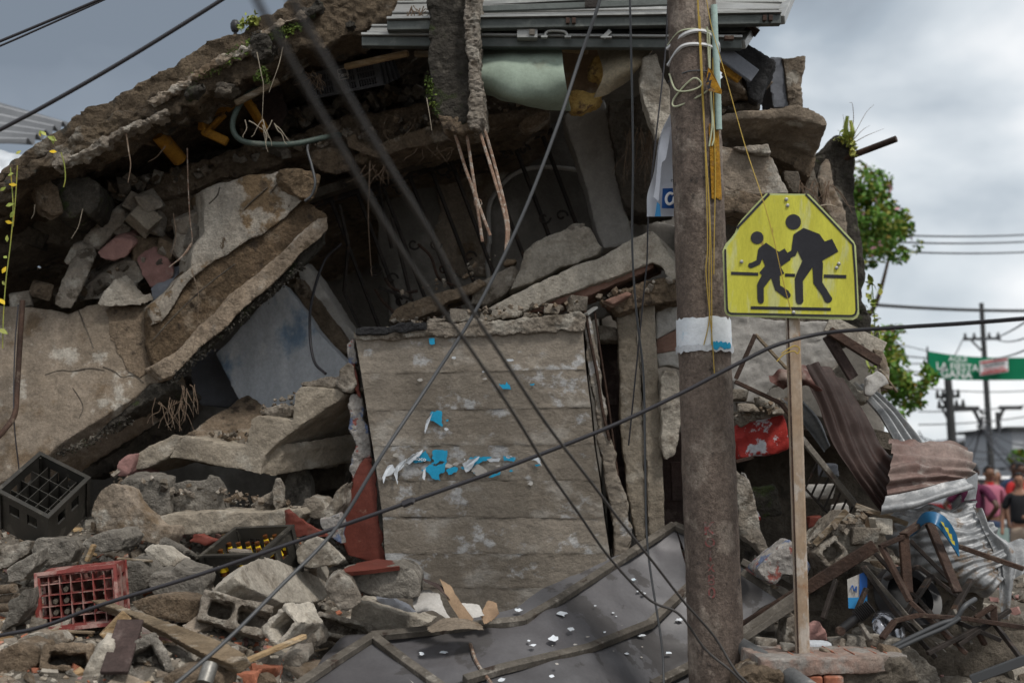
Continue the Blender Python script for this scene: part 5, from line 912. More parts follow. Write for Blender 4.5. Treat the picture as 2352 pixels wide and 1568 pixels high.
# ------------------------------------------------------------------ rubble and frames at lower right
for (nm, pts, d, ext, m, lab, cat) in [
    ('blue_flaked_block', [(1738, 1308), (1752, 1290), (1780, 1268), (1815, 1240), (1832, 1256), (1860, 1300), (1850, 1324), (1800, 1320), (1780, 1345), (1755, 1330)], 6.5, .25, 'flake', 'broken block with pale blue tiles behind the sign post', 'rubble'),
    ('broken_lintel', [(1852, 1262), (1900, 1218), (1945, 1172), (1960, 1178), (1985, 1195), (2004, 1240), (2000, 1252), (1960, 1280), (1900, 1318), (1870, 1326), (1866, 1290)], 6.55, .35, 'rubble', 'broken concrete lintel with a square hole right of the sign post', 'rubble'),
    ('leaning_plaster', [(1690, 1080), (1720, 1100), (1740, 1180), (1765, 1260), (1760, 1290), (1735, 1250), (1700, 1230)], 7.1, .15, 'rubble', 'grey plaster slab leaning in the dark doorway right of the pole', 'rubble'),
    ('dark_plate', [(1722, 1118), (1780, 1115), (1794, 1180), (1742, 1190)], 7.3, .03, 'mossy', 'dark soiled square plate hanging in the doorway', 'plate'),
    ('red_strip', [(1718, 1130), (1724, 1128), (1742, 1190), (1740, 1198)], 7.28, .02, 'redbright', 'thin bright red strip beside the dark square plate', 'strip'),
    ('white_fascia', [(1706, 1085), (1714, 1085), (1766, 1270), (1752, 1285)], 7.15, .06, 'wallgrey', 'pale narrow board leaning in the doorway', 'board'),
    ('ledge_end', [(2020, 1478), (2050, 1462), (2075, 1470), (2110, 1500), (2150, 1530), (2170, 1600), (2080, 1600), (2050, 1540)], 5.95, .5, 'grey', 'grey crumbled end of the brick ledge at lower right', 'rubble'),
    ('broken_tile', [(1800, 1480), (1806, 1420), (1830, 1412), (1848, 1440), (1845, 1500)], 6.2, .15, 'rubble', 'grey block fragment standing behind the sign post foot', 'rubble'),
    ('maroon_piece', [(1852, 1440), (1880, 1430), (1898, 1455), (1900, 1470), (1858, 1470)], 6.15, .1, 'pink', 'maroon plaster piece on the brick ledge', 'rubble')]:
    chunk(nm, pts, d, ext, M[m], lab, cat, vox=.012, amp=.014, fq=10, amp2=.006)
rock('loose_stone', 1990, 1232, 60, 40, M['rubble'], 'rounded pale stone at the right end of the broken lintel', d=6.5, dep=.14, cat='stone')
rock('loose_stone', 2030, 1208, 40, 36, M['pale'], 'oval pale stone behind the metal chair frame', d=6.55, dep=.1, cat='stone')
for (a, b, w_, h_, m, lab) in [((1706, 1442, 6.35), (2010, 1252, 6.3), .05, .06, 'rust', 'long rusty beam carrying the broken lintel'), ((1704, 1452, 6.25), (1832, 1364, 6.25), .035, .04, 'gaterail', 'grey gate rail crossing behind the sign post'), ((1706, 1468, 6.22), (1830, 1386, 6.22), .035, .03, 'gaterail', 'second grey gate rail below the first behind the post'), ((1870, 1250, 6.5), (1945, 1172, 6.5), .02, .03, 'wood', 'weathered batten along the top of the broken lintel'), ((1704, 1288, 6.8), (1832, 1356, 6.75), .035, .035, 'gaterail', 'upper grey tube dropping right from the pole'), ((1704, 1312, 6.75), (1800, 1376, 6.7), .035, .035, 'gaterail', 'lower grey tube dropping right from the pole'), ((1690, 1060, 7.2), (1730, 1050, 7.2), .02, .02, 'rust', 'short bar below the red lintel'), ((2196, 1252, 6.35), (2352, 1306, 6.2), .024, .024, 'rust', 'thin brown tube running right across the galvanised sheet'), ((2230, 1560, 5.7), (2420, 1490, 5.6), .04, .04, 'cablegrey', 'dark tube lying in the bottom right corner')]:
    bar('debris_bar', P(*a), P(*b), w_, h_, M[m], bev=.003, label=lab, cat='debris')
# tangled steel chair and table frames
def frame(name, label, segs, m='rust', w_=.034, h_=.02):
    t = empty(name, P(*segs[0][0]), label, 'metal frame', 'twisted metal frames')
    for s in segs: bar('frame_bar', P(*s[0]), P(*s[1]), w_, h_, M[m], t, bev=.002)
    return t
frame('metal_frame', 'brown steel frame with a tall looped end leaning on the crumpled sheet', [((2075, 1228, 6.1), (2085, 1360, 6.05)), ((2075, 1228, 6.1), (2130, 1190, 6.2)), ((2130, 1190, 6.2), (2200, 1360, 6.0)), ((2020, 1255, 6.1), (2075, 1232, 6.1)), ((2025, 1255, 6.1), (2090, 1380, 6.0)), ((2090, 1380, 6.0), (2220, 1500, 5.9))], w_=.05)
frame('metal_frame', 'dark flat bar frame crossing the tangle in the middle', [((1980, 1300, 6.15), (2050, 1400, 6.1)), ((2050, 1400, 6.1), (2150, 1510, 6.0)), ((2090, 1240, 6.3), (2180, 1330, 6.25)), ((2010, 1270, 6.25), (2130, 1400, 6.2)), ((2130, 1400, 6.2), (2190, 1480, 6.1))], m='iron', w_=.035)
frame('metal_frame', 'low rusty frame with a curved bar near the bottom right', [((2055, 1425, 5.95), (2110, 1412, 5.95)), ((2110, 1412, 5.95), (2220, 1420, 5.9)), ((2220, 1420, 5.9), (2352, 1440, 5.85)), ((2055, 1425, 5.95), (2025, 1465, 5.9)), ((2240, 1418, 5.9), (2282, 1390, 5.9)), ((2282, 1390, 5.9), (2284, 1430, 5.9)), ((2240, 1440, 5.9), (2262, 1480, 5.9))], w_=.03)
frame('metal_frame', 'thin grey legs splayed over the brick ledge', [((1985, 1300, 6.2), (2080, 1410, 6.1)), ((2080, 1410, 6.1), (2170, 1500, 6.0)), ((2110, 1450, 5.95), (2200, 1490, 5.9)), ((2190, 1400, 6.0), (2230, 1480, 5.9)), ((1975, 1430, 6.0), (2000, 1470, 5.9))], m='gaterail', w_=.02)
frame('metal_frame', 'dark square tube frame lying low behind the blue board', [((2000, 1340, 6.3), (2110, 1300, 6.35)), ((2110, 1300, 6.35), (2240, 1400, 6.25)), ((2060, 1330, 6.3), (2190, 1470, 6.1)), ((2140, 1320, 6.3), (2060, 1440, 6.1)), ((2230, 1330, 6.3), (2170, 1440, 6.1))], m='iron', w_=.03)
frame('metal_frame', 'dark bent rods heaped at the foot of the crumpled sheet', [((2180, 1420, 5.95), (2300, 1470, 5.85)), ((2200, 1480, 5.85), (2320, 1400, 5.95)), ((2130, 1500, 5.8), (2250, 1440, 5.9)), ((2260, 1400, 6.0), (2352, 1520, 5.8)), ((1990, 1350, 6.1), (1960, 1420, 6.05)), ((1920, 1330, 6.2), (1890, 1420, 6.1))], m='iron', w_=.022)
frame('window_grate', 'black barred window grate under the dark roofing sheet', [((1880 + 14 * k, 1055 + 16 * k, 7.1), (1850 + 14 * k, 1120 + 16 * k, 7.1)) for k in range(9)] + [((1878, 1050, 7.1), (2000, 1190, 7.1)), ((1848, 1120, 7.1), (1960, 1240, 7.1))], m='iron', w_=.012, h_=.012)
tube('bent_cables', pt([(2040, 1490, 5.9), (2100, 1460, 5.9), (2160, 1432, 5.9), (2195, 1420, 5.9), (2215, 1392, 5.9), (2240, 1375, 5.95)]), .012, M['cablegrey'], label='grey cable curving over the metal frames', cat='cable')
tube('bent_cables', pt([(2046, 1496, 5.88), (2110, 1466, 5.88), (2170, 1440, 5.88), (2206, 1418, 5.88)]), .010, M['cablegrey'], label='shorter grey cable beside the first over the frames', cat='cable')
bs = empty('blue_board', P(2150, 1260, 6.2), 'bent blue printed board with yellow letters caught on the frames', 'board')
bg_ = [[P(2090, 1232, 6.25), P(2120, 1178, 6.1), P(2165, 1182, 6.05), P(2196, 1225, 6.1), P(2204, 1275, 6.15)], [P(2100, 1225, 6.2), P(2126, 1200, 6.08), P(2150, 1205, 6.02), P(2176, 1236, 6.06), P(2203, 1277, 6.14)]]
patch('board_sheet', bg_, 40, 10, M['bluegloss'], bs, thick=.006, smooth=True)
for q in [(2160, 1196, 2168, 1210), (2168, 1208, 2178, 1224), (2176, 1222, 2186, 1240), (2182, 1238, 2192, 1252)]:
    plate('yellow_letter', [P(q[0], q[1], 6.02), P(q[2], q[1] + 4, 6.03), P(q[2] + 2, q[3], 6.03), P(q[0] + 6, q[3] - 4, 6.02)], 0, (0, .002, 0), M['yellowprint'], bs)
bs2 = empty('poster_card', P(1970, 1398, 6.15), 'white and blue printed card hanging under the rusty beam', 'card')
plate('card_sheet', [(1946, 1330), (1992, 1310), (1992, 1398), (1949, 1396)], 6.15, (0, .003, 0), M['paperdust'], bs2)
plate('blue_band', [(1948, 1372), (1992, 1370), (1992, 1398), (1949, 1396)], 6.145, (0, .002, 0), M['bannercyan'], bs2)
plate('dark_print', [(1974, 1318), (1992, 1310), (1992, 1370), (1974, 1370)], 6.145, (0, .002, 0), M['bannerblue'], bs2)
tube('printed_squiggle', pt([(1954, 1352), (1958, 1344), (1962, 1356), (1967, 1346), (1966, 1360)], 6.142), .003, M['bannerblue'], bs2, sides=4)
sh = empty('shock_absorber', P(1950, 1440, 6.0), 'black shock absorber with a coil lying under the frames', 'machine part')
mk('damper_body', *tube_vf([P(1932, 1446, 6.0), P(2000, 1392, 6.0)], .022, 14), M['black'], sh, True)
for k in range(9): mk('coil_ring', *lathe_vf(P(1968 + 3.6 * k, 1417 - 2.9 * k, 6.0), P(2000, 1392, 6) - P(1932, 1446, 6), [(.030, 0), (.036, .004), (.030, .008)], 14), M['black'], sh, True)
mk('damper_eye', *lathe_vf(P(1930, 1448, 5.98), (0, -1, 0), [(.02, -.02), (.02, .02)], 12), M['rust'], sh, True)
pl = mk('pot_lid', *lathe_vf(P(2040, 1446, 6.15), (.5, -.75, .45), [(.10, 0), (.095, .015), (.075, .035), (.045, .045), (.01, .05)], 32), M['chrome'], None, True); tag(pl, 'shiny dark metal lid lying under the tangled frames', 'lid')
tr_ = mk('tyre', *lathe_vf(P(2085, 1375, 6.3), (.2, -.75, .5), [(.12, -.03), (.16, -.04), (.18, 0), (.16, .04), (.12, .03), (.12, -.03)], 32), M['black'], None, True); tag(tr_, 'small black tyre half buried behind the frames', 'tyre')
chunk('dark_sack', [(2160, 1300), (2230, 1290), (2262, 1350), (2255, 1400), (2190, 1430), (2140, 1400)], 6.6, .3, M['darkbrown'], 'dark soiled sack under the crumpled sheet', 'sack', vox=.016, amp=.03)
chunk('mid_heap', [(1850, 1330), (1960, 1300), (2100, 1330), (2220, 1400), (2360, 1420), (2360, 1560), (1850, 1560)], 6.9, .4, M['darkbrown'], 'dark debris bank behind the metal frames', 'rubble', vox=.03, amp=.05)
plate('doorway_ceiling', [P(1660, 985, 7.5), P(1840, 985, 7.5), P(2080, 1040, 7.6), P(2100, 1050, 9.6), P(1640, 1010, 9.6)], 0, (0, 0, .1), M['darkbrown'], house)  # ceiling plate added to keep the doorway dark
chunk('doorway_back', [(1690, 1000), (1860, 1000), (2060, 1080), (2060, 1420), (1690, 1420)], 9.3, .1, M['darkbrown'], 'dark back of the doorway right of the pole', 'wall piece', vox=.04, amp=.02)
for (x, y, c, m, lab) in [(1905, 1080, (40, 26), 'bluegrey', 'blue cloth scrap behind the barred grate'), (1880, 1130, (60, 30), 'paperdust', 'pale broken board behind the barred grate'), (1930, 1170, (40, 26), 'paperdust', 'white scrap under the barred grate'), (1905, 1215, (34, 26), 'pink', 'pinkish scrap behind the sign post'), (1985, 1190, (22, 40), 'card', 'orange brown scrap by the grey tube'), (1870, 1200, (26, 30), 'red', 'small red scrap in the doorway')]:
    rock('debris_scrap', x, y, c[0], c[1], M[m], lab, d=7.4, dep=.05, cat='scrap', jit=.3)
# brick ledge at the bottom right: hollow clay bricks under a dusty screed
lg = empty('brick_ledge', P(1900, 1568, 5.8), 'low ledge of hollow clay bricks with a dusty top at lower right', 'ledge')
top = [G(1745, 1492, .12), G(1850, 1474, .12), G(1960, 1470, .12), G(2030, 1478, .12), G(2092, 1500, .12), G(2040, 1512, .12), G(1900, 1530, .12), G(1750, 1540, .12)]
zt = .735
top = [Vector((p.x, p.y, zt)) for p in [P(1700, 1500, 6.0), P(1850, 1500, 6.05), P(1990, 1500, 6.05), P(2040, 1500, 5.95), P(2085, 1500, 5.70), P(1990, 1500, 5.6), P(1860, 1500, 5.55), P(1745, 1500, 5.55)]]
chunk('screed_top', top, 0, (0, 0, -.07), M['claydust'], None, parent=lg, vox=.012, amp=.008, fq=8)
chunk('broken_front', [P(1925, 1520, 5.6), P(1990, 1518, 5.62), P(2085, 1506, 5.68), P(2110, 1560, 5.68), P(2100, 1640, 5.68), P(1925, 1640, 5.6)], 0, (0, .25, 0), M['darkbrown'], None, parent=lg, vox=.012, amp=.02, fq=12, amp2=.008)
for k in range(4):
    x0 = 1748 + k * 48; a = P(x0, 1500, 5.55); c = Vector((a.x + .045, a.y + .09, zt - .125))
    b_ = fixn(mk('brick', *box_vf(c, .083, .16, .10), M['clay'], lg), .006)
for k in range(4):
    x0 = 1770 + k * 48; a = P(x0, 1500, 5.55); c = Vector((a.x + .045, a.y + .07, zt - .245)); fixn(mk('brick', *box_vf(c, .083, .16, .10), M['clay'], lg), .006)
for k in range(22):
    x0 = 1760 + k * 13
    if noise.noise(Vector((k * .7, 3, 1))) > .08:
        a = P(x0, 1500, 5.75); mk('tile_groove', *box_vf(Vector((a.x, a.y + .04 + .08 * random.random(), zt + .001)), .005, .14 + .16 * random.random(), .006), M['clay'], lg)
cdn = tube('grey_conduit', pt([(1640, 1450, 6.45), (1690, 1476, 6.15), (1735, 1502, 5.9), (1790, 1535, 5.65), (1870, 1590, 5.3)]), .040, M['conduit'], label='grey plastic conduit lying from the pole foot to the bottom edge', cat='pipe', sides=16)

for k, (x, y, w_, h_, m, lab) in enumerate([(1765, 1478, 40, 20, 'rubble', 'dusty stone at the back left of the brick ledge'), (1812, 1486, 26, 14, 'pale', 'little pale stone on the brick ledge left of the post'), (1880, 1482, 50, 16, 'bluewash', 'flat blue painted flake on the brick ledge'), (1925, 1476, 34, 22, 'rubble', 'dusty stone at the back middle of the brick ledge'), (1965, 1474, 46, 26, 'grey', 'grey stone on the right part of the brick ledge'), (2010, 1478, 40, 30, 'rubble', 'crumbly stone at the right end of the brick ledge'), (1900, 1496, 20, 10, 'tan', 'tan crumb in the middle of the brick ledge'), (2048, 1500, 50, 30, 'brown', 'earthy lump on the broken right end of the ledge')]):
    rock('ledge_stone', x, y, w_, h_, M[m], lab, d=5.8 if y > 1485 else 6.0, dep=.1, cat='stone', jit=.3)
chunk('earth_heap', [(1700, 1552), (1740, 1536), (1790, 1546), (1830, 1560), (1830, 1640), (1700, 1640)], 5.5, .3, M['brown'], 'earthy rubble heaped against the left foot of the brick ledge', 'rubble', vox=.012, amp=.02, fq=12, amp2=.008)
# ------------------------------------------------------------------ fallen sheet metal gate at the bottom
gt = empty('fallen_gate', P(1300, 1500, 6.7), 'dark sheet metal gate with rails, fallen and bent across the bottom of the picture', 'gate')
def gd(x, y):
    base = 6.72 - (y - 1400) * .0042 * (1 - .35 * sstep(1200, 1600, x))
    return base + .44 * sstep(1250, 1560, x)
def gp(x, y, l=0): return P(x, y, gd(x, y) - l)
topl = [(855, 1460), (1000, 1446), (1203, 1424), (1285, 1376), (1455, 1266), (1548, 1206)]
midl = [(1000, 1578), (1070, 1560), (1153, 1535), (1352, 1488), (1493, 1432), (1590, 1340)]
botl = [(980, 1760), (1080, 1750), (1200, 1730), (1400, 1710), (1540, 1680), (1680, 1600)]
patch('upper_panel', [[gp(*p) for p in topl], [gp(*[(a + b) / 2 for a, b in zip(p, q)], -.01) for p, q in zip(topl, midl)], [gp(*p) for p in midl]], 90, 60, M['gate'], gt, thick=.002, crum=.024, cf=2.8)
patch('lower_panel', [[gp(*p) for p in midl], [gp(*[(a + b) / 2 for a, b in zip(p, q)], -.02) for p, q in zip(midl, botl)], [gp(*p) for p in botl]], 90, 50, M['gate'], gt, thick=.002, crum=.024, cf=2.8)
patch('left_panel', [[gp(855, 1460), gp(890, 1500), gp(1000, 1578)], [gp(770, 1515), gp(800, 1580), gp(870, 1650)], [gp(660, 1590), gp(700, 1650), gp(760, 1720)]], 40, 40, M['gate'], gt, thick=.002, crum=.012, cf=2.5)
patch('bent_flap', [[gp(848, 1462, -.02), gp(1000, 1432, -.03), gp(1180, 1396, -.05), gp(1240, 1356, -.05), gp(1400, 1284, -.02)], [gp(855, 1458), gp(1000, 1442), gp(1203, 1420), gp(1285, 1372), gp(1455, 1262)]], 60, 10, M['gate'], gt, thick=.002, crum=.010)
patch('left_flap', [[gp(855, 1456, -.02), gp(790, 1462, -.03), gp(750, 1500, -.03), gp(716, 1545, -.03), gp(690, 1590, -.02)], [gp(855, 1460), gp(800, 1492), gp(760, 1520), gp(720, 1548), gp(680, 1580)]], 40, 8, M['gate'], gt, thick=.002, crum=.008)
patch('right_panel', [[gp(1552, 1208), gp(1600, 1232), gp(1700, 1300), gp(1800, 1372)], [gp(1590, 1330), gp(1640, 1340), gp(1700, 1370), gp(1740, 1400)], [gp(1600, 1500), gp(1640, 1490), gp(1680, 1470), gp(1706, 1452)]], 50, 40, M['gate'], gt, thick=.002, crum=.01)
def rail(path, w_=.048, h_=.036, lift=.034):
    for i in range(len(path) - 1):
        a, b = gp(*path[i], lift), gp(*path[i + 1], lift); t = (b - a).normalized() * .006
        bar('gate_rail', a - t, b + t, w_, h_, M['gaterail'], gt, upv=(0, -.5, 1), bev=.003)
rail(topl); rail([(1548, 1206), (1580, 1220), (1640, 1262)]); rail(midl[1:]); rail([(856, 1462), (780, 1510), (682, 1576), (640, 1606)]); rail([(858, 1462), (930, 1518), (1006, 1572), (1040, 1600)]); rail([(1500, 1572), (1585, 1530), (1620, 1500)])
for (x, y, s) in [(968, 1543, 14), (1290, 1408, 17), (1455, 1330, 8), (1272, 1464, 20), (1312, 1444, 12), (1224, 1480, 10), (1560, 1422, 12), (1474, 1458, 11), (1536, 1498, 10), (1152, 1560, 12), (1268, 1552, 10), (1440, 1500, 7), (1190, 1400, 12), (1215, 1470, 6), (1020, 1497, 12), (968, 1500, 10), (1468, 1356, 8), (1478, 1362, 7)]:
    rnd = random.Random(x * 7 + y)
    n = 11; poly = [(x + s * (.45 + .75 * rnd.random()) * math.cos(2 * math.pi * k / n), y + .62 * s * (.45 + .75 * rnd.random()) * math.sin(2 * math.pi * k / n)) for k in range(n)]
    poly = [(x + (a - x) * .8, y + (b - y) * .6) for a, b in poly]
    plate('paint_flake', [gp(px_, py_, .030) for px_, py_ in poly], 0, (0, .002, 0), M['paper'], gt)
rnd = random.Random(31)
for k in range(16):
    x = rnd.choice([rnd.uniform(1180, 1420), rnd.uniform(1000, 1560)]); y = rnd.uniform(1385, 1530) if x > 1220 else rnd.uniform(1460, 1540); s = rnd.uniform(1.0, 3.2)
    if y < 1450 - (x - 1203) * .60 + 24: continue
    if rnd.random() < .3: continue
    poly = [(x + s * (.5 + .9 * rnd.random()) * 1.6 * math.cos(6.283 * q / 7), y + .7 * s * (.5 + .9 * rnd.random()) * math.sin(6.283 * q / 7)) for q in range(7)]
    plate('paint_flake', [gp(a, b, .030) for a, b in poly], 0, (0, .003, 0), M[rnd.choice(['paper', 'paperdust', 'wallgrey'])], gt)
for p in [[(1080, 1478), (1095, 1520), (1128, 1568), (1140, 1590)]]: tube('twisted_rod', [gp(x, y, .03) for x, y in p], .009, M['rebar'], gt, sides=6)
tube('rust_seam', [gp(x, y, .012) for x, y in [(920, 1545), (955, 1575), (1000, 1620)]], .005, M['paperdust'], gt, sides=5)
# ------------------------------------------------------------------ crates
def crate_axes(o, ux, uy, uz): return o, ux, uy, uz
def cbox(ax, u0, u1, v0, v1, w0, w1):
    o, X, Y, Z = ax; q = [o + X * a + Y * b + Z * w0 for a, b in ((u0, v0), (u1, v0), (u1, v1), (u0, v1))]; return prism_vf(q, Z * (w1 - w0))
def bottle_crate(name, label, ax, mat, nx=5, ny=4, lip=.03, wall=.012, slots=True, cells=.62, rimw=.014):
    """ax: unit square corner and full edge vectors X, Y and height Z"""
    o, X, Y, Z = ax; t = empty(name, o + X * .5 + Y * .5, label, 'crate', 'bottle crates in the rubble')
    wx, wy = wall / X.length, wall / Y.length
    sides = {'side_wall': [(0, 1, 0, wy), (0, 1, 1 - wy, 1)], 'end_wall': [(0, wx, wy, 1 - wy), (1 - wx, 1, wy, 1 - wy)]}
    for nm, lst in sides.items():
        for (a, b, c, d_) in lst:
            mb = MB()
            if slots:
                mb.add(cbox(ax, a, b, c, d_, .0, .52)); mb.add(cbox(ax, a, b, c, d_, .78, 1))
                al = (b - a) > (d_ - c)
                for (s, e_) in [(0, .22), (.42, .58), (.78, 1)]:
                    mb.add(cbox(ax, a + (b - a) * s, a + (b - a) * e_, c, d_, .52, .78) if al else cbox(ax, a, b, c + (d_ - c) * s, c + (d_ - c) * e_, .52, .78))
            else: mb.add(cbox(ax, a, b, c, d_, 0, 1))
            mb.build(nm, mat, t)
    mb = MB(); r = rimw / X.length; q = rimw / Y.length
    for (a, b, c, d_) in [(-r, 1 + r, -q, wy), (-r, 1 + r, 1 - wy, 1 + q), (-r, wx, wy, 1 - wy), (1 - wx, 1 + r, wy, 1 - wy)]: mb.add(cbox(ax, a, b, c, d_, .975, 1.02))
    mb.build('rim', mat, t)
    mk('base', *cbox(ax, wx, 1 - wx, wy, 1 - wy, 0, .05), mat, t)
    for k in range(1, nx): mk('divider', *cbox(ax, k / nx - .006, k / nx + .006, wy, 1 - wy, .05, cells), mat, t)
    for k in range(1, ny): mk('divider', *cbox(ax, wx, 1 - wx, k / ny - .006, k / ny + .006, .05, cells - .01), mat, t)
    for (a, b) in [(0, 0), (1, 0), (0, 1), (1, 1)]:
        a0 = -r * .8 if a == 0 else 1 - .06; b0 = -q * .8 if b == 0 else 1 - .06
        mk('corner_post', *cbox(ax, a0, a0 + .06 + r * .8, b0, b0 + .06 + q * .8, .0, .97), mat, t)
    return t
# black empty crate tipped towards the street at the left
L_, B_, R_, N_ = P(-4, 1126, 6.75), P(92, 1042, 7.1), P(202, 1094, 6.95), P(110, 1186, 6.62)
X_ = (N_ - L_); Y_ = (B_ - L_); Zd = Y_.cross(X_).normalized(); Zd = Zd if Zd.z > 0 else -Zd
hgt = .24; cr1 = bottle_crate('bottle_crate', 'empty black bottle crate tipped towards the street at the far left', (L_ - Zd * hgt, X_, Y_, Zd * hgt), M['cratedark'], 5, 4, cells=.80)
# black crate with bottles
L_, B_, R_ = P(462, 1276, 6.65), P(541, 1213, 7.0), P(669, 1208, 6.85)
N_ = L_ + (R_ - B_); X_ = R_ - B_; Y_ = B_ - L_; Zd = X_.cross(Y_).normalized(); Zd = Zd if Zd.z > 0 else -Zd
hgt = .26; ax2 = (L_ - Zd * hgt, X_, Y_, Zd * hgt)
cr2 = bottle_crate('bottle_crate', 'black bottle crate holding amber bottles with yellow labels', ax2, M['cratedark'], 6, 4, cells=.5)
def bottle(base, axis, label):
    t = empty('beer_bottle', base, label, 'bottle', 'bottles in the black crate')
    mk('glass_body', *lathe_vf(base, axis, [(.024, 0), (.027, .008), (.027, .11), (.022, .14), (.013, .17), (.0115, .205), (.0135, .208), (.0135, .220), (.010, .221)], 12), M['amber'], t, True)
    mk('neck_label', *lathe_vf(base, axis, [(.0235, .138), (.0150, .165), (.0128, .196), (.0122, .198)], 12), M['yellowlabel'], t, True)
    mk('body_label', *lathe_vf(base, axis, [(.0276, .04), (.0278, .045), (.0278, .10), (.0276, .105)], 12), M['yellowlabel'], t, True); return t
spots2 = [(0, 2), (0, 1), (1, 2), (1, 1), (1, 0), (2, 2), (3, 2), (3, 1), (3, 3), (4, 3), (4, 2), (4, 1), (3, 0), (5, 3), (2, 0), (5, 2)]
proto = None
for k, (i, j) in enumerate(spots2):
    b_ = ax2[0] + X_ * ((i + .5) / 6) + Y_ * ((j + .5) / 4) + Zd * .014
    lab = 'amber yellow-labelled bottle, %s from left in the %s row of the black crate' % (['first', 'second', 'third', 'fourth', 'fifth', 'sixth'][i], ['front', 'second', 'third', 'back'][j])
    if proto is None: proto = bottle(b_, Zd, lab); pb0 = b_
    else:
        t = proto.copy(); COL.objects.link(t); t.location = b_; t['label'] = lab
        for ch in list(proto.children):
            c = ch.copy(); COL.objects.link(c); c.parent = t
rock('loose_stone', 552, 1272, 46, 20, M['rubble'], 'pale stone lying on the bottles in the black crate', d=6.62, dep=.08, cat='stone')
# red crate on its side, mouth to the street
TL, TR, BL = P(84, 1320, 6.05), P(262, 1300, 5.98), P(90, 1448, 5.95)
X_ = TR - TL; Y_ = (BL - TL); nz_ = X_.cross(Y_).normalized(); nz_ = nz_ if nz_.y > 0 else -nz_
nz_ = (nz_ + Vector((-.30, 0, .30))).normalized()
rc = empty('bottle_crate', BL + X_ * .5, 'dusty red bottle crate lying on its side at lower left', 'crate', 'bottle crates in the rubble')
dp_ = .25; axr = (TL, X_, Y_, nz_ * dp_)
wx, wy = .014 / X_.length, .014 / Y_.length
for (nm, q) in [('top_wall', [(0, 1, 0, wy, 0, .12), (0, 1, 0, wy, .80, 1), (0, .10, 0, wy, .12, .8), (.90, 1, 0, wy, .12, .8), (.1, .9, 0, wy, .42, .62)]), ('bottom_wall', [(0, 1, 1 - wy, 1, 0, 1)]), ('left_wall', [(0, wx, 0, .16, 0, 1), (0, wx, .86, 1, 0, 1), (0, wx, .16, .86, 0, .10), (0, wx, .16, .86, .38, .62), (0, wx, .16, .86, .86, 1)]), ('right_wall', [(1 - wx, 1, 0, .2, 0, 1), (1 - wx, 1, .84, 1, 0, 1), (1 - wx, 1, .2, .84, 0, .1), (1 - wx, 1, .2, .84, .4, .6), (1 - wx, 1, .2, .84, .86, 1)])]:
    mb = MB()
    for a in q: mb.add(cbox(axr, *a))
    mb.build(nm, M['cratered'], rc)
mb = MB()
for (a, b, c, d_) in [(-.03, 1.03, -.04, .02), (-.03, 1.03, .98, 1.04), (-.03, .012, .02, .98), (.988, 1.03, .02, .98)]: mb.add(cbox(axr, a, b, c, d_, -.03, .04))
mb.build('rim', M['cratered'], rc)
for k in range(1, 7): mk('divider', *cbox(axr, k / 7 - .006, k / 7 + .006, .01, .99, .03, .78), M['cratered'], rc)
for k in range(1, 5): mk('divider', *cbox(axr, .01, .99, k / 5 - .007, k / 5 + .007, .04, .77), M['cratered'], rc)
for k in range(7): mk('top_slat', *cbox(axr, .16 + k * .10, .20 + k * .10, 0, wy * .9, .12, .42), M['cratered'], rc)
for k in range(8): mk('back_bar', *cbox(axr, k / 7.01, k / 7.01 + .02, 0, 1, .97, 1), M['cratered'], rc)
for k in range(6): mk('back_bar', *cbox(axr, 0, 1, k / 5.01, k / 5.01 + .03, .965, .995), M['cratered'], rc)
proto = None
for (i, j) in [(2, 3), (2, 2), (1, 2), (2, 1), (4, 3), (1, 3), (3, 3)]:
    b_ = TL + X_ * ((i + .5) / 7) + Y_ * ((j + .6) / 5) + nz_ * (dp_ * .85)
    v, f = lathe_vf(b_, -nz_, [(.022, 0), (.026, .006), (.026, .12), (.02, .15), (.011, .18), (.0115, .2)], 12)
    o = mk('dusty_bottle', v, f, M['darkbrown'], None, True); tag(o, 'dust covered bottle still lying in the red crate', 'bottle', 'bottles in the red crate')
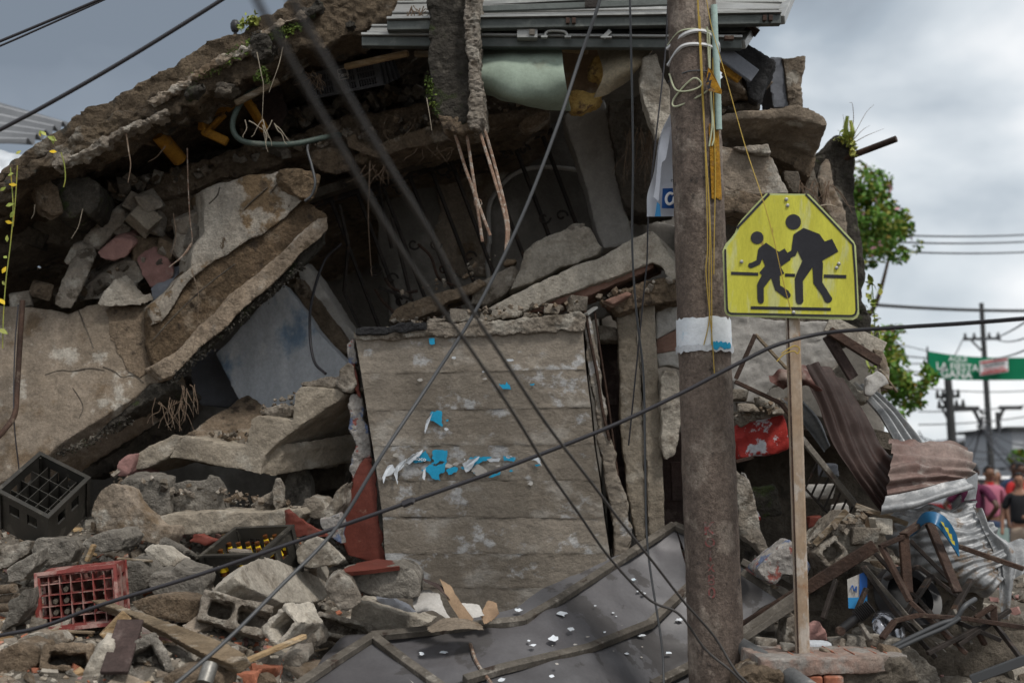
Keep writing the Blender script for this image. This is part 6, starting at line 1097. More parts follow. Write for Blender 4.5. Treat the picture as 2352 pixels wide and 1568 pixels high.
# ------------------------------------------------------------------ named rubble
gslab('rubble_slab', [(540, 1320, .30), (560, 1296, .30), (596, 1284, .28), (640, 1290, .28), (677, 1301, .28), (720, 1314, .26), (759, 1332, .24), (768, 1352, .22), (740, 1378, .18), (700, 1392, .15), (650, 1384, .2), (590, 1350, .26), (555, 1335, .28)], .25, .13, M['pale'], 'large pale slab lying before the black bottle crate', 'slab', vox=.010, amp=.004, amp2=.003, jamp=.004, jstep=.07)
for (nm, pts, d, t, m, lab) in [
    ('tan_slab', [(208, 1180), (213, 1150), (231, 1125), (257, 1109), (285, 1118), (298, 1142), (330, 1176), (353, 1200), (391, 1206), (394, 1226), (371, 1258), (330, 1242), (280, 1236), (220, 1222)], 7.0, .10, 'tan', 'round edged tan plaster slab standing behind the red crate'),
    ('grey_wall_piece', [(275, 1108), (298, 1098), (340, 1100), (390, 1108), (394, 1180), (352, 1198), (300, 1140)], 7.2, .18, 'grey', 'grey broken block wall piece behind the tan slab'),
    ('grey_wall_piece', [(388, 1112), (430, 1104), (476, 1102), (480, 1092), (492, 1094), (508, 1120), (512, 1150), (520, 1170), (392, 1182)], 7.3, .2, 'grey', 'grey hollow block wall stub under the stair landing'),
    ('brown_wall_top', [(352, 1190), (400, 1178), (470, 1176), (560, 1174), (640, 1170), (690, 1168), (700, 1180), (660, 1210), (662, 1228), (560, 1215), (470, 1228), (400, 1232), (360, 1206)], 7.1, .35, 'stair', 'long ragged concrete wall top under the stairs'),
    ('block_tooth', [(626, 1130), (634, 1100), (644, 1098), (656, 1120), (650, 1160), (634, 1172)], 7.2, .1, 'rubble', 'upright broken tooth of concrete under the stairs'),
    ('rough_lump', [(576, 1160), (600, 1142), (628, 1125), (630, 1170), (590, 1176)], 7.3, .2, 'rubble', 'rough lump under the stair soffit'),
    ('rough_lump', [(690, 1175), (700, 1145), (730, 1150), (746, 1170), (770, 1130), (788, 1112), (782, 1160), (760, 1200), (720, 1190)], 7.25, .2, 'rubble', 'jagged grey lump left of the red plaster flank'),
    ('maroon_shard', [(664, 1180), (672, 1174), (700, 1198), (740, 1222), (760, 1230), (756, 1236), (700, 1230), (660, 1238)], 7.0, .03, 'red', 'oxblood painted shard right of the bottle crate'),
    ('flaked_lump', [(735, 1190), (778, 1178), (788, 1200), (786, 1250), (776, 1244), (750, 1226), (735, 1205)], 7.15, .15, 'flake', 'lump with blue and red paint flakes beside the red flank'),
    ('maroon_shard', [(428, 1242), (446, 1222), (470, 1232), (502, 1240), (470, 1252)], 6.9, .03, 'red', 'small oxblood shard behind the bottle crate'),
    ('white_topped_slab', [(678, 1264), (700, 1246), (722, 1232), (745, 1240), (763, 1256), (790, 1284), (775, 1296), (740, 1300), (700, 1300), (684, 1290)], 6.75, .22, 'pale', 'white topped broken slab right of the black bottle crate'),
    ('round_boulder', [(749, 1350), (762, 1330), (780, 1320), (808, 1334), (822, 1360), (832, 1382), (815, 1392), (796, 1404), (776, 1394), (757, 1374)], 6.2, .18, 'rubble', 'round knobbly lump beside the red topped slab'),
    ('wedge_slab', [(803, 1424), (808, 1398), (818, 1380), (870, 1396), (930, 1412), (990, 1430), (960, 1444), (905, 1450), (850, 1446)], 6.75, .2, 'pale', 'pale wedge shaped slab at the edge of the fallen gate'),
    ('dusty_sheet', [(862, 1374), (900, 1372), (940, 1396), (982, 1428), (940, 1420), (880, 1400)], 6.85, .04, 'bluegrey', 'grey dusty board behind the pale wedge slab'),
    ('small_block', [(674, 1470), (682, 1448), (716, 1440), (728, 1470), (722, 1486), (690, 1490)], 6.2, .12, 'rubble', 'small pale block left of the gate corner'),
    ('small_block', [(648, 1510), (670, 1496), (704, 1498), (706, 1520), (684, 1532), (656, 1528)], 5.6, .1, 'rubble', 'grey lump among red splinters at the bottom'),
    ('boulder', [(340, 1345), (344, 1320), (390, 1316), (404, 1300), (430, 1312), (470, 1318), (478, 1340), (470, 1370), (420, 1374), (360, 1376)], 6.3, .25, 'grey', 'broad grey boulder left of the black bottle crate'),
    ('boulder', [(266, 1300), (290, 1290), (320, 1292), (344, 1316), (340, 1350), (300, 1370), (272, 1340)], 6.35, .2, 'grey', 'grey boulder touching the right of the red crate'),
    ('boulder', [(72, 1262), (84, 1238), (120, 1235), (160, 1240), (174, 1262), (160, 1292), (110, 1300), (80, 1290)], 6.6, .22, 'grey', 'smooth grey boulder above the red crate'),
    ('boulder', [(188, 1250), (205, 1232), (240, 1222), (270, 1222), (284, 1240), (276, 1262), (240, 1268), (200, 1262)], 6.6, .2, 'grey', 'pitted grey stone above the right end of the red crate'),
    ('boulder', [(330, 1262), (350, 1248), (372, 1256), (410, 1280), (404, 1300), (370, 1300), (340, 1282)], 6.5, .16, 'pale', 'pale split stone below the tan plaster slab'),
    ('boulder', [(0, 1450), (20, 1380), (58, 1352), (60, 1400), (40, 1430), (6, 1450)], 5.8, .2, 'grey', 'grey slab fragment at the left edge below the black crate'),
    ('boulder', [(-20, 1260), (30, 1250), (70, 1242), (66, 1270), (20, 1300), (-20, 1310)], 6.6, .2, 'rubble', 'flat dusty slab under the empty black crate'),
    ('boulder', [(12, 1310), (30, 1296), (78, 1270), (80, 1300), (56, 1330), (20, 1340)], 6.35, .2, 'grey', 'grey angular stone left of the red crate'),
    ('boulder', [(300, 1382), (340, 1370), (400, 1366), (440, 1378), (440, 1430), (380, 1420), (330, 1408)], 6.0, .2, 'brown', 'brown earthy boulder behind the long plank'),
    ('post_piece', [(180, 1568), (208, 1510), (236, 1476), (258, 1480), (262, 1500), (240, 1540), (226, 1580)], 5.25, .14, 'pale', 'broken pale post piece at the bottom left'),
    ('boulder', [(370, 1570), (376, 1552), (420, 1540), (470, 1544), (500, 1560), (500, 1590), (370, 1590)], 5.2, .18, 'brown', 'brown lump at the bottom edge'),
    ('boulder', [(-10, 1500), (40, 1476), (80, 1486), (90, 1520), (60, 1560), (-10, 1560)], 5.3, .2, 'brown', 'dark earthy boulder in the bottom left corner'),
    ('boulder', [(40, 1470), (90, 1450), (140, 1448), (160, 1470), (140, 1488), (70, 1486)], 5.6, .16, 'tan', 'low tan clod below the red crate')]:
    chunk(nm, pts, d, (random.uniform(-.03, .05), t, random.uniform(-.02, .04)), M[m], lab, 'rubble', vox=.0100, amp=.007, fq=9, amp2=.005, jamp=.011, jstep=.045)
def cmu(x, y, d, wpx, hpx, ang, yaw, pitch, cells, dep, mat, label, broken=0):
    """hollow concrete block, its open face towards the street"""
    k = d / F; w_, h_ = wpx * k, hpx * k; t = .032 if h_ > .13 else .024; c = P(x, y, d) + Vector((0, dep * .4, 0))
    R = Matrix.Rotation(yaw, 3, 'Z') @ Matrix.Rotation(pitch, 3, 'X') @ Matrix.Rotation(math.radians(ang), 3, 'Y'); mb = MB(); rnd = random.Random(int(x + y))
    def bx(x0, x1, z0, z1, y0=0., y1=1.):
        mb.add(([c + R @ Vector((a * w_ + rnd.uniform(-.006, .006), (b - .5) * dep, e_ * h_ + rnd.uniform(-.006, .006))) for b in (y0, y1) for a, e_ in ((x0, z0), (x1, z0), (x1, z1), (x0, z1))], [(0, 1, 2, 3), (7, 6, 5, 4), (0, 4, 5, 1), (1, 5, 6, 2), (2, 6, 7, 3), (3, 7, 4, 0)]))
    tw, th_ = t / w_, t / h_
    bx(-.5, .5, .5 - th_, .5); bx(-.5, .5 if broken != 1 else .1, -.5, -.5 + th_)
    for q in range(cells + 1):
        if broken == 2 and q == cells: continue
        a = -.5 + (1 - tw) * q / cells; bx(a, a + tw, -.5 + th_ * .5, .5 - th_ * .5)
    bx(-.48, .48, -.46, .46, .86, 1.)
    o = mk('hollow_block', mb.v, mb.f, M[mat]); tag(o, label, 'concrete block'); return rough(o, .0105, .012, 11, .006)
cmu(530, 1418, 5.95, 160, 72, 16, .25, -.25, 2, .20, 'rubble', 'grey hollow block with two dark openings in the foreground', 2)
cmu(668, 1440, 5.85, 84, 62, -48, -.5, -.1, 1, .2, 'pale', 'tilted hollow block with a scooped face below the large pale slab')
cmu(785, 1452, 6.6, 120, 50, 10, -.35, -.35, 1, .18, 'rubble', 'hollow block with a dark mouth beside the gate corner', 2)
cmu(140, 1526, 5.3, 110, 60, 3, .3, -.3, 1, .2, 'brown', 'broken hollow block in the bottom left corner', 1)
cmu(322, 1532, 5.3, 96, 104, -24, .35, -.3, 1, .16, 'grey', 'grey hollow block stood on end below the plank', 1)
cmu(1908, 1272, 6.48, 66, 56, -36, .2, -.15, 1, .1, 'rubble', 'hollow block face with a square dark cavity in the broken lintel', 0)
cmu(402, 1284, 6.7, 76, 54, 24, -.3, -.3, 1, .2, 'grey', 'broken hollow block left of the bottle crate', 2)
rt = empty('red_topped_slab', P(865, 1370, 6.35), 'thick slab with an oxblood painted top in front of the wall block', 'slab')
chunk('slab_body', [(776, 1316), (800, 1312), (867, 1306), (918, 1298), (950, 1312), (962, 1330), (963, 1370), (930, 1374), (892, 1372), (850, 1366), (830, 1356), (800, 1340)], 6.4, (.0, .3, .02), M['grey'], None, parent=rt, vox=.011, amp=.012)
plate('painted_top', jag([P(776, 1314, 6.32), P(812, 1312, 6.34), P(867, 1306, 6.34), P(918, 1300, 6.36), P(926, 1294, 6.55), P(900, 1286, 6.7), P(867, 1283, 6.7), P(820, 1292, 6.6)], .05, .01), 0, (0, .01, -.02), M['red'], rt)
# planks and sticks in the heap
pk = chunk('long_plank', [P(206, 1376, 5.9), P(240, 1374, 5.9), P(300, 1398, 5.75), P(345, 1412, 5.65), P(420, 1438, 5.5), P(518, 1476, 5.35), P(562, 1502, 5.25), P(530, 1524, 5.2), P(460, 1496, 5.3), P(380, 1452, 5.5), P(300, 1412, 5.7), P(230, 1388, 5.88)], 0, (.02, .06, -.05), M['wood'], 'long dusty plank lying across the lower left rubble', 'plank', vox=.009, amp=.004, amp2=.002, jamp=.004)
for (a, b, w_, h_, m, lab) in [((292, 1410, 5.6), (238, 1466, 5.55), .05, .05, 'woodraw', 'short raw timber stub under the red crate corner'), ((300, 1425, 5.45), (262, 1545, 5.15), .11, .02, 'wooddark', 'dark stained board standing in the lower left rubble'), ((560, 1520, 5.3), (700, 1460, 5.6), .03, .02, 'woodraw', 'splintered wood strip by the small pale block'), ((90, 1484, 5.4), (112, 1540, 5.3), .012, .012, 'wood', 'thin twig below the red crate'), ((245, 1438, 5.6), (262, 1456, 5.6), .01, .01, 'rootpale', 'tiny pale twig under the red crate'), ((270, 1282, 6.4), (350, 1288, 6.4), .03, .012, 'wood', 'flat lath above the red crate'), ((200, 1288, 6.5), (216, 1250, 6.5), .03, .02, 'woodraw', 'orange brown splinter above the red crate'), ((100, 1447, 5.75), (215, 1452, 5.7), .03, .012, 'wood', 'lath under the red crate mouth')]:
    bar('wood_piece', P(*a), P(*b), w_, h_, M[m], bev=.003, label=lab, cat='wood')
for k in range(34):
    rnd = random.Random(900 + k); x = rnd.uniform(540, 800); y = rnd.uniform(1490, 1575); p = G(x, y, .02); a = rnd.uniform(0, 3.1); L = rnd.uniform(.04, .16)
    o = bar('splinter', p, p + Vector((math.cos(a) * L, math.sin(a) * L * .6, rnd.uniform(-.01, .04))), rnd.uniform(.008, .03), rnd.uniform(.004, .012), M[sm_ := rnd.choice(['woodraw', 'clay', 'clay', 'wood', 'pink'])])
    tag(o, '%s splinter among those scattered left of the gate' % {'woodraw': 'pale raw wood', 'clay': 'red brick', 'wood': 'brown wood', 'pink': 'pinkish plaster'}[sm_], 'splinter', 'splinters by the gate')
for (x, y, w_, h_, m, lab) in [(600, 1545, 80, 30, 'clay', 'red clay brick shard at the bottom edge'), (560, 1556, 50, 24, 'clay', 'small red clay shard at the bottom edge'), (780, 1505, 26, 40, 'clay', 'upright red clay shard beside the gate'), (700, 1548, 120, 40, 'tan', 'grooved dusty tile at the bottom edge'), (400, 1330, 30, 16, 'yellowlabel', 'crushed yellow packet on the boulder'), (370, 1324, 14, 12, 'ochre', 'tiny orange scrap on the boulder')]:
    rock('heap_shard', x, y, w_, h_, M[m], lab, cat='shard', jit=.3)
tc_ = mk('tin_can', *tube_vf([P(470, 1568, 5.15), P(484, 1524, 5.2)], .032, 18), M['tin'], None, True); tag(tc_, 'empty tin can stuck between stones at the bottom left', 'can')
for k, (x, y) in enumerate([(10, 1350), (20, 1372), (6, 1392)]):
    o = mk('dusty_bottle', *tube_vf([P(x - 16, y + 4, 6.1), P(x + 22, y, 6.0)], .022, 12), M['brown'], None, True); tag(o, ['dusty bottle at the left edge, topmost of three', 'dusty bottle at the left edge, middle of three', 'dusty bottle at the left edge, lowest of three'][k], 'bottle')
# paper, card and cloth scraps at the foot of the wall block
for (g_, m, lab, cr) in [
    ([[P(945, 1372, 6.5), P(975, 1356, 6.55), P(1010, 1366, 6.5)], [P(955, 1400, 6.4), P(985, 1385, 6.4), P(1020, 1398, 6.4)], [P(965, 1405, 6.4), P(1000, 1404, 6.35), P(1050, 1440, 6.35)]], 'dustcloth', 'frayed pale sack at the foot of the wall block', .012),
    ([[P(1010, 1330, 6.6), P(1035, 1345, 6.6)], [P(1030, 1380, 6.5), P(1050, 1370, 6.5)], [P(1062, 1430, 6.4), P(1090, 1424, 6.4)]], 'card', 'torn brown cardboard strip by the frayed sack', .01),
    ([[P(1050, 1382, 6.5), P(1100, 1390, 6.5)], [P(1070, 1420, 6.42), P(1112, 1412, 6.42)]], 'paperdust', 'white paper sheet behind the cardboard', .008),
    ([[P(1104, 1412, 6.45), P(1120, 1380, 6.5), P(1140, 1384, 6.5)], [P(1112, 1432, 6.4), P(1130, 1425, 6.42), P(1146, 1408, 6.42)]], 'card', 'curled cardboard corner by the gate', .008),
    ([[P(972, 1326, 6.6), P(1000, 1336, 6.6), P(1024, 1352, 6.6)], [P(972, 1334, 6.5), P(1005, 1352, 6.5), P(1034, 1378, 6.5)]], 'wooddark', 'dark curled bark like scrap at the foot of the wall block', .01),
    ([[P(980, 1440, 6.3), P(1030, 1416, 6.35), P(1100, 1430, 6.35)], [P(990, 1452, 6.2), P(1050, 1444, 6.2), P(1110, 1446, 6.25)]], 'tan', 'dusty flat scrap at the gate edge', .01)]:
    o = patch('scrap', g_, 22, 16, M[m], None, crum=cr, cf=8, thick=.002, ragged=.5); tag(o, lab, 'scrap')
# ------------------------------------------------------------------ countless rest of the heap
KINDS_ = ['rubble', 'rubble', 'grey', 'grey', 'pale', 'tan', 'brown', 'stair']
rnd = random.Random(42); cnt = 0
MARKS = [((160, 1370), 'red crate'), ((570, 1280), 'black bottle crate'), ((95, 1140), 'empty black crate'), ((400, 1450), 'long plank'), ((860, 1460), 'gate corner'), ((660, 1340), 'large pale slab'), ((1880, 1500), 'brick ledge'), ((2100, 1400), 'tangled frames'), ((290, 1190), 'tan plaster slab'), ((870, 1330), 'red topped slab'), ((2240, 1530), 'dark tube in the corner'), ((535, 1414), 'grey hollow block'), ((140, 1522), 'corner hollow block'), ((1060, 1400), 'torn cardboard')]
CW = {'rubble': 'dusty', 'grey': 'grey', 'pale': 'pale', 'tan': 'tan', 'brown': 'brown', 'stair': 'sandy'}
def chunk_label(x, y, s, m):
    (a, b), nm = min(MARKS, key=lambda q: (q[0][0] - x) ** 2 + (1.4 * (q[0][1] - y)) ** 2); dx, dy = x - a, y - b
    where = ('left of' if dx < 0 else 'right of') if abs(dx) > 1.2 * abs(dy) else ('above' if dy < 0 else 'below')
    near = 'close ' if math.hypot(dx, dy) < 70 else ''
    return '%s %s concrete chunk lying %s%s the %s' % ('small' if s < 22 else 'middling' if s < 36 else 'big', CW[m], near, where, nm)
KEEP = [(450, 1190, 690, 1345), (45, 1255, 275, 1440), (-10, 1030, 205, 1225), (205, 1105, 400, 1235), (280, 1000, 800, 1160), (690, 1440, 1800, 1600), (540, 1280, 775, 1390), (1735, 1430, 2130, 1568), (1990, 1230, 2300, 1420), (780, 1290, 960, 1370)]
zones = [(-20, 900, 1180, 1568, 95, 14, 58), (560, 900, 1380, 1560, 25, 12, 40), (1860, 2352, 1380, 1568, 40, 14, 60), (900, 1150, 1380, 1440, 14, 10, 36), (240, 800, 1170, 1260, 22, 12, 40)]
for (x0, x1, y0, y1, n, s0, s1) in zones:
    for k in range(n):
        x = rnd.uniform(x0, x1); y = rnd.uniform(y0, y1); s = s0 + (s1 - s0) * rnd.random() ** 2.2
        if 1010 < x < 1800 and y > 1420: continue
        if any(a - 20 < x < c + 10 and b < y < e_ + 22 for a, b, c, e_ in KEEP): continue
        mk_ = rnd.choice(KINDS_)
        rock('concrete_chunk', x, y, s * rnd.uniform(.9, 1.5), s * rnd.uniform(.6, 1.0), M[mk_], chunk_label(x, y, s, mk_), r=(rnd.uniform(-.5, .5), rnd.uniform(-.5, .5), rnd.uniform(-1, 1)), group='loose chunks on the heap', seed=k * 13 + int(x0), jit=.3, cat='concrete chunk'); cnt += 1
def gravel(name, n, xr, yr, sr, mats, seed):
    rnd = random.Random(seed); v, f, mi = [], [], []
    for k in range(n):
        X, Y = rnd.uniform(*xr), rnd.uniform(*yr); z = mh(X, Y)
        if z < .2: continue
        if -1.0 < X < 1.35 and 5.0 < Y < 7.25: continue
        if .95 < X < 2.3 and Y < 6.3: continue
        z += bumpy(X, Y); s = sr[0] + (sr[1] - sr[0]) * rnd.random() ** 3
        vv, ff = rockmesh((s * rnd.uniform(.7, 1.4), s * rnd.uniform(.7, 1.3), s * rnd.uniform(.4, .9)), .35, rot(rnd.uniform(-.6, .6), rnd.uniform(-.6, .6), rnd.uniform(0, 6)), rnd)
        b = len(v); v += [q + Vector((X, Y, z + s * .12)) for q in vv]; m = rnd.randrange(len(mats))
        f += [tuple(i + b for i in q) for q in ff]; mi += [m] * len(ff)
    o = mk(name, v, f, [M[a] for a in mats]); o['kind'] = 'stuff'
    o.data.polygons.foreach_set('material_index', mi)
gravel('rubble_chips', 9000, (-3.6, 0.2), (4.7, 8.3), (.006, .045), ['rubble', 'grey', 'pale', 'pale', 'tan', 'clay', 'woodraw', 'stair'], 15)
gravel('rubble_gravel', 4600, (-4.2, 4.2), (4.6, 9.5), (.012, .10), ['rubble', 'grey', 'pale', 'tan', 'brown', 'rubble', 'pink'], 5)
def upper_gravel():
    """grit and clods lying in the gaps of the upper ruin"""
    rnd = random.Random(77); v, f, mi = [], [], []; mats = ['brown', 'rubble', 'darkbrown', 'tan']
    for (a, b, d, n, s) in [((340, 425), (690, 330), 8.2, 120, .05), ((700, 330), (1256, 230), 8.0, 120, .028), ((150, 480), (330, 420), 8.1, 80, .06), ((900, 690), (1150, 600), 7.75, 26, .022), ((1060, 728), (1340, 705), 7.5, 80, .02), ((888, 752), (1060, 736), 7.5, 50, .018), ((600, 945), (800, 880), 7.6, 60, .02), ((270, 1100), (700, 1170), 7.3, 150, .026), ((1650, 240), (1760, 180), 7.5, 60, .05), ((1690, 960), (1810, 925), 7.35, 90, .028), ((1860, 1250), (1990, 1180), 6.6, 60, .025), ((130, 700), (420, 560), 8.1, 120, .04), ((430, 1010), (600, 1010), 7.65, 60, .03), ((560, 300), (960, 210), 8.4, 200, .06), ((1380, 690), (1560, 650), 7.7, 80, .03)]:
        for k in range(n):
            t = rnd.random(); p = P(a[0] + (b[0] - a[0]) * t + rnd.uniform(-14, 14), a[1] + (b[1] - a[1]) * t + rnd.uniform(-16, 12), d + rnd.uniform(-.12, .2)); q = s * rnd.uniform(.3, 1.3)
            vv, ff = rockmesh((q * rnd.uniform(.7, 1.5), q, q * rnd.uniform(.5, 1)), .35, rot(rnd.random(), rnd.random(), rnd.random() * 6), rnd)
            o0 = len(v); v += [w_ + p for w_ in vv]; f += [tuple(i + o0 for i in g_) for g_ in ff]; mi += [rnd.randrange(4)] * len(ff)
    o = mk('loose_grit', v, f, [M[a] for a in mats]); o['kind'] = 'stuff'; o.data.polygons.foreach_set('material_index', mi)
upper_gravel()
# ------------------------------------------------------------------ plants
def leaf_vf(c, s, rnd, nrm=None):
    n = nrm or Vector((rnd.gauss(0, 1), rnd.gauss(0, 1), rnd.gauss(0, 1) + .6)).normalized(); a = n.orthogonal().normalized(); a.rotate(Matrix.Rotation(rnd.uniform(0, 6.28), 3, n)); b = n.cross(a)
    pts = [c - a * s * .5, c + b * s * .26 - a * s * .1, c + b * s * .22 + a * s * .2, c + a * s * .55, c - b * s * .22 + a * s * .2, c - b * s * .26 - a * s * .1]
    pts[3] = pts[3] - n * s * .12; return pts, [tuple(range(6))]
def crown(name, blobs, per, s, mats, parent, seed):
    rnd = random.Random(seed); v, f, mi = [], [], []
    for (c, r) in blobs:
        for k in range(int(per * r * r)):
            q = Vector((rnd.gauss(0, 1), rnd.gauss(0, 1), rnd.gauss(0, 1))).normalized() * r * (.45 + .62 * rnd.random() ** .6)
            q.z *= .7
            if noise.noise((c + q) * 2.6) < -.12: continue
            vv, ff = leaf_vf(c + q, s * rnd.uniform(.6, 1.3), rnd); b = len(v); v += vv; f += [tuple(i + b for i in g_) for g_ in ff]; mi += [rnd.choices(range(len(mats)), [8, 3, .25][:len(mats)])[0]] * len(ff)
    o = mk(name, v, f, [M[a] for a in mats], parent); o.data.polygons.foreach_set('material_index', mi); return o
TD = 17.0
tre = empty('flowering_tree', Vector((P(1990, 1000, TD).x, P(1990, 1000, TD).y, 0)), 'leafy tree with small pink blossoms behind the end wall', 'tree')
bl = []
for (x, y, r) in [(1960, 430, 62), (2010, 420, 40), (2000, 480, 60), (2045, 500, 48), (1970, 520, 70), (2040, 550, 52), (2085, 560, 34), (2105, 560, 20), (1990, 590, 36), (2060, 585, 28), (1965, 460, 60), (2020, 440, 28), (2000, 610, 14), (1955, 500, 80), (2010, 530, 66), (2050, 520, 46), (1990, 560, 60), (2100, 575, 30), (2075, 530, 30), (2030, 590, 30), (1960, 400, 50), (2000, 440, 44)]: bl.append((P(x, y, TD + random.uniform(-.5, .5)), r * TD / F))
for (x, y, r) in [(2020, 800, 60), (2050, 775, 44), (2062, 840, 66), (2092, 868, 54), (2130, 866, 24), (2042, 905, 60), (2082, 918, 44), (2035, 948, 44), (2065, 955, 20), (2000, 860, 50), (2108, 890, 26), (2075, 800, 20), (2030, 830, 56), (2060, 880, 50), (2100, 865, 34), (2020, 910, 44), (2010, 780, 40)]: bl.append((P(x, y, TD - 1 + random.uniform(-.5, .5)), r * (TD - 1) / F))
crown('crown', bl, 3900, .085, ['leaf', 'leafyellow', 'blossom'], tre, 3)
tube('trunk', [Vector((P(1960, 0, TD).x, TD, 0)), P(1975, 1000, TD), P(1950, 760, TD), P(1960, 480, TD)], lambda t: .16 - .1 * t, M['bark'], tre)
for p in [[(1955, 760), (2010, 700), (2050, 560)], [(1965, 960), (2030, 900), (2085, 870)], [(1958, 600), (1990, 540), (2000, 430)]]: tube('limb', pt([(a, b, TD) for a, b in p]), lambda t: .05 - .035 * t, M['bark'], tre)
vn = empty('hanging_vine', P(2010, 900, 9.2), 'yellow green vine hanging from the end wall beside the sign', 'vine')
tube('stem', pt([(2002, 640, 9.2), (2008, 720, 9.2), (2010, 800, 9.2), (2006, 860, 9.2)]), .004, M['leaf'], vn, sides=5)
rnd = random.Random(8); v, f = [], []
for k in range(46):
    vv, ff = leaf_vf(P(2004 + rnd.uniform(-12, 20), 640 + k * 5, 9.2), .075 * rnd.uniform(.6, 1.2), rnd); b = len(v); v += vv; f += [tuple(i + b for i in q) for q in ff]
mk('leaf_spray', v, f, M['leafbright'], vn)
# creeper with heart leaves along the left edge
cv = empty('creeper', P(20, 400, 7.2), 'thin creeper with pale green and yellow leaves hanging at the left edge', 'vine')
for pth in [[(24, 385), (30, 480), (24, 560), (14, 640), (8, 720), (6, 800)], [(140, 350), (148, 380), (150, 410), (146, 430)], [(40, 380), (36, 450), (30, 520)]]: tube('stem', pt(pth, 7.2), .0035, M['leafbright'], cv, sides=5)
rnd = random.Random(4)
for (x, y) in [(92, 306), (100, 306), (122, 321), (120, 318), (122, 348), (42, 350), (24, 400), (30, 424), (22, 470), (28, 492), (20, 510), (16, 548), (9, 620), (8, 650), (6, 434), (5, 692), (12, 590), (7, 760)]:
    mk('leaf', *leaf_vf(P(x, y, 7.18), .050 * rnd.uniform(.7, 1.2), rnd, Vector((rnd.uniform(-.6, .6), -1, rnd.uniform(-.3, .6))).normalized()), M['leafbright'] if rnd.random() < .7 else M['yellowlabel'], cv)
def mossline(path, d, n, s, seed, h=12):
    rnd = random.Random(seed); v, f = [], []
    for k in range(n):
        t = rnd.random() * (len(path) - 1); i = int(t); q = t - i; a, b = path[i], path[i + 1]
        c = P(a[0] + (b[0] - a[0]) * q + rnd.gauss(0, 5), a[1] + (b[1] - a[1]) * q + rnd.gauss(0, h * .5), d + rnd.uniform(-.03, .02))
        vv, ff = leaf_vf(c, s * rnd.uniform(.5, 1.4), rnd); b0 = len(v); v += vv; f += [tuple(z + b0 for z in g_) for g_ in ff]
    return v, f
for (path, d, n, s, m, seed) in [([(520, 135), (560, 112), (600, 90), (640, 75), (690, 60)], 7.33, 700, .022, 'moss', 1), ([(440, 180), (480, 165), (530, 140)], 7.33, 160, .018, 'moss', 2), ([(585, 75), (600, 110), (640, 120)], 7.32, 260, .022, 'mossy', 3), ([(550, 60), (575, 48), (590, 45)], 7.5, 160, .03, 'leafbright', 4), ([(985, 180), (988, 220), (1005, 262)], 6.88, 160, .018, 'moss', 5), ([(590, 180), (605, 160), (615, 190)], 7.3, 110, .024, 'moss', 6), ([(300, 960), (200, 1016), (120, 1046)], 7.55, 300, .02, 'mossy', 7), ([(1930, 318), (1950, 320), (1962, 350)], 8.45, 150, .035, 'leafbright', 8), ([(392, 880), (470, 805), (620, 676), (700, 606)], 7.55, 420, .02, 'mossy', 9)]:
    o = mk('moss_growth', *mossline(path, d, n, s, seed), M[m]); o['kind'] = 'stuff'
fn = empty('fern', P(1945, 315, 8.5), 'small bright fern growing on top of the dark end wall', 'fern')
def frond(p, seed):
    rnd = random.Random(seed); c = catmull(pt(p), 10); tube('stalk', c, .004, M['leafbright'], fn, smooth_path=False, sides=5); v, f = [], []
    for i, q in enumerate(c[2:]):
        for s in (-1, 1):
            t = (c[min(i + 3, len(c) - 1)] - c[i + 1]).normalized(); u = t.cross(Vector((0, 1, 0))).normalized() * s; L = .03 * (1 - .6 * i / len(c))
            b = len(v); v += [q - t * .006, q + u * L + t * .008, q + t * .010]; f.append((b, b + 1, b + 2))
    mk('leaflets', v, f, M['leafbright'], fn)
frond([(1948, 320, 8.45), (1942, 296, 8.42), (1946, 270, 8.4)], 1); frond([(1950, 322, 8.45), (1958, 306, 8.4), (1954, 280, 8.4)], 2)
for p in [[(1955, 322), (1972, 290), (1990, 258), (2008, 240)], [(1950, 316), (1960, 280), (1958, 240), (1950, 236)], [(1948, 316), (1940, 290), (1936, 262)], [(1958, 330), (1990, 312), (2030, 296)], [(1956, 326), (1980, 300), (1998, 288)]]: tube('grass_blade', pt(p, 8.45), lambda t: .0025 * (1 - t) + .0008, M['root'], fn, sides=4)
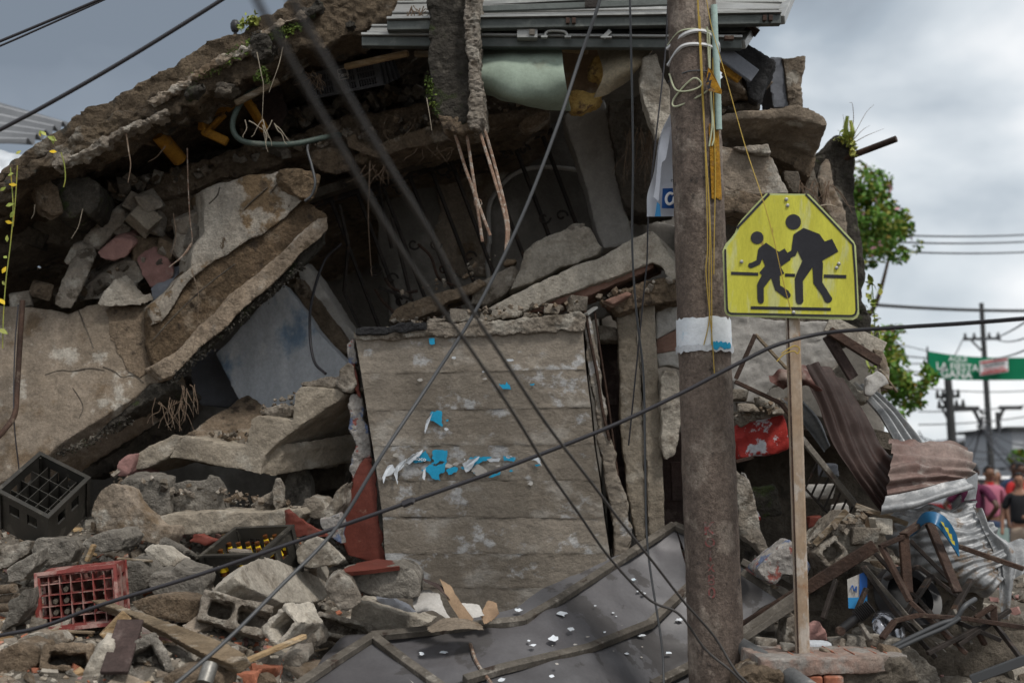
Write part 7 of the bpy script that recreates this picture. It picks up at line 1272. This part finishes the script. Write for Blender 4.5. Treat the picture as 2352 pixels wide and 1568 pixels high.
# roots and straws hanging from the broken edges
def root(path, d, r, m, lab): tube('root', pt(path, d), lambda t: r * (1 - .6 * t), M[m], label=lab, cat='root', sides=5)
for (path, d, r, m, lab) in [
    ([(850, 370), (848, 430), (846, 500), (850, 580), (854, 634)], 7.9, .006, 'root', 'long brown root hanging left of the grille'),
    ([(289, 300), (296, 350), (300, 380), (294, 420)], 7.35, .005, 'root', 'knotted root hanging under the roof edge at left'),
    ([(430, 340), (432, 420), (436, 500), (440, 560), (410, 600)], 7.6, .004, 'rebar', 'rusty wire dangling over the dark left heap'),
    ([(440, 560), (420, 588), (388, 614)], 7.5, .008, 'rebar', 'rusty rod end above the pink panel'),
    ([(398, 490), (404, 540), (392, 590)], 7.7, .003, 'root', 'thin root left of the diagonal beam'),
    ([(440, 620), (456, 680), (450, 760), (440, 820)], 7.5, .0025, 'root', 'fine root lying down the diagonal beam'),
    ([(590, 120), (600, 170), (605, 200), (602, 280)], 7.25, .003, 'rootpale', 'pale straw hanging from the mossy ledge'),
    ([(650, 108), (640, 150), (618, 212)], 7.25, .003, 'rootpale', 'second pale straw hanging from the mossy ledge'),
    ([(980, 225), (986, 260), (992, 300)], 6.85, .003, 'rootpale', 'thin pale straw left of the hanging column'),
    ([(900, 330), (880, 300), (890, 262)], 7.8, .004, 'root', 'brown root curling over the floor edge'),
    ([(930, 310), (948, 290), (958, 265)], 7.8, .004, 'root', 'second brown root curling over the floor edge'),
    ([(380, 336), (360, 360), (340, 372)], 7.6, .004, 'root', 'short root by the yellow tube'),
    ([(190, 480), (180, 520), (164, 548)], 7.5, .003, 'rootpale', 'pale thread under the beam stub'),
    ([(80, 470), (78, 490), (72, 502)], 7.5, .004, 'rootpale', 'crooked pale root at the beam stub'),
    ([(1860, 480), (1900, 470), (1930, 478)], 7.2, .005, 'rootpale', 'pale twig above the crossing sign')]:
    root(path, d, r, m, lab)
def tuft(x, y, d, n, L, seed, m, spread=20, name='root_tuft', lab=None, group=None):
    rnd = random.Random(seed); mb = MB()
    for k in range(n):
        q = [(x + (rnd.randrange(3) - 1) * spread * .5 + rnd.gauss(0, 5), y + rnd.uniform(-8, 8))]
        dx = rnd.gauss(0, 1) * spread / 8
        for j in range(4): dx += rnd.gauss(0, 1.5); q.append((q[-1][0] + dx + rnd.uniform(-5, 5), q[-1][1] + L / 4 * rnd.uniform(.3, 1.3)))
        mb.add(tube_vf(catmull(pt(q, d + rnd.uniform(-.03, .03)), 3), lambda t: .0032 * (1 - .6 * t), 4))
    o = mk(name, mb.v, mb.f, M[m], None, True); tag(o, lab, 'roots', group); return o
tuft(390, 920, 7.5, 16, 80, 1, 'root', 50, lab='brown root tuft hanging in the gap under the tan wall panel')
tuft(432, 890, 7.5, 10, 80, 2, 'root', 30, lab='root tuft hanging at the lower end of the diagonal beam')
tuft(1470, 300, 7.9, 26, 120, 3, 'root', 50, lab='dense root tuft hanging beside the rear column near the pole')
tuft(1872, 420, 7.3, 26, 90, 4, 'root', 60, lab='tangled roots hanging right of the crossing sign top')
tuft(600, 280, 7.25, 9, 60, 5, 'rootpale', 60, lab='pale straw tassel hanging below the roof edge')
tuft(860, 380, 7.9, 8, 50, 6, 'root', 50, lab='short roots under the floor edge')
tuft(1000, 340, 7.9, 8, 40, 7, 'root', 70, lab='short roots under the floor edge near the grille')
tuft(720, 170, 7.6, 14, 40, 8, 'root', 30, lab='dark root ball above the grey slotted crate')
tuft(976, 20, 7.1, 24, 60, 9, 'root', 60, lab='root mat left of the hanging column at the top')
# grass at the pole foot
def grass(name, x0, x1, y0, y1, n, L, seed):
    rnd = random.Random(seed); mb = MB()
    for k in range(n):
        p = G(rnd.uniform(x0, x1), rnd.uniform(y0, y1)); h = L * rnd.uniform(.4, 1.2); a = rnd.uniform(0, 6.28); b = .5 * h * rnd.random()
        q = p + Vector((math.cos(a) * b * .5, math.sin(a) * b * .5, h * .6)); r = p + Vector((math.cos(a) * b * 1.3, math.sin(a) * b * 1.3, h * rnd.uniform(.7, 1))); s = Vector((math.sin(a), -math.cos(a), 0)) * .0025
        mb.add(([p - s, p + s, q + s * .8, q - s * .8, r], [(0, 1, 2, 3), (3, 2, 4)]))
    o = mk(name, mb.v, mb.f, M['grass']); o['kind'] = 'stuff'
grass('grass', 1590, 1760, 1535, 1600, 420, .16, 3)
# ------------------------------------------------------------------ far street: poles, lines, banner, warehouse, people
def far_pole(x, ytop, d, r, label, arms=(), lamp=None):
    a = P(x, ytop, d); b = Vector((a.x + (.12), a.y, 0)); t = empty('street_pole', b, label, 'utility pole', 'far street poles')
    mk('shaft', *tube_vf([b, a], lambda q: r * (1 - .4 * q), 12), M['farpole'], t, True)
    for (y, w0, w1) in arms:
        yl, zr = P(x + w0, y, d), P(x + w1, y - 2, d); bar('crossarm', yl, zr, .07, .07, M['farpole'], t)
        for q in (.06, .3, .7, .94):
            c = yl.lerp(zr, q); mk('insulator', *lathe_vf(c, (0, 0, 1), [(.03, 0), (.05, .06), (.03, .12), (.035, .16)], 8), M['farpole'], t, True)
        bar('arm_brace', P(x + w0 * .6, y, d), P(x, y + 26, d), .04, .04, M['farpole'], t)
    if lamp:
        tube('lamp_arm', pt([(x, lamp[1] + 40, d), (x + lamp[0] * .5, lamp[1] + 6, d), (x + lamp[0], lamp[1], d)]), .05, M['farpole'], t); fixn(mk('lamp_head', *box_vf(P(x + lamp[0] * 1.15, lamp[1], d), .7, .25, .12), M['farpole'], t), .03)
    return t
far_pole(2254, 696, 34, .10, 'tall far pole with a white crossarm behind the green banner', arms=((779, -42, 44),), lamp=(-32, 938))
far_pole(2176, 850, 30, .14, 'far lattice like pole below the left half of the banner', arms=((912, -26, 28), (935, -22, 40)))
far_pole(2291, 946, 40, .12, 'shorter far pole in front of the warehouse', lamp=(26, 936))
# transformer-like clutter
for k in range(22):
    rnd = random.Random(60 + k); q = rnd.uniform(940, 1000); o = bar('line_bracket', P(2254, q, 33.8), P(2254 + rnd.uniform(-14, 14), q + rnd.uniform(-6, 6), 33.8), .05, .04, M['farpole'], [o_ for o_ in bpy.data.objects if o_.name == 'street_pole'][0])
def wire(a, b, d0, d1, sag, r, lab, m='cable', grp='power lines over the far street'):
    A, B = P(*a, d0), P(*b, d1); B = B + (B - A) * .5 if b[0] > 2400 else B; p = [A.lerp(B, t / 12) - Vector((0, 0, sag * 4 * (t / 12) * (1 - t / 12))) for t in range(13)]
    tube('power_line', p, r, M[m], n=2, sides=5, label=lab, cat='wire', group=grp)
lab_ = 'thin dark power line strung across the far street'
for (a, b, d0, d1, s) in [((2050, 540), (2420, 525), 20, 26, .1), ((2050, 556), (2420, 541), 20, 26, .1), ((2060, 578), (2420, 565), 20, 26, .1), ((2000, 808), (2420, 818), 26, 34, .2), ((2080, 835), (2420, 815), 30, 34, .1), ((2080, 850), (2420, 836), 30, 34, .3), ((2080, 885), (2420, 870), 34, 36, .3), ((2110, 945), (2420, 905), 30, 36, .2), ((2110, 975), (2420, 930), 30, 36, .2), ((2110, 1002), (2420, 1000), 30, 36, .5), ((2110, 990), (2254, 965), 30, 34, .8), ((2180, 1010), (2254, 960), 30, 34, .9), ((2180, 1014), (2254, 970), 30, 34, .9), ((2254, 960), (2420, 900), 34, 20, .8), ((2254, 966), (2420, 930), 34, 20, .9), ((2254, 972), (2420, 945), 34, 20, .9), ((2254, 980), (2420, 960), 34, 20, 1.0), ((2254, 985), (2420, 985), 34, 20, .9), ((2254, 780), (2420, 640), 34, 16, .3), ((2290, 780), (2420, 690), 34, 16, .3), ((2254, 820), (2420, 720), 34, 16, .3), ((2210, 782), (2100, 860), 34, 20, .3), ((2110, 1030), (2420, 1020), 34, 36, .4), ((2180, 1020), (2300, 975), 30, 38, .8)]:
    wire(a, b, d0, d1, s, .016, lab_)
wire((2005, 700), (2420, 704), 24, 28, .1, .035, 'thicker twisted power line crossing behind the tall far pole', 'farpole')
# banner
gb = empty('green_banner', P(2260, 870, 28), 'green advertising banner strung across the far street', 'banner')
bgrid = [[P(2130, 806, 28), P(2200, 816, 28), P(2290, 821, 28), P(2430, 820, 28)], [P(2131, 866, 28), P(2200, 872, 28), P(2290, 873, 28), P(2430, 872, 28)]]
gs_ = patch('banner_sheet', bgrid, 60, 12, M['green'], gb, thick=.01, crum=.03, cf=.9)
tube('banner_rod', pt([(2130, 796), (2131, 868)], 28), .02, M['farpole'], gb, sides=6)
tube('banner_cord', pt([(2130, 806), (2060, 790), (1980, 780)], 28), .01, M['cable'], gb, sides=5)
ex, ey = Vector((1, 0, -.06)).normalized(), Vector((0, 0, 1))
text_on('banner_lettering', 'AQUÍ', .155, P(2200, 825, 27.85), ex, ey, M['white'], gs_, 1.05)
text_on('banner_lettering', 'LA FIESTA', .215, P(2199, 843, 27.85), ex, ey, M['white'], gs_, .98)
text_on('banner_lettering', 'GANA', .24, P(2197, 860, 27.85), ex, ey, M['white'], gs_, 1.0)
def rp(c, w_, h_, lift, sk=.18):
    c = Vector(c); u = Vector((1, 0, sk * .8)); return [c - u * w_ / 2 + Vector((0, -lift, -h_ / 2)), c + u * w_ / 2 + Vector((0, -lift, -h_ / 2)), c + u * w_ / 2 + Vector((0, -lift, h_ / 2)), c - u * w_ / 2 + Vector((0, -lift, h_ / 2))]
ec = P(2283, 841, 27.85)
ep_ = plate('emblem_panel', rp(ec, .62, .32, 0), 0, (0, .01, 0), M['white'], gb)
plate('emblem_stripe', rp(ec + Vector((0, 0, .115)), .58, .04, .012), 0, (0, .006, 0), M['redshirt'], ep_); plate('emblem_stripe', rp(ec + Vector((0, 0, -.12)), .58, .04, .012), 0, (0, .006, 0), M['redshirt'], ep_)
u_ = Vector((1, 0, .144)).normalized()
text_on('emblem_lettering', 'Aguardiente', .105, ec + Vector((0, -.02, .045)), u_, ey, M['signblack'], ep_, .95); text_on('emblem_lettering', 'Antioqueño', .105, ec + Vector((0, -.02, -.05)), u_, ey, M['redshirt'], ep_, .95)
# warehouse and white building
wh = empty('warehouse', Vector((P(2330, 1100, 46).x, 46, 0)), 'grey clad warehouse with a sloping roof edge at the end of the street', 'building')
a = P(2180, 1032, 46); b = P(2420, 984, 46)
v, f = prism_vf([Vector((a.x - 3, a.y, 0)), Vector((b.x, b.y, 0)), Vector((b.x, b.y, b.z)), Vector((a.x - 3, a.y, a.z - .4))], (0, 12, 0)); mk('wall', v, f, M['corrugrey'], wh)
bar('roof_edge', Vector((a.x - 3.2, a.y - .1, a.z - .36)), Vector((b.x, b.y - .1, b.z + .04)), .3, .12, M['farpole'], wh)
for k in range(26):
    x = a.x - 2.5 + k * .30; mk('cladding_rib', *box_vf((x, a.y - .03, 1.5), .03, .05, 3), M['corrugrey'], wh)
wb = empty('white_house', Vector((P(2380, 1100, 38).x, 38, 0)), 'small pale upper storey with a dark roof at the right edge', 'building')
c0 = P(2326, 1030, 38); mk('wall', *box_vf((c0.x + 1.2, c0.y + 2, c0.z), 2.4, 4, 1.1), M['farwall'], wb); mk('roof', *box_vf((c0.x + 1.2, c0.y + 2, c0.z + .6), 2.8, 4.4, .1), M['farpole'], wb)
mk('window', *box_vf((c0.x + .5, c0.y - .01, c0.z), .25, .06, .6), M['corrugrey'], wb); mk('base_wall', *box_vf((c0.x + 1.2, c0.y + 2.1, c0.z / 2 - .3), 2.3, 3.8, c0.z - .62), M['farwall'], wb)
bu = empty('street_bush', Vector((P(2345, 1060, 33).x, 33, 0)), 'small green bush by the warehouse at the right edge', 'bush')
crown('foliage', [(P(2345, 1050, 33), .3), (P(2330, 1056, 33), .18), (P(2360, 1045, 33), .35)], 1600, .14, ['leaf', 'leafyellow'], bu, 9)
tube('stem', [Vector((P(2345, 1060, 33).x, 33, 0)), P(2345, 1060, 33)], .05, M['bark'], bu)
amb = empty('far_car', Vector((P(2308, 1120, 30).x, 30, 0)), 'white and red car far down the street behind the crowd', 'car')
c0 = Vector((P(2308, 1120, 30).x, 31, 0)); fixn(mk('body', *box_vf(c0 + Vector((0, 0, .85)), 1.8, 4, .8), M['white'], amb), .12); fixn(mk('red_band', *box_vf(c0 + Vector((0, 0, .85)), 1.83, 4.03, .2), M['redshirt'], amb), .01); fixn(mk('cabin', *box_vf(c0 + Vector((0, .3, 1.42)), 1.5, 2.2, .4), M['white'], amb), .12); mk('windscreen', *box_vf(c0 + Vector((0, -.83, 1.42)), 1.3, .06, .28), M['black'], amb)
for s in (-1, 1): mk('wheel', *lathe_vf(c0 + Vector((s * .85, -1.4, .32)), (1, 0, 0), [(.32, -.1), (.34, 0), (.32, .1)], 14), M['black'], amb, True)
# ------------------------------------------------------------------ people
def skin(name, verts, edges, radii, mat, parent, sub=2):
    org = ORG[parent]; me = bpy.data.meshes.new(name); me.from_pydata([tuple(Vector(v) ) for v in verts], edges, []); o = bpy.data.objects.new(name, me); COL.objects.link(o); o.parent = parent
    o.modifiers.new('s', 'SKIN'); sv = me.skin_vertices[0].data
    for i, r in enumerate(radii): sv[i].radius = (r, r * .8) if not isinstance(r, tuple) else r
    sv[0].use_root = True; m = o.modifiers.new('u', 'SUBSURF'); m.levels = m.render_levels = sub; me.materials.append(mat); ORG[o] = org
    o.data.update(); PEOPLE.append(o); return o
PEOPLE = []
def person(x, ytop, d, hgt, rz, label, skinm, top, bottom, hair, arms, collar=None, female=False, tilt=0):
    a = P(x, ytop, d); foot = Vector((a.x, a.y, a.z - hgt)); t = empty('person', foot, label, 'person', None); t.rotation_euler = (0, 0, rz); k = hgt / 1.72
    H = lambda X, Y, Z: (X * k, Y * k, Z * k); sh = .185 if not female else .16
    # body: pelvis, waist, chest, neck, head; legs; arms
    V = [H(0, 0, .92), H(0, 0, 1.08), H(0, .0, 1.27), H(0, .0, 1.42), H(0, -.01, 1.49), H(0, -.02, 1.56), H(0, -.025, 1.64), H(0, -.02, 1.70)]; E = [(0, 1), (1, 2), (2, 3), (3, 4), (4, 5), (5, 6), (6, 7)]
    Rr = [.135 * k, .125 * k, (.15 * k, .11 * k), .07 * k, .052 * k, .072 * k, (.078 * k, .088 * k), .05 * k]
    for s in (-1, 1):
        n = len(V); V += [H(s * .09, 0, .84), H(s * .10, -.01, .48), H(s * .10, .01, .09), H(s * .11, -.12, .03)]; E += [(0, n), (n, n + 1), (n + 1, n + 2), (n + 2, n + 3)]; Rr += [.085 * k, .06 * k, .042 * k, .038 * k]
    for s, (el, wr, ha) in zip((-1, 1), arms):
        n = len(V); V += [H(s * sh, 0, 1.38), H(*el), H(*wr), H(*ha)]; E += [(3, n), (n, n + 1), (n + 1, n + 2), (n + 2, n + 3)]; Rr += [.062 * k, .045 * k, .032 * k, .036 * k]
    skin('body', V, E, Rr, skinm, t)
    # shirt with sleeves
    V = [H(0, 0, .93), H(0, 0, 1.08), H(0, 0, 1.27), H(0, 0, 1.40), H(0, 0, 1.45)]; E = [(0, 1), (1, 2), (2, 3), (3, 4)]; Rr = [(.165 * k, .135 * k), (.152 * k, .13 * k), (.172 * k, .13 * k), .095 * k, .062 * k]
    for s, (el, wr, ha) in zip((-1, 1), arms):
        n = len(V); e_ = Vector(H(*el)); q = Vector(H(s * sh, 0, 1.375)); V += [tuple(q), tuple(q.lerp(e_, .8))]; E += [(3, n), (n, n + 1)]; Rr += [.078 * k, .068 * k]
    skin('shirt', V, E, Rr, top, t)
    V = [H(0, 0, .96), H(0, 0, .88)]; E = [(0, 1)]; Rr = [(.152 * k, .125 * k), (.15 * k, .125 * k)]
    for s in (-1, 1):
        n = len(V); V += [H(s * .092, 0, .80), H(s * .102, -.01, .48), H(s * .102, .01, .12)]; E += [(1, n), (n, n + 1), (n + 1, n + 2)]; Rr += [.10 * k, .078 * k, .062 * k]
    skin('trousers', V, E, Rr, bottom, t)
    if collar:
        c_ = mk('collar', *lathe_vf(foot + Vector(H(0, 0, 1.44)), (0, -.1, 1), [(.075 * k, 0), (.066 * k, .05 * k), (.06 * k, .05 * k)], 14), collar, t, True)
    hv, hf = [], []; n = 14
    for j in range(7):
        ph = j / 6 * 1.62
        for i in range(n):
            th = 2 * math.pi * i / n; q = Vector((math.sin(ph) * math.cos(th) * .082, math.sin(ph) * math.sin(th) * .098, math.cos(ph) * .10))
            if q.y < -.03 and q.z < .055: q.y = -.03
            hv.append(foot + Vector(H(0, -.01, 1.635)) + q * k)
    for j in range(6):
        for i in range(n): hf.append((j * n + i, (j + 1) * n + i, (j + 1) * n + (i + 1) % n, j * n + (i + 1) % n))
    mk('hair', hv, hf, hair, t, True)
    for s in (-1, 1): mk('ear', *box_vf(foot + Vector(H(s * .083, -.01, 1.60)), .018 * k, .03 * k, .05 * k), skinm, t); mk('eye', *box_vf(foot + Vector(H(s * .03, -.096, 1.605)), .022 * k, .012 * k, .010 * k), M['hair'], t)
    mk('nose', *lathe_vf(foot + Vector(H(0, -.088, 1.565)), (0, -.35, 1), [(.016 * k, 0), (.012 * k, .02 * k), (.006 * k, .05 * k)], 8), skinm, t, True)
    mk('mouth', *box_vf(foot + Vector(H(0, -.092, 1.535)), .045 * k, .01 * k, .010 * k), M['maroon'], t)
    if female: mk('ponytail', *tube_vf([foot + Vector(H(0, .09, 1.66)), foot + Vector(H(0, .14, 1.58)), foot + Vector(H(0, .12, 1.45))], .03 * k, 8), hair, t, True)
    return t
dn = lambda s: ((s * .25, .02, 1.12), (s * .26, -.05, .88), (s * .26, -.07, .80))
hip = lambda s: ((s * .36, .10, 1.16), (s * .20, .04, .98), (s * .15, -.02, .97))
person(2270, 1070, 19, 1.72, .15, 'man in a pink polo shirt and blue jeans standing in the street', M['skin1'], M['pinkpolo'], M['jeans'], M['hair'], [dn(-1), dn(1)], M['redshirt'])
person(2232, 1064, 17.5, 1.78, 2.4, 'man in a maroon shirt with a hand on his hip, half hidden by the sheet', M['skin2'], M['maroon'], M['lavender'], M['hair'], [hip(-1), hip(1)])
person(2340, 1086, 18, 1.62, -.5, 'woman in a black tee and beige trousers at the right edge', M['skin3'], M['blacktee'], M['beigetrousers'], M['hair'], [dn(-1), ((.24, -.02, 1.12), (.12, -.2, 1.06), (.04, -.22, 1.08))], None, True)
person(2342, 1064, 21, 1.74, .2, 'man in a bright red shirt behind the woman in black', M['skin2'], M['redshirt'], M['jeans'], M['hair'], [dn(-1), dn(1)])
person(2330, 1062, 22.5, 1.76, -.2, 'dark haired man in dark clothes furthest back in the crowd', M['skin2'], M['jeans'], M['jeans'], M['hair'], [dn(-1), dn(1)])
person(2286, 1080, 23, 1.66, .8, 'person in black seen behind the pink polo man', M['skin3'], M['blacktee'], M['blacktee'], M['dustcloth'], [dn(-1), dn(1)])
mk('carried_bag', *box_vf(P(2300, 1236, 18.6), .2, .08, .3), M['mint'], None); tag(bpy.data.objects['carried_bag'], 'pale green plastic bag carried by the man in pink', 'bag')
# ------------------------------------------------------------------ cables in front
def longer(p):
    return [p[0] + (p[0] - p[1]).normalized() * 1.5] + p + [p[-1] + (p[-1] - p[-2]).normalized() * .8]
def cable(path, r, m, lab): tube('hanging_cable', longer(pt(path)), r, M[m], label=lab, cat='cable', n=14, sides=8)
cable([(-60, 1470, 5.6), (90, 1440, 5.55), (240, 1386, 5.5), (460, 1318, 5.5), (700, 1236, 5.5), (935, 1154, 5.5), (1180, 1066, 5.5), (1400, 980, 5.5), (1560, 905, 5.5), (1700, 832, 5.5), (1790, 790, 5.5), (1900, 764, 5.5), (2060, 752, 5.3), (2220, 742, 5.0), (2420, 726, 4.6)], .0092, 'cable', 'long black cable sagging across the whole picture past the sign post')
tube('cable_clip', pt([(925, 1158, 5.49), (945, 1150, 5.49), (952, 1152, 5.49)]), .016, M['cable'], bpy.data.objects['hanging_cable'], sides=6)
cable([(1395, -60, 6.0), (1372, 20, 6.0), (1330, 140, 6.0), (1280, 290, 5.9), (1200, 495, 5.8), (1100, 700, 5.7), (1000, 860, 5.6), (880, 1040, 5.4), (770, 1215, 5.3), (640, 1350, 5.1), (520, 1470, 4.9), (380, 1590, 4.7)], .0080, 'cablegrey', 'straight grey cable running from the top down to the lower left')
def near_d(y): return lin(y, [-60, 400, 800, 1200, 1450, 1600], [1.75, 2.4, 3.6, 4.9, 5.5, 5.5])
cable([(x, y, near_d(y)) for x, y in [(560, -60), (600, 20), (690, 180), (800, 370), (900, 540), (1000, 690), (1080, 800), (1180, 950), (1260, 1080), (1330, 1180), (1400, 1280), (1490, 1375), (1560, 1410), (1620, 1490), (1680, 1540), (1720, 1580)]], .0056, 'cablebrown', 'left of two blurred cables dropping from the top to the pole foot')
cable([(x, y, near_d(y)) for x, y in [(640, -60), (690, 40), (780, 190), (880, 360), (990, 540), (1070, 690), (1160, 830), (1260, 980), (1360, 1110), (1420, 1190), (1500, 1290), (1570, 1380), (1640, 1460), (1690, 1540), (1740, 1590)]], .0056, 'cablebrown', 'right of two blurred cables dropping from the top to the pole foot')
cable([(1446, -40, 6.4), (1450, 140, 6.4), (1454, 360, 6.4), (1452, 560, 6.4), (1462, 720, 6.4), (1478, 860, 6.4), (1482, 1060, 6.3), (1488, 1260, 6.2), (1520, 1480, 6.1), (1526, 1600, 6.0)], .0055, 'cablegrey', 'thin grey cable hanging vertically left of the pole')
cable([(1536, -40, 6.5), (1528, 120, 6.5), (1505, 330, 6.45), (1490, 480, 6.45), (1486, 600, 6.45), (1480, 660, 6.45)], .004, 'cable', 'thin black wire hanging in front of the torn banner')
cable([(-60, 330, 5.2), (100, 245, 5.2), (300, 130, 5.2), (540, -20, 5.2), (700, -130, 5.2)], .0085, 'cable', 'thick black cable crossing the sky above the roof edge')
cable([(-60, 120, 7.0), (80, 62, 7.0), (250, -10, 7.0), (400, -80, 7.0)], .008, 'cable', 'upper thin cable in the top left sky')
cable([(-60, 132, 7.4), (60, 80, 7.4), (260, -10, 7.4), (400, -80, 7.4)], .006, 'cable', 'lower thin cable in the top left sky')
for p in [[(2000, 770, 9.0), (1990, 752, 9), (1940, 700, 9)]]: tube('dry_twig', pt(p), .004, M['root'], label='dry twig beside the end wall', cat='twig', sides=5)
hd = empty('roof_knob', P(541, 92, 7.9), 'dark round knob showing over the roof edge against the sky', 'knob')
mk('knob_top', *lathe_vf(P(540, 62, 7.9), (0, 0, 1), [(.02, -.03), (.028, -.01), (.030, .016), (.018, .04), (.004, .045)], 14), M['black'], hd, True); mk('knob_stem', *tube_vf([P(540, 62, 7.9), P(541, 96, 7.9)], .012, 8), M['black'], hd, True)
# ------------------------------------------------------------------ turn the queued outlines into rough broken solids
bpy.context.view_layer.update()
DG = bpy.context.evaluated_depsgraph_get()
BAKED = []
for (o, amp, fq, amp2, flat, s0) in QUEUE:
    BAKED.append(bpy.data.meshes.new_from_object(o.evaluated_get(DG)))
PB = [(o, bpy.data.meshes.new_from_object(o.evaluated_get(DG))) for o in PEOPLE]
for o, me in PB:
    o.modifiers.clear(); o.data = me; me.shade_smooth()
NT = 0
for (o, amp, fq, amp2, flat, s0), me in zip(QUEUE, BAKED):
    n = len(me.vertices); NT += n
    if n == 0: print('EMPTY', o.name); o.modifiers.clear(); continue
    co = np.empty(n * 3, dtype=np.float32); me.vertices.foreach_get('co', co); co = co.reshape(-1, 3)
    no = np.empty(n * 3, dtype=np.float32); me.vertex_normals.foreach_get('vector', no); no = no.reshape(-1, 3)
    off = Vector((s0, s0 * .7, -s0)); d = np.empty(n, dtype=np.float32); NZ = noise.noise; VO = noise.voronoi
    hi = fq * 3.1
    for i in range(n):
        p = Vector(co[i]) + off
        a = NZ(p * fq); b = NZ(p * hi)
        f1 = VO(p * (fq * .8))[0]; ch = f1[1] - f1[0]; f2 = VO(p * (fq * 2.6))[0][0]
        d[i] = amp * (.7 * a + 1.1 * (f1[0] - .45) - .5 * max(0, .12 - ch) * 6) + amp2 * (.8 * b + 1.3 * (f2 - .4) + 1.0 * min(0, NZ(p * hi * 2.1) + .2))
    co += no * d[:, None]
    me.vertices.foreach_set('co', co.ravel())
    if not me.materials:
        for m in o.data.materials: me.materials.append(m)
    nm = o.data.name; o.modifiers.clear(); old = o.data; o.data = me; bpy.data.meshes.remove(old); me.name = nm
    me.update(); me.shade_smooth(); me.set_sharp_from_angle(angle=.4)
print('rough verts', NT)
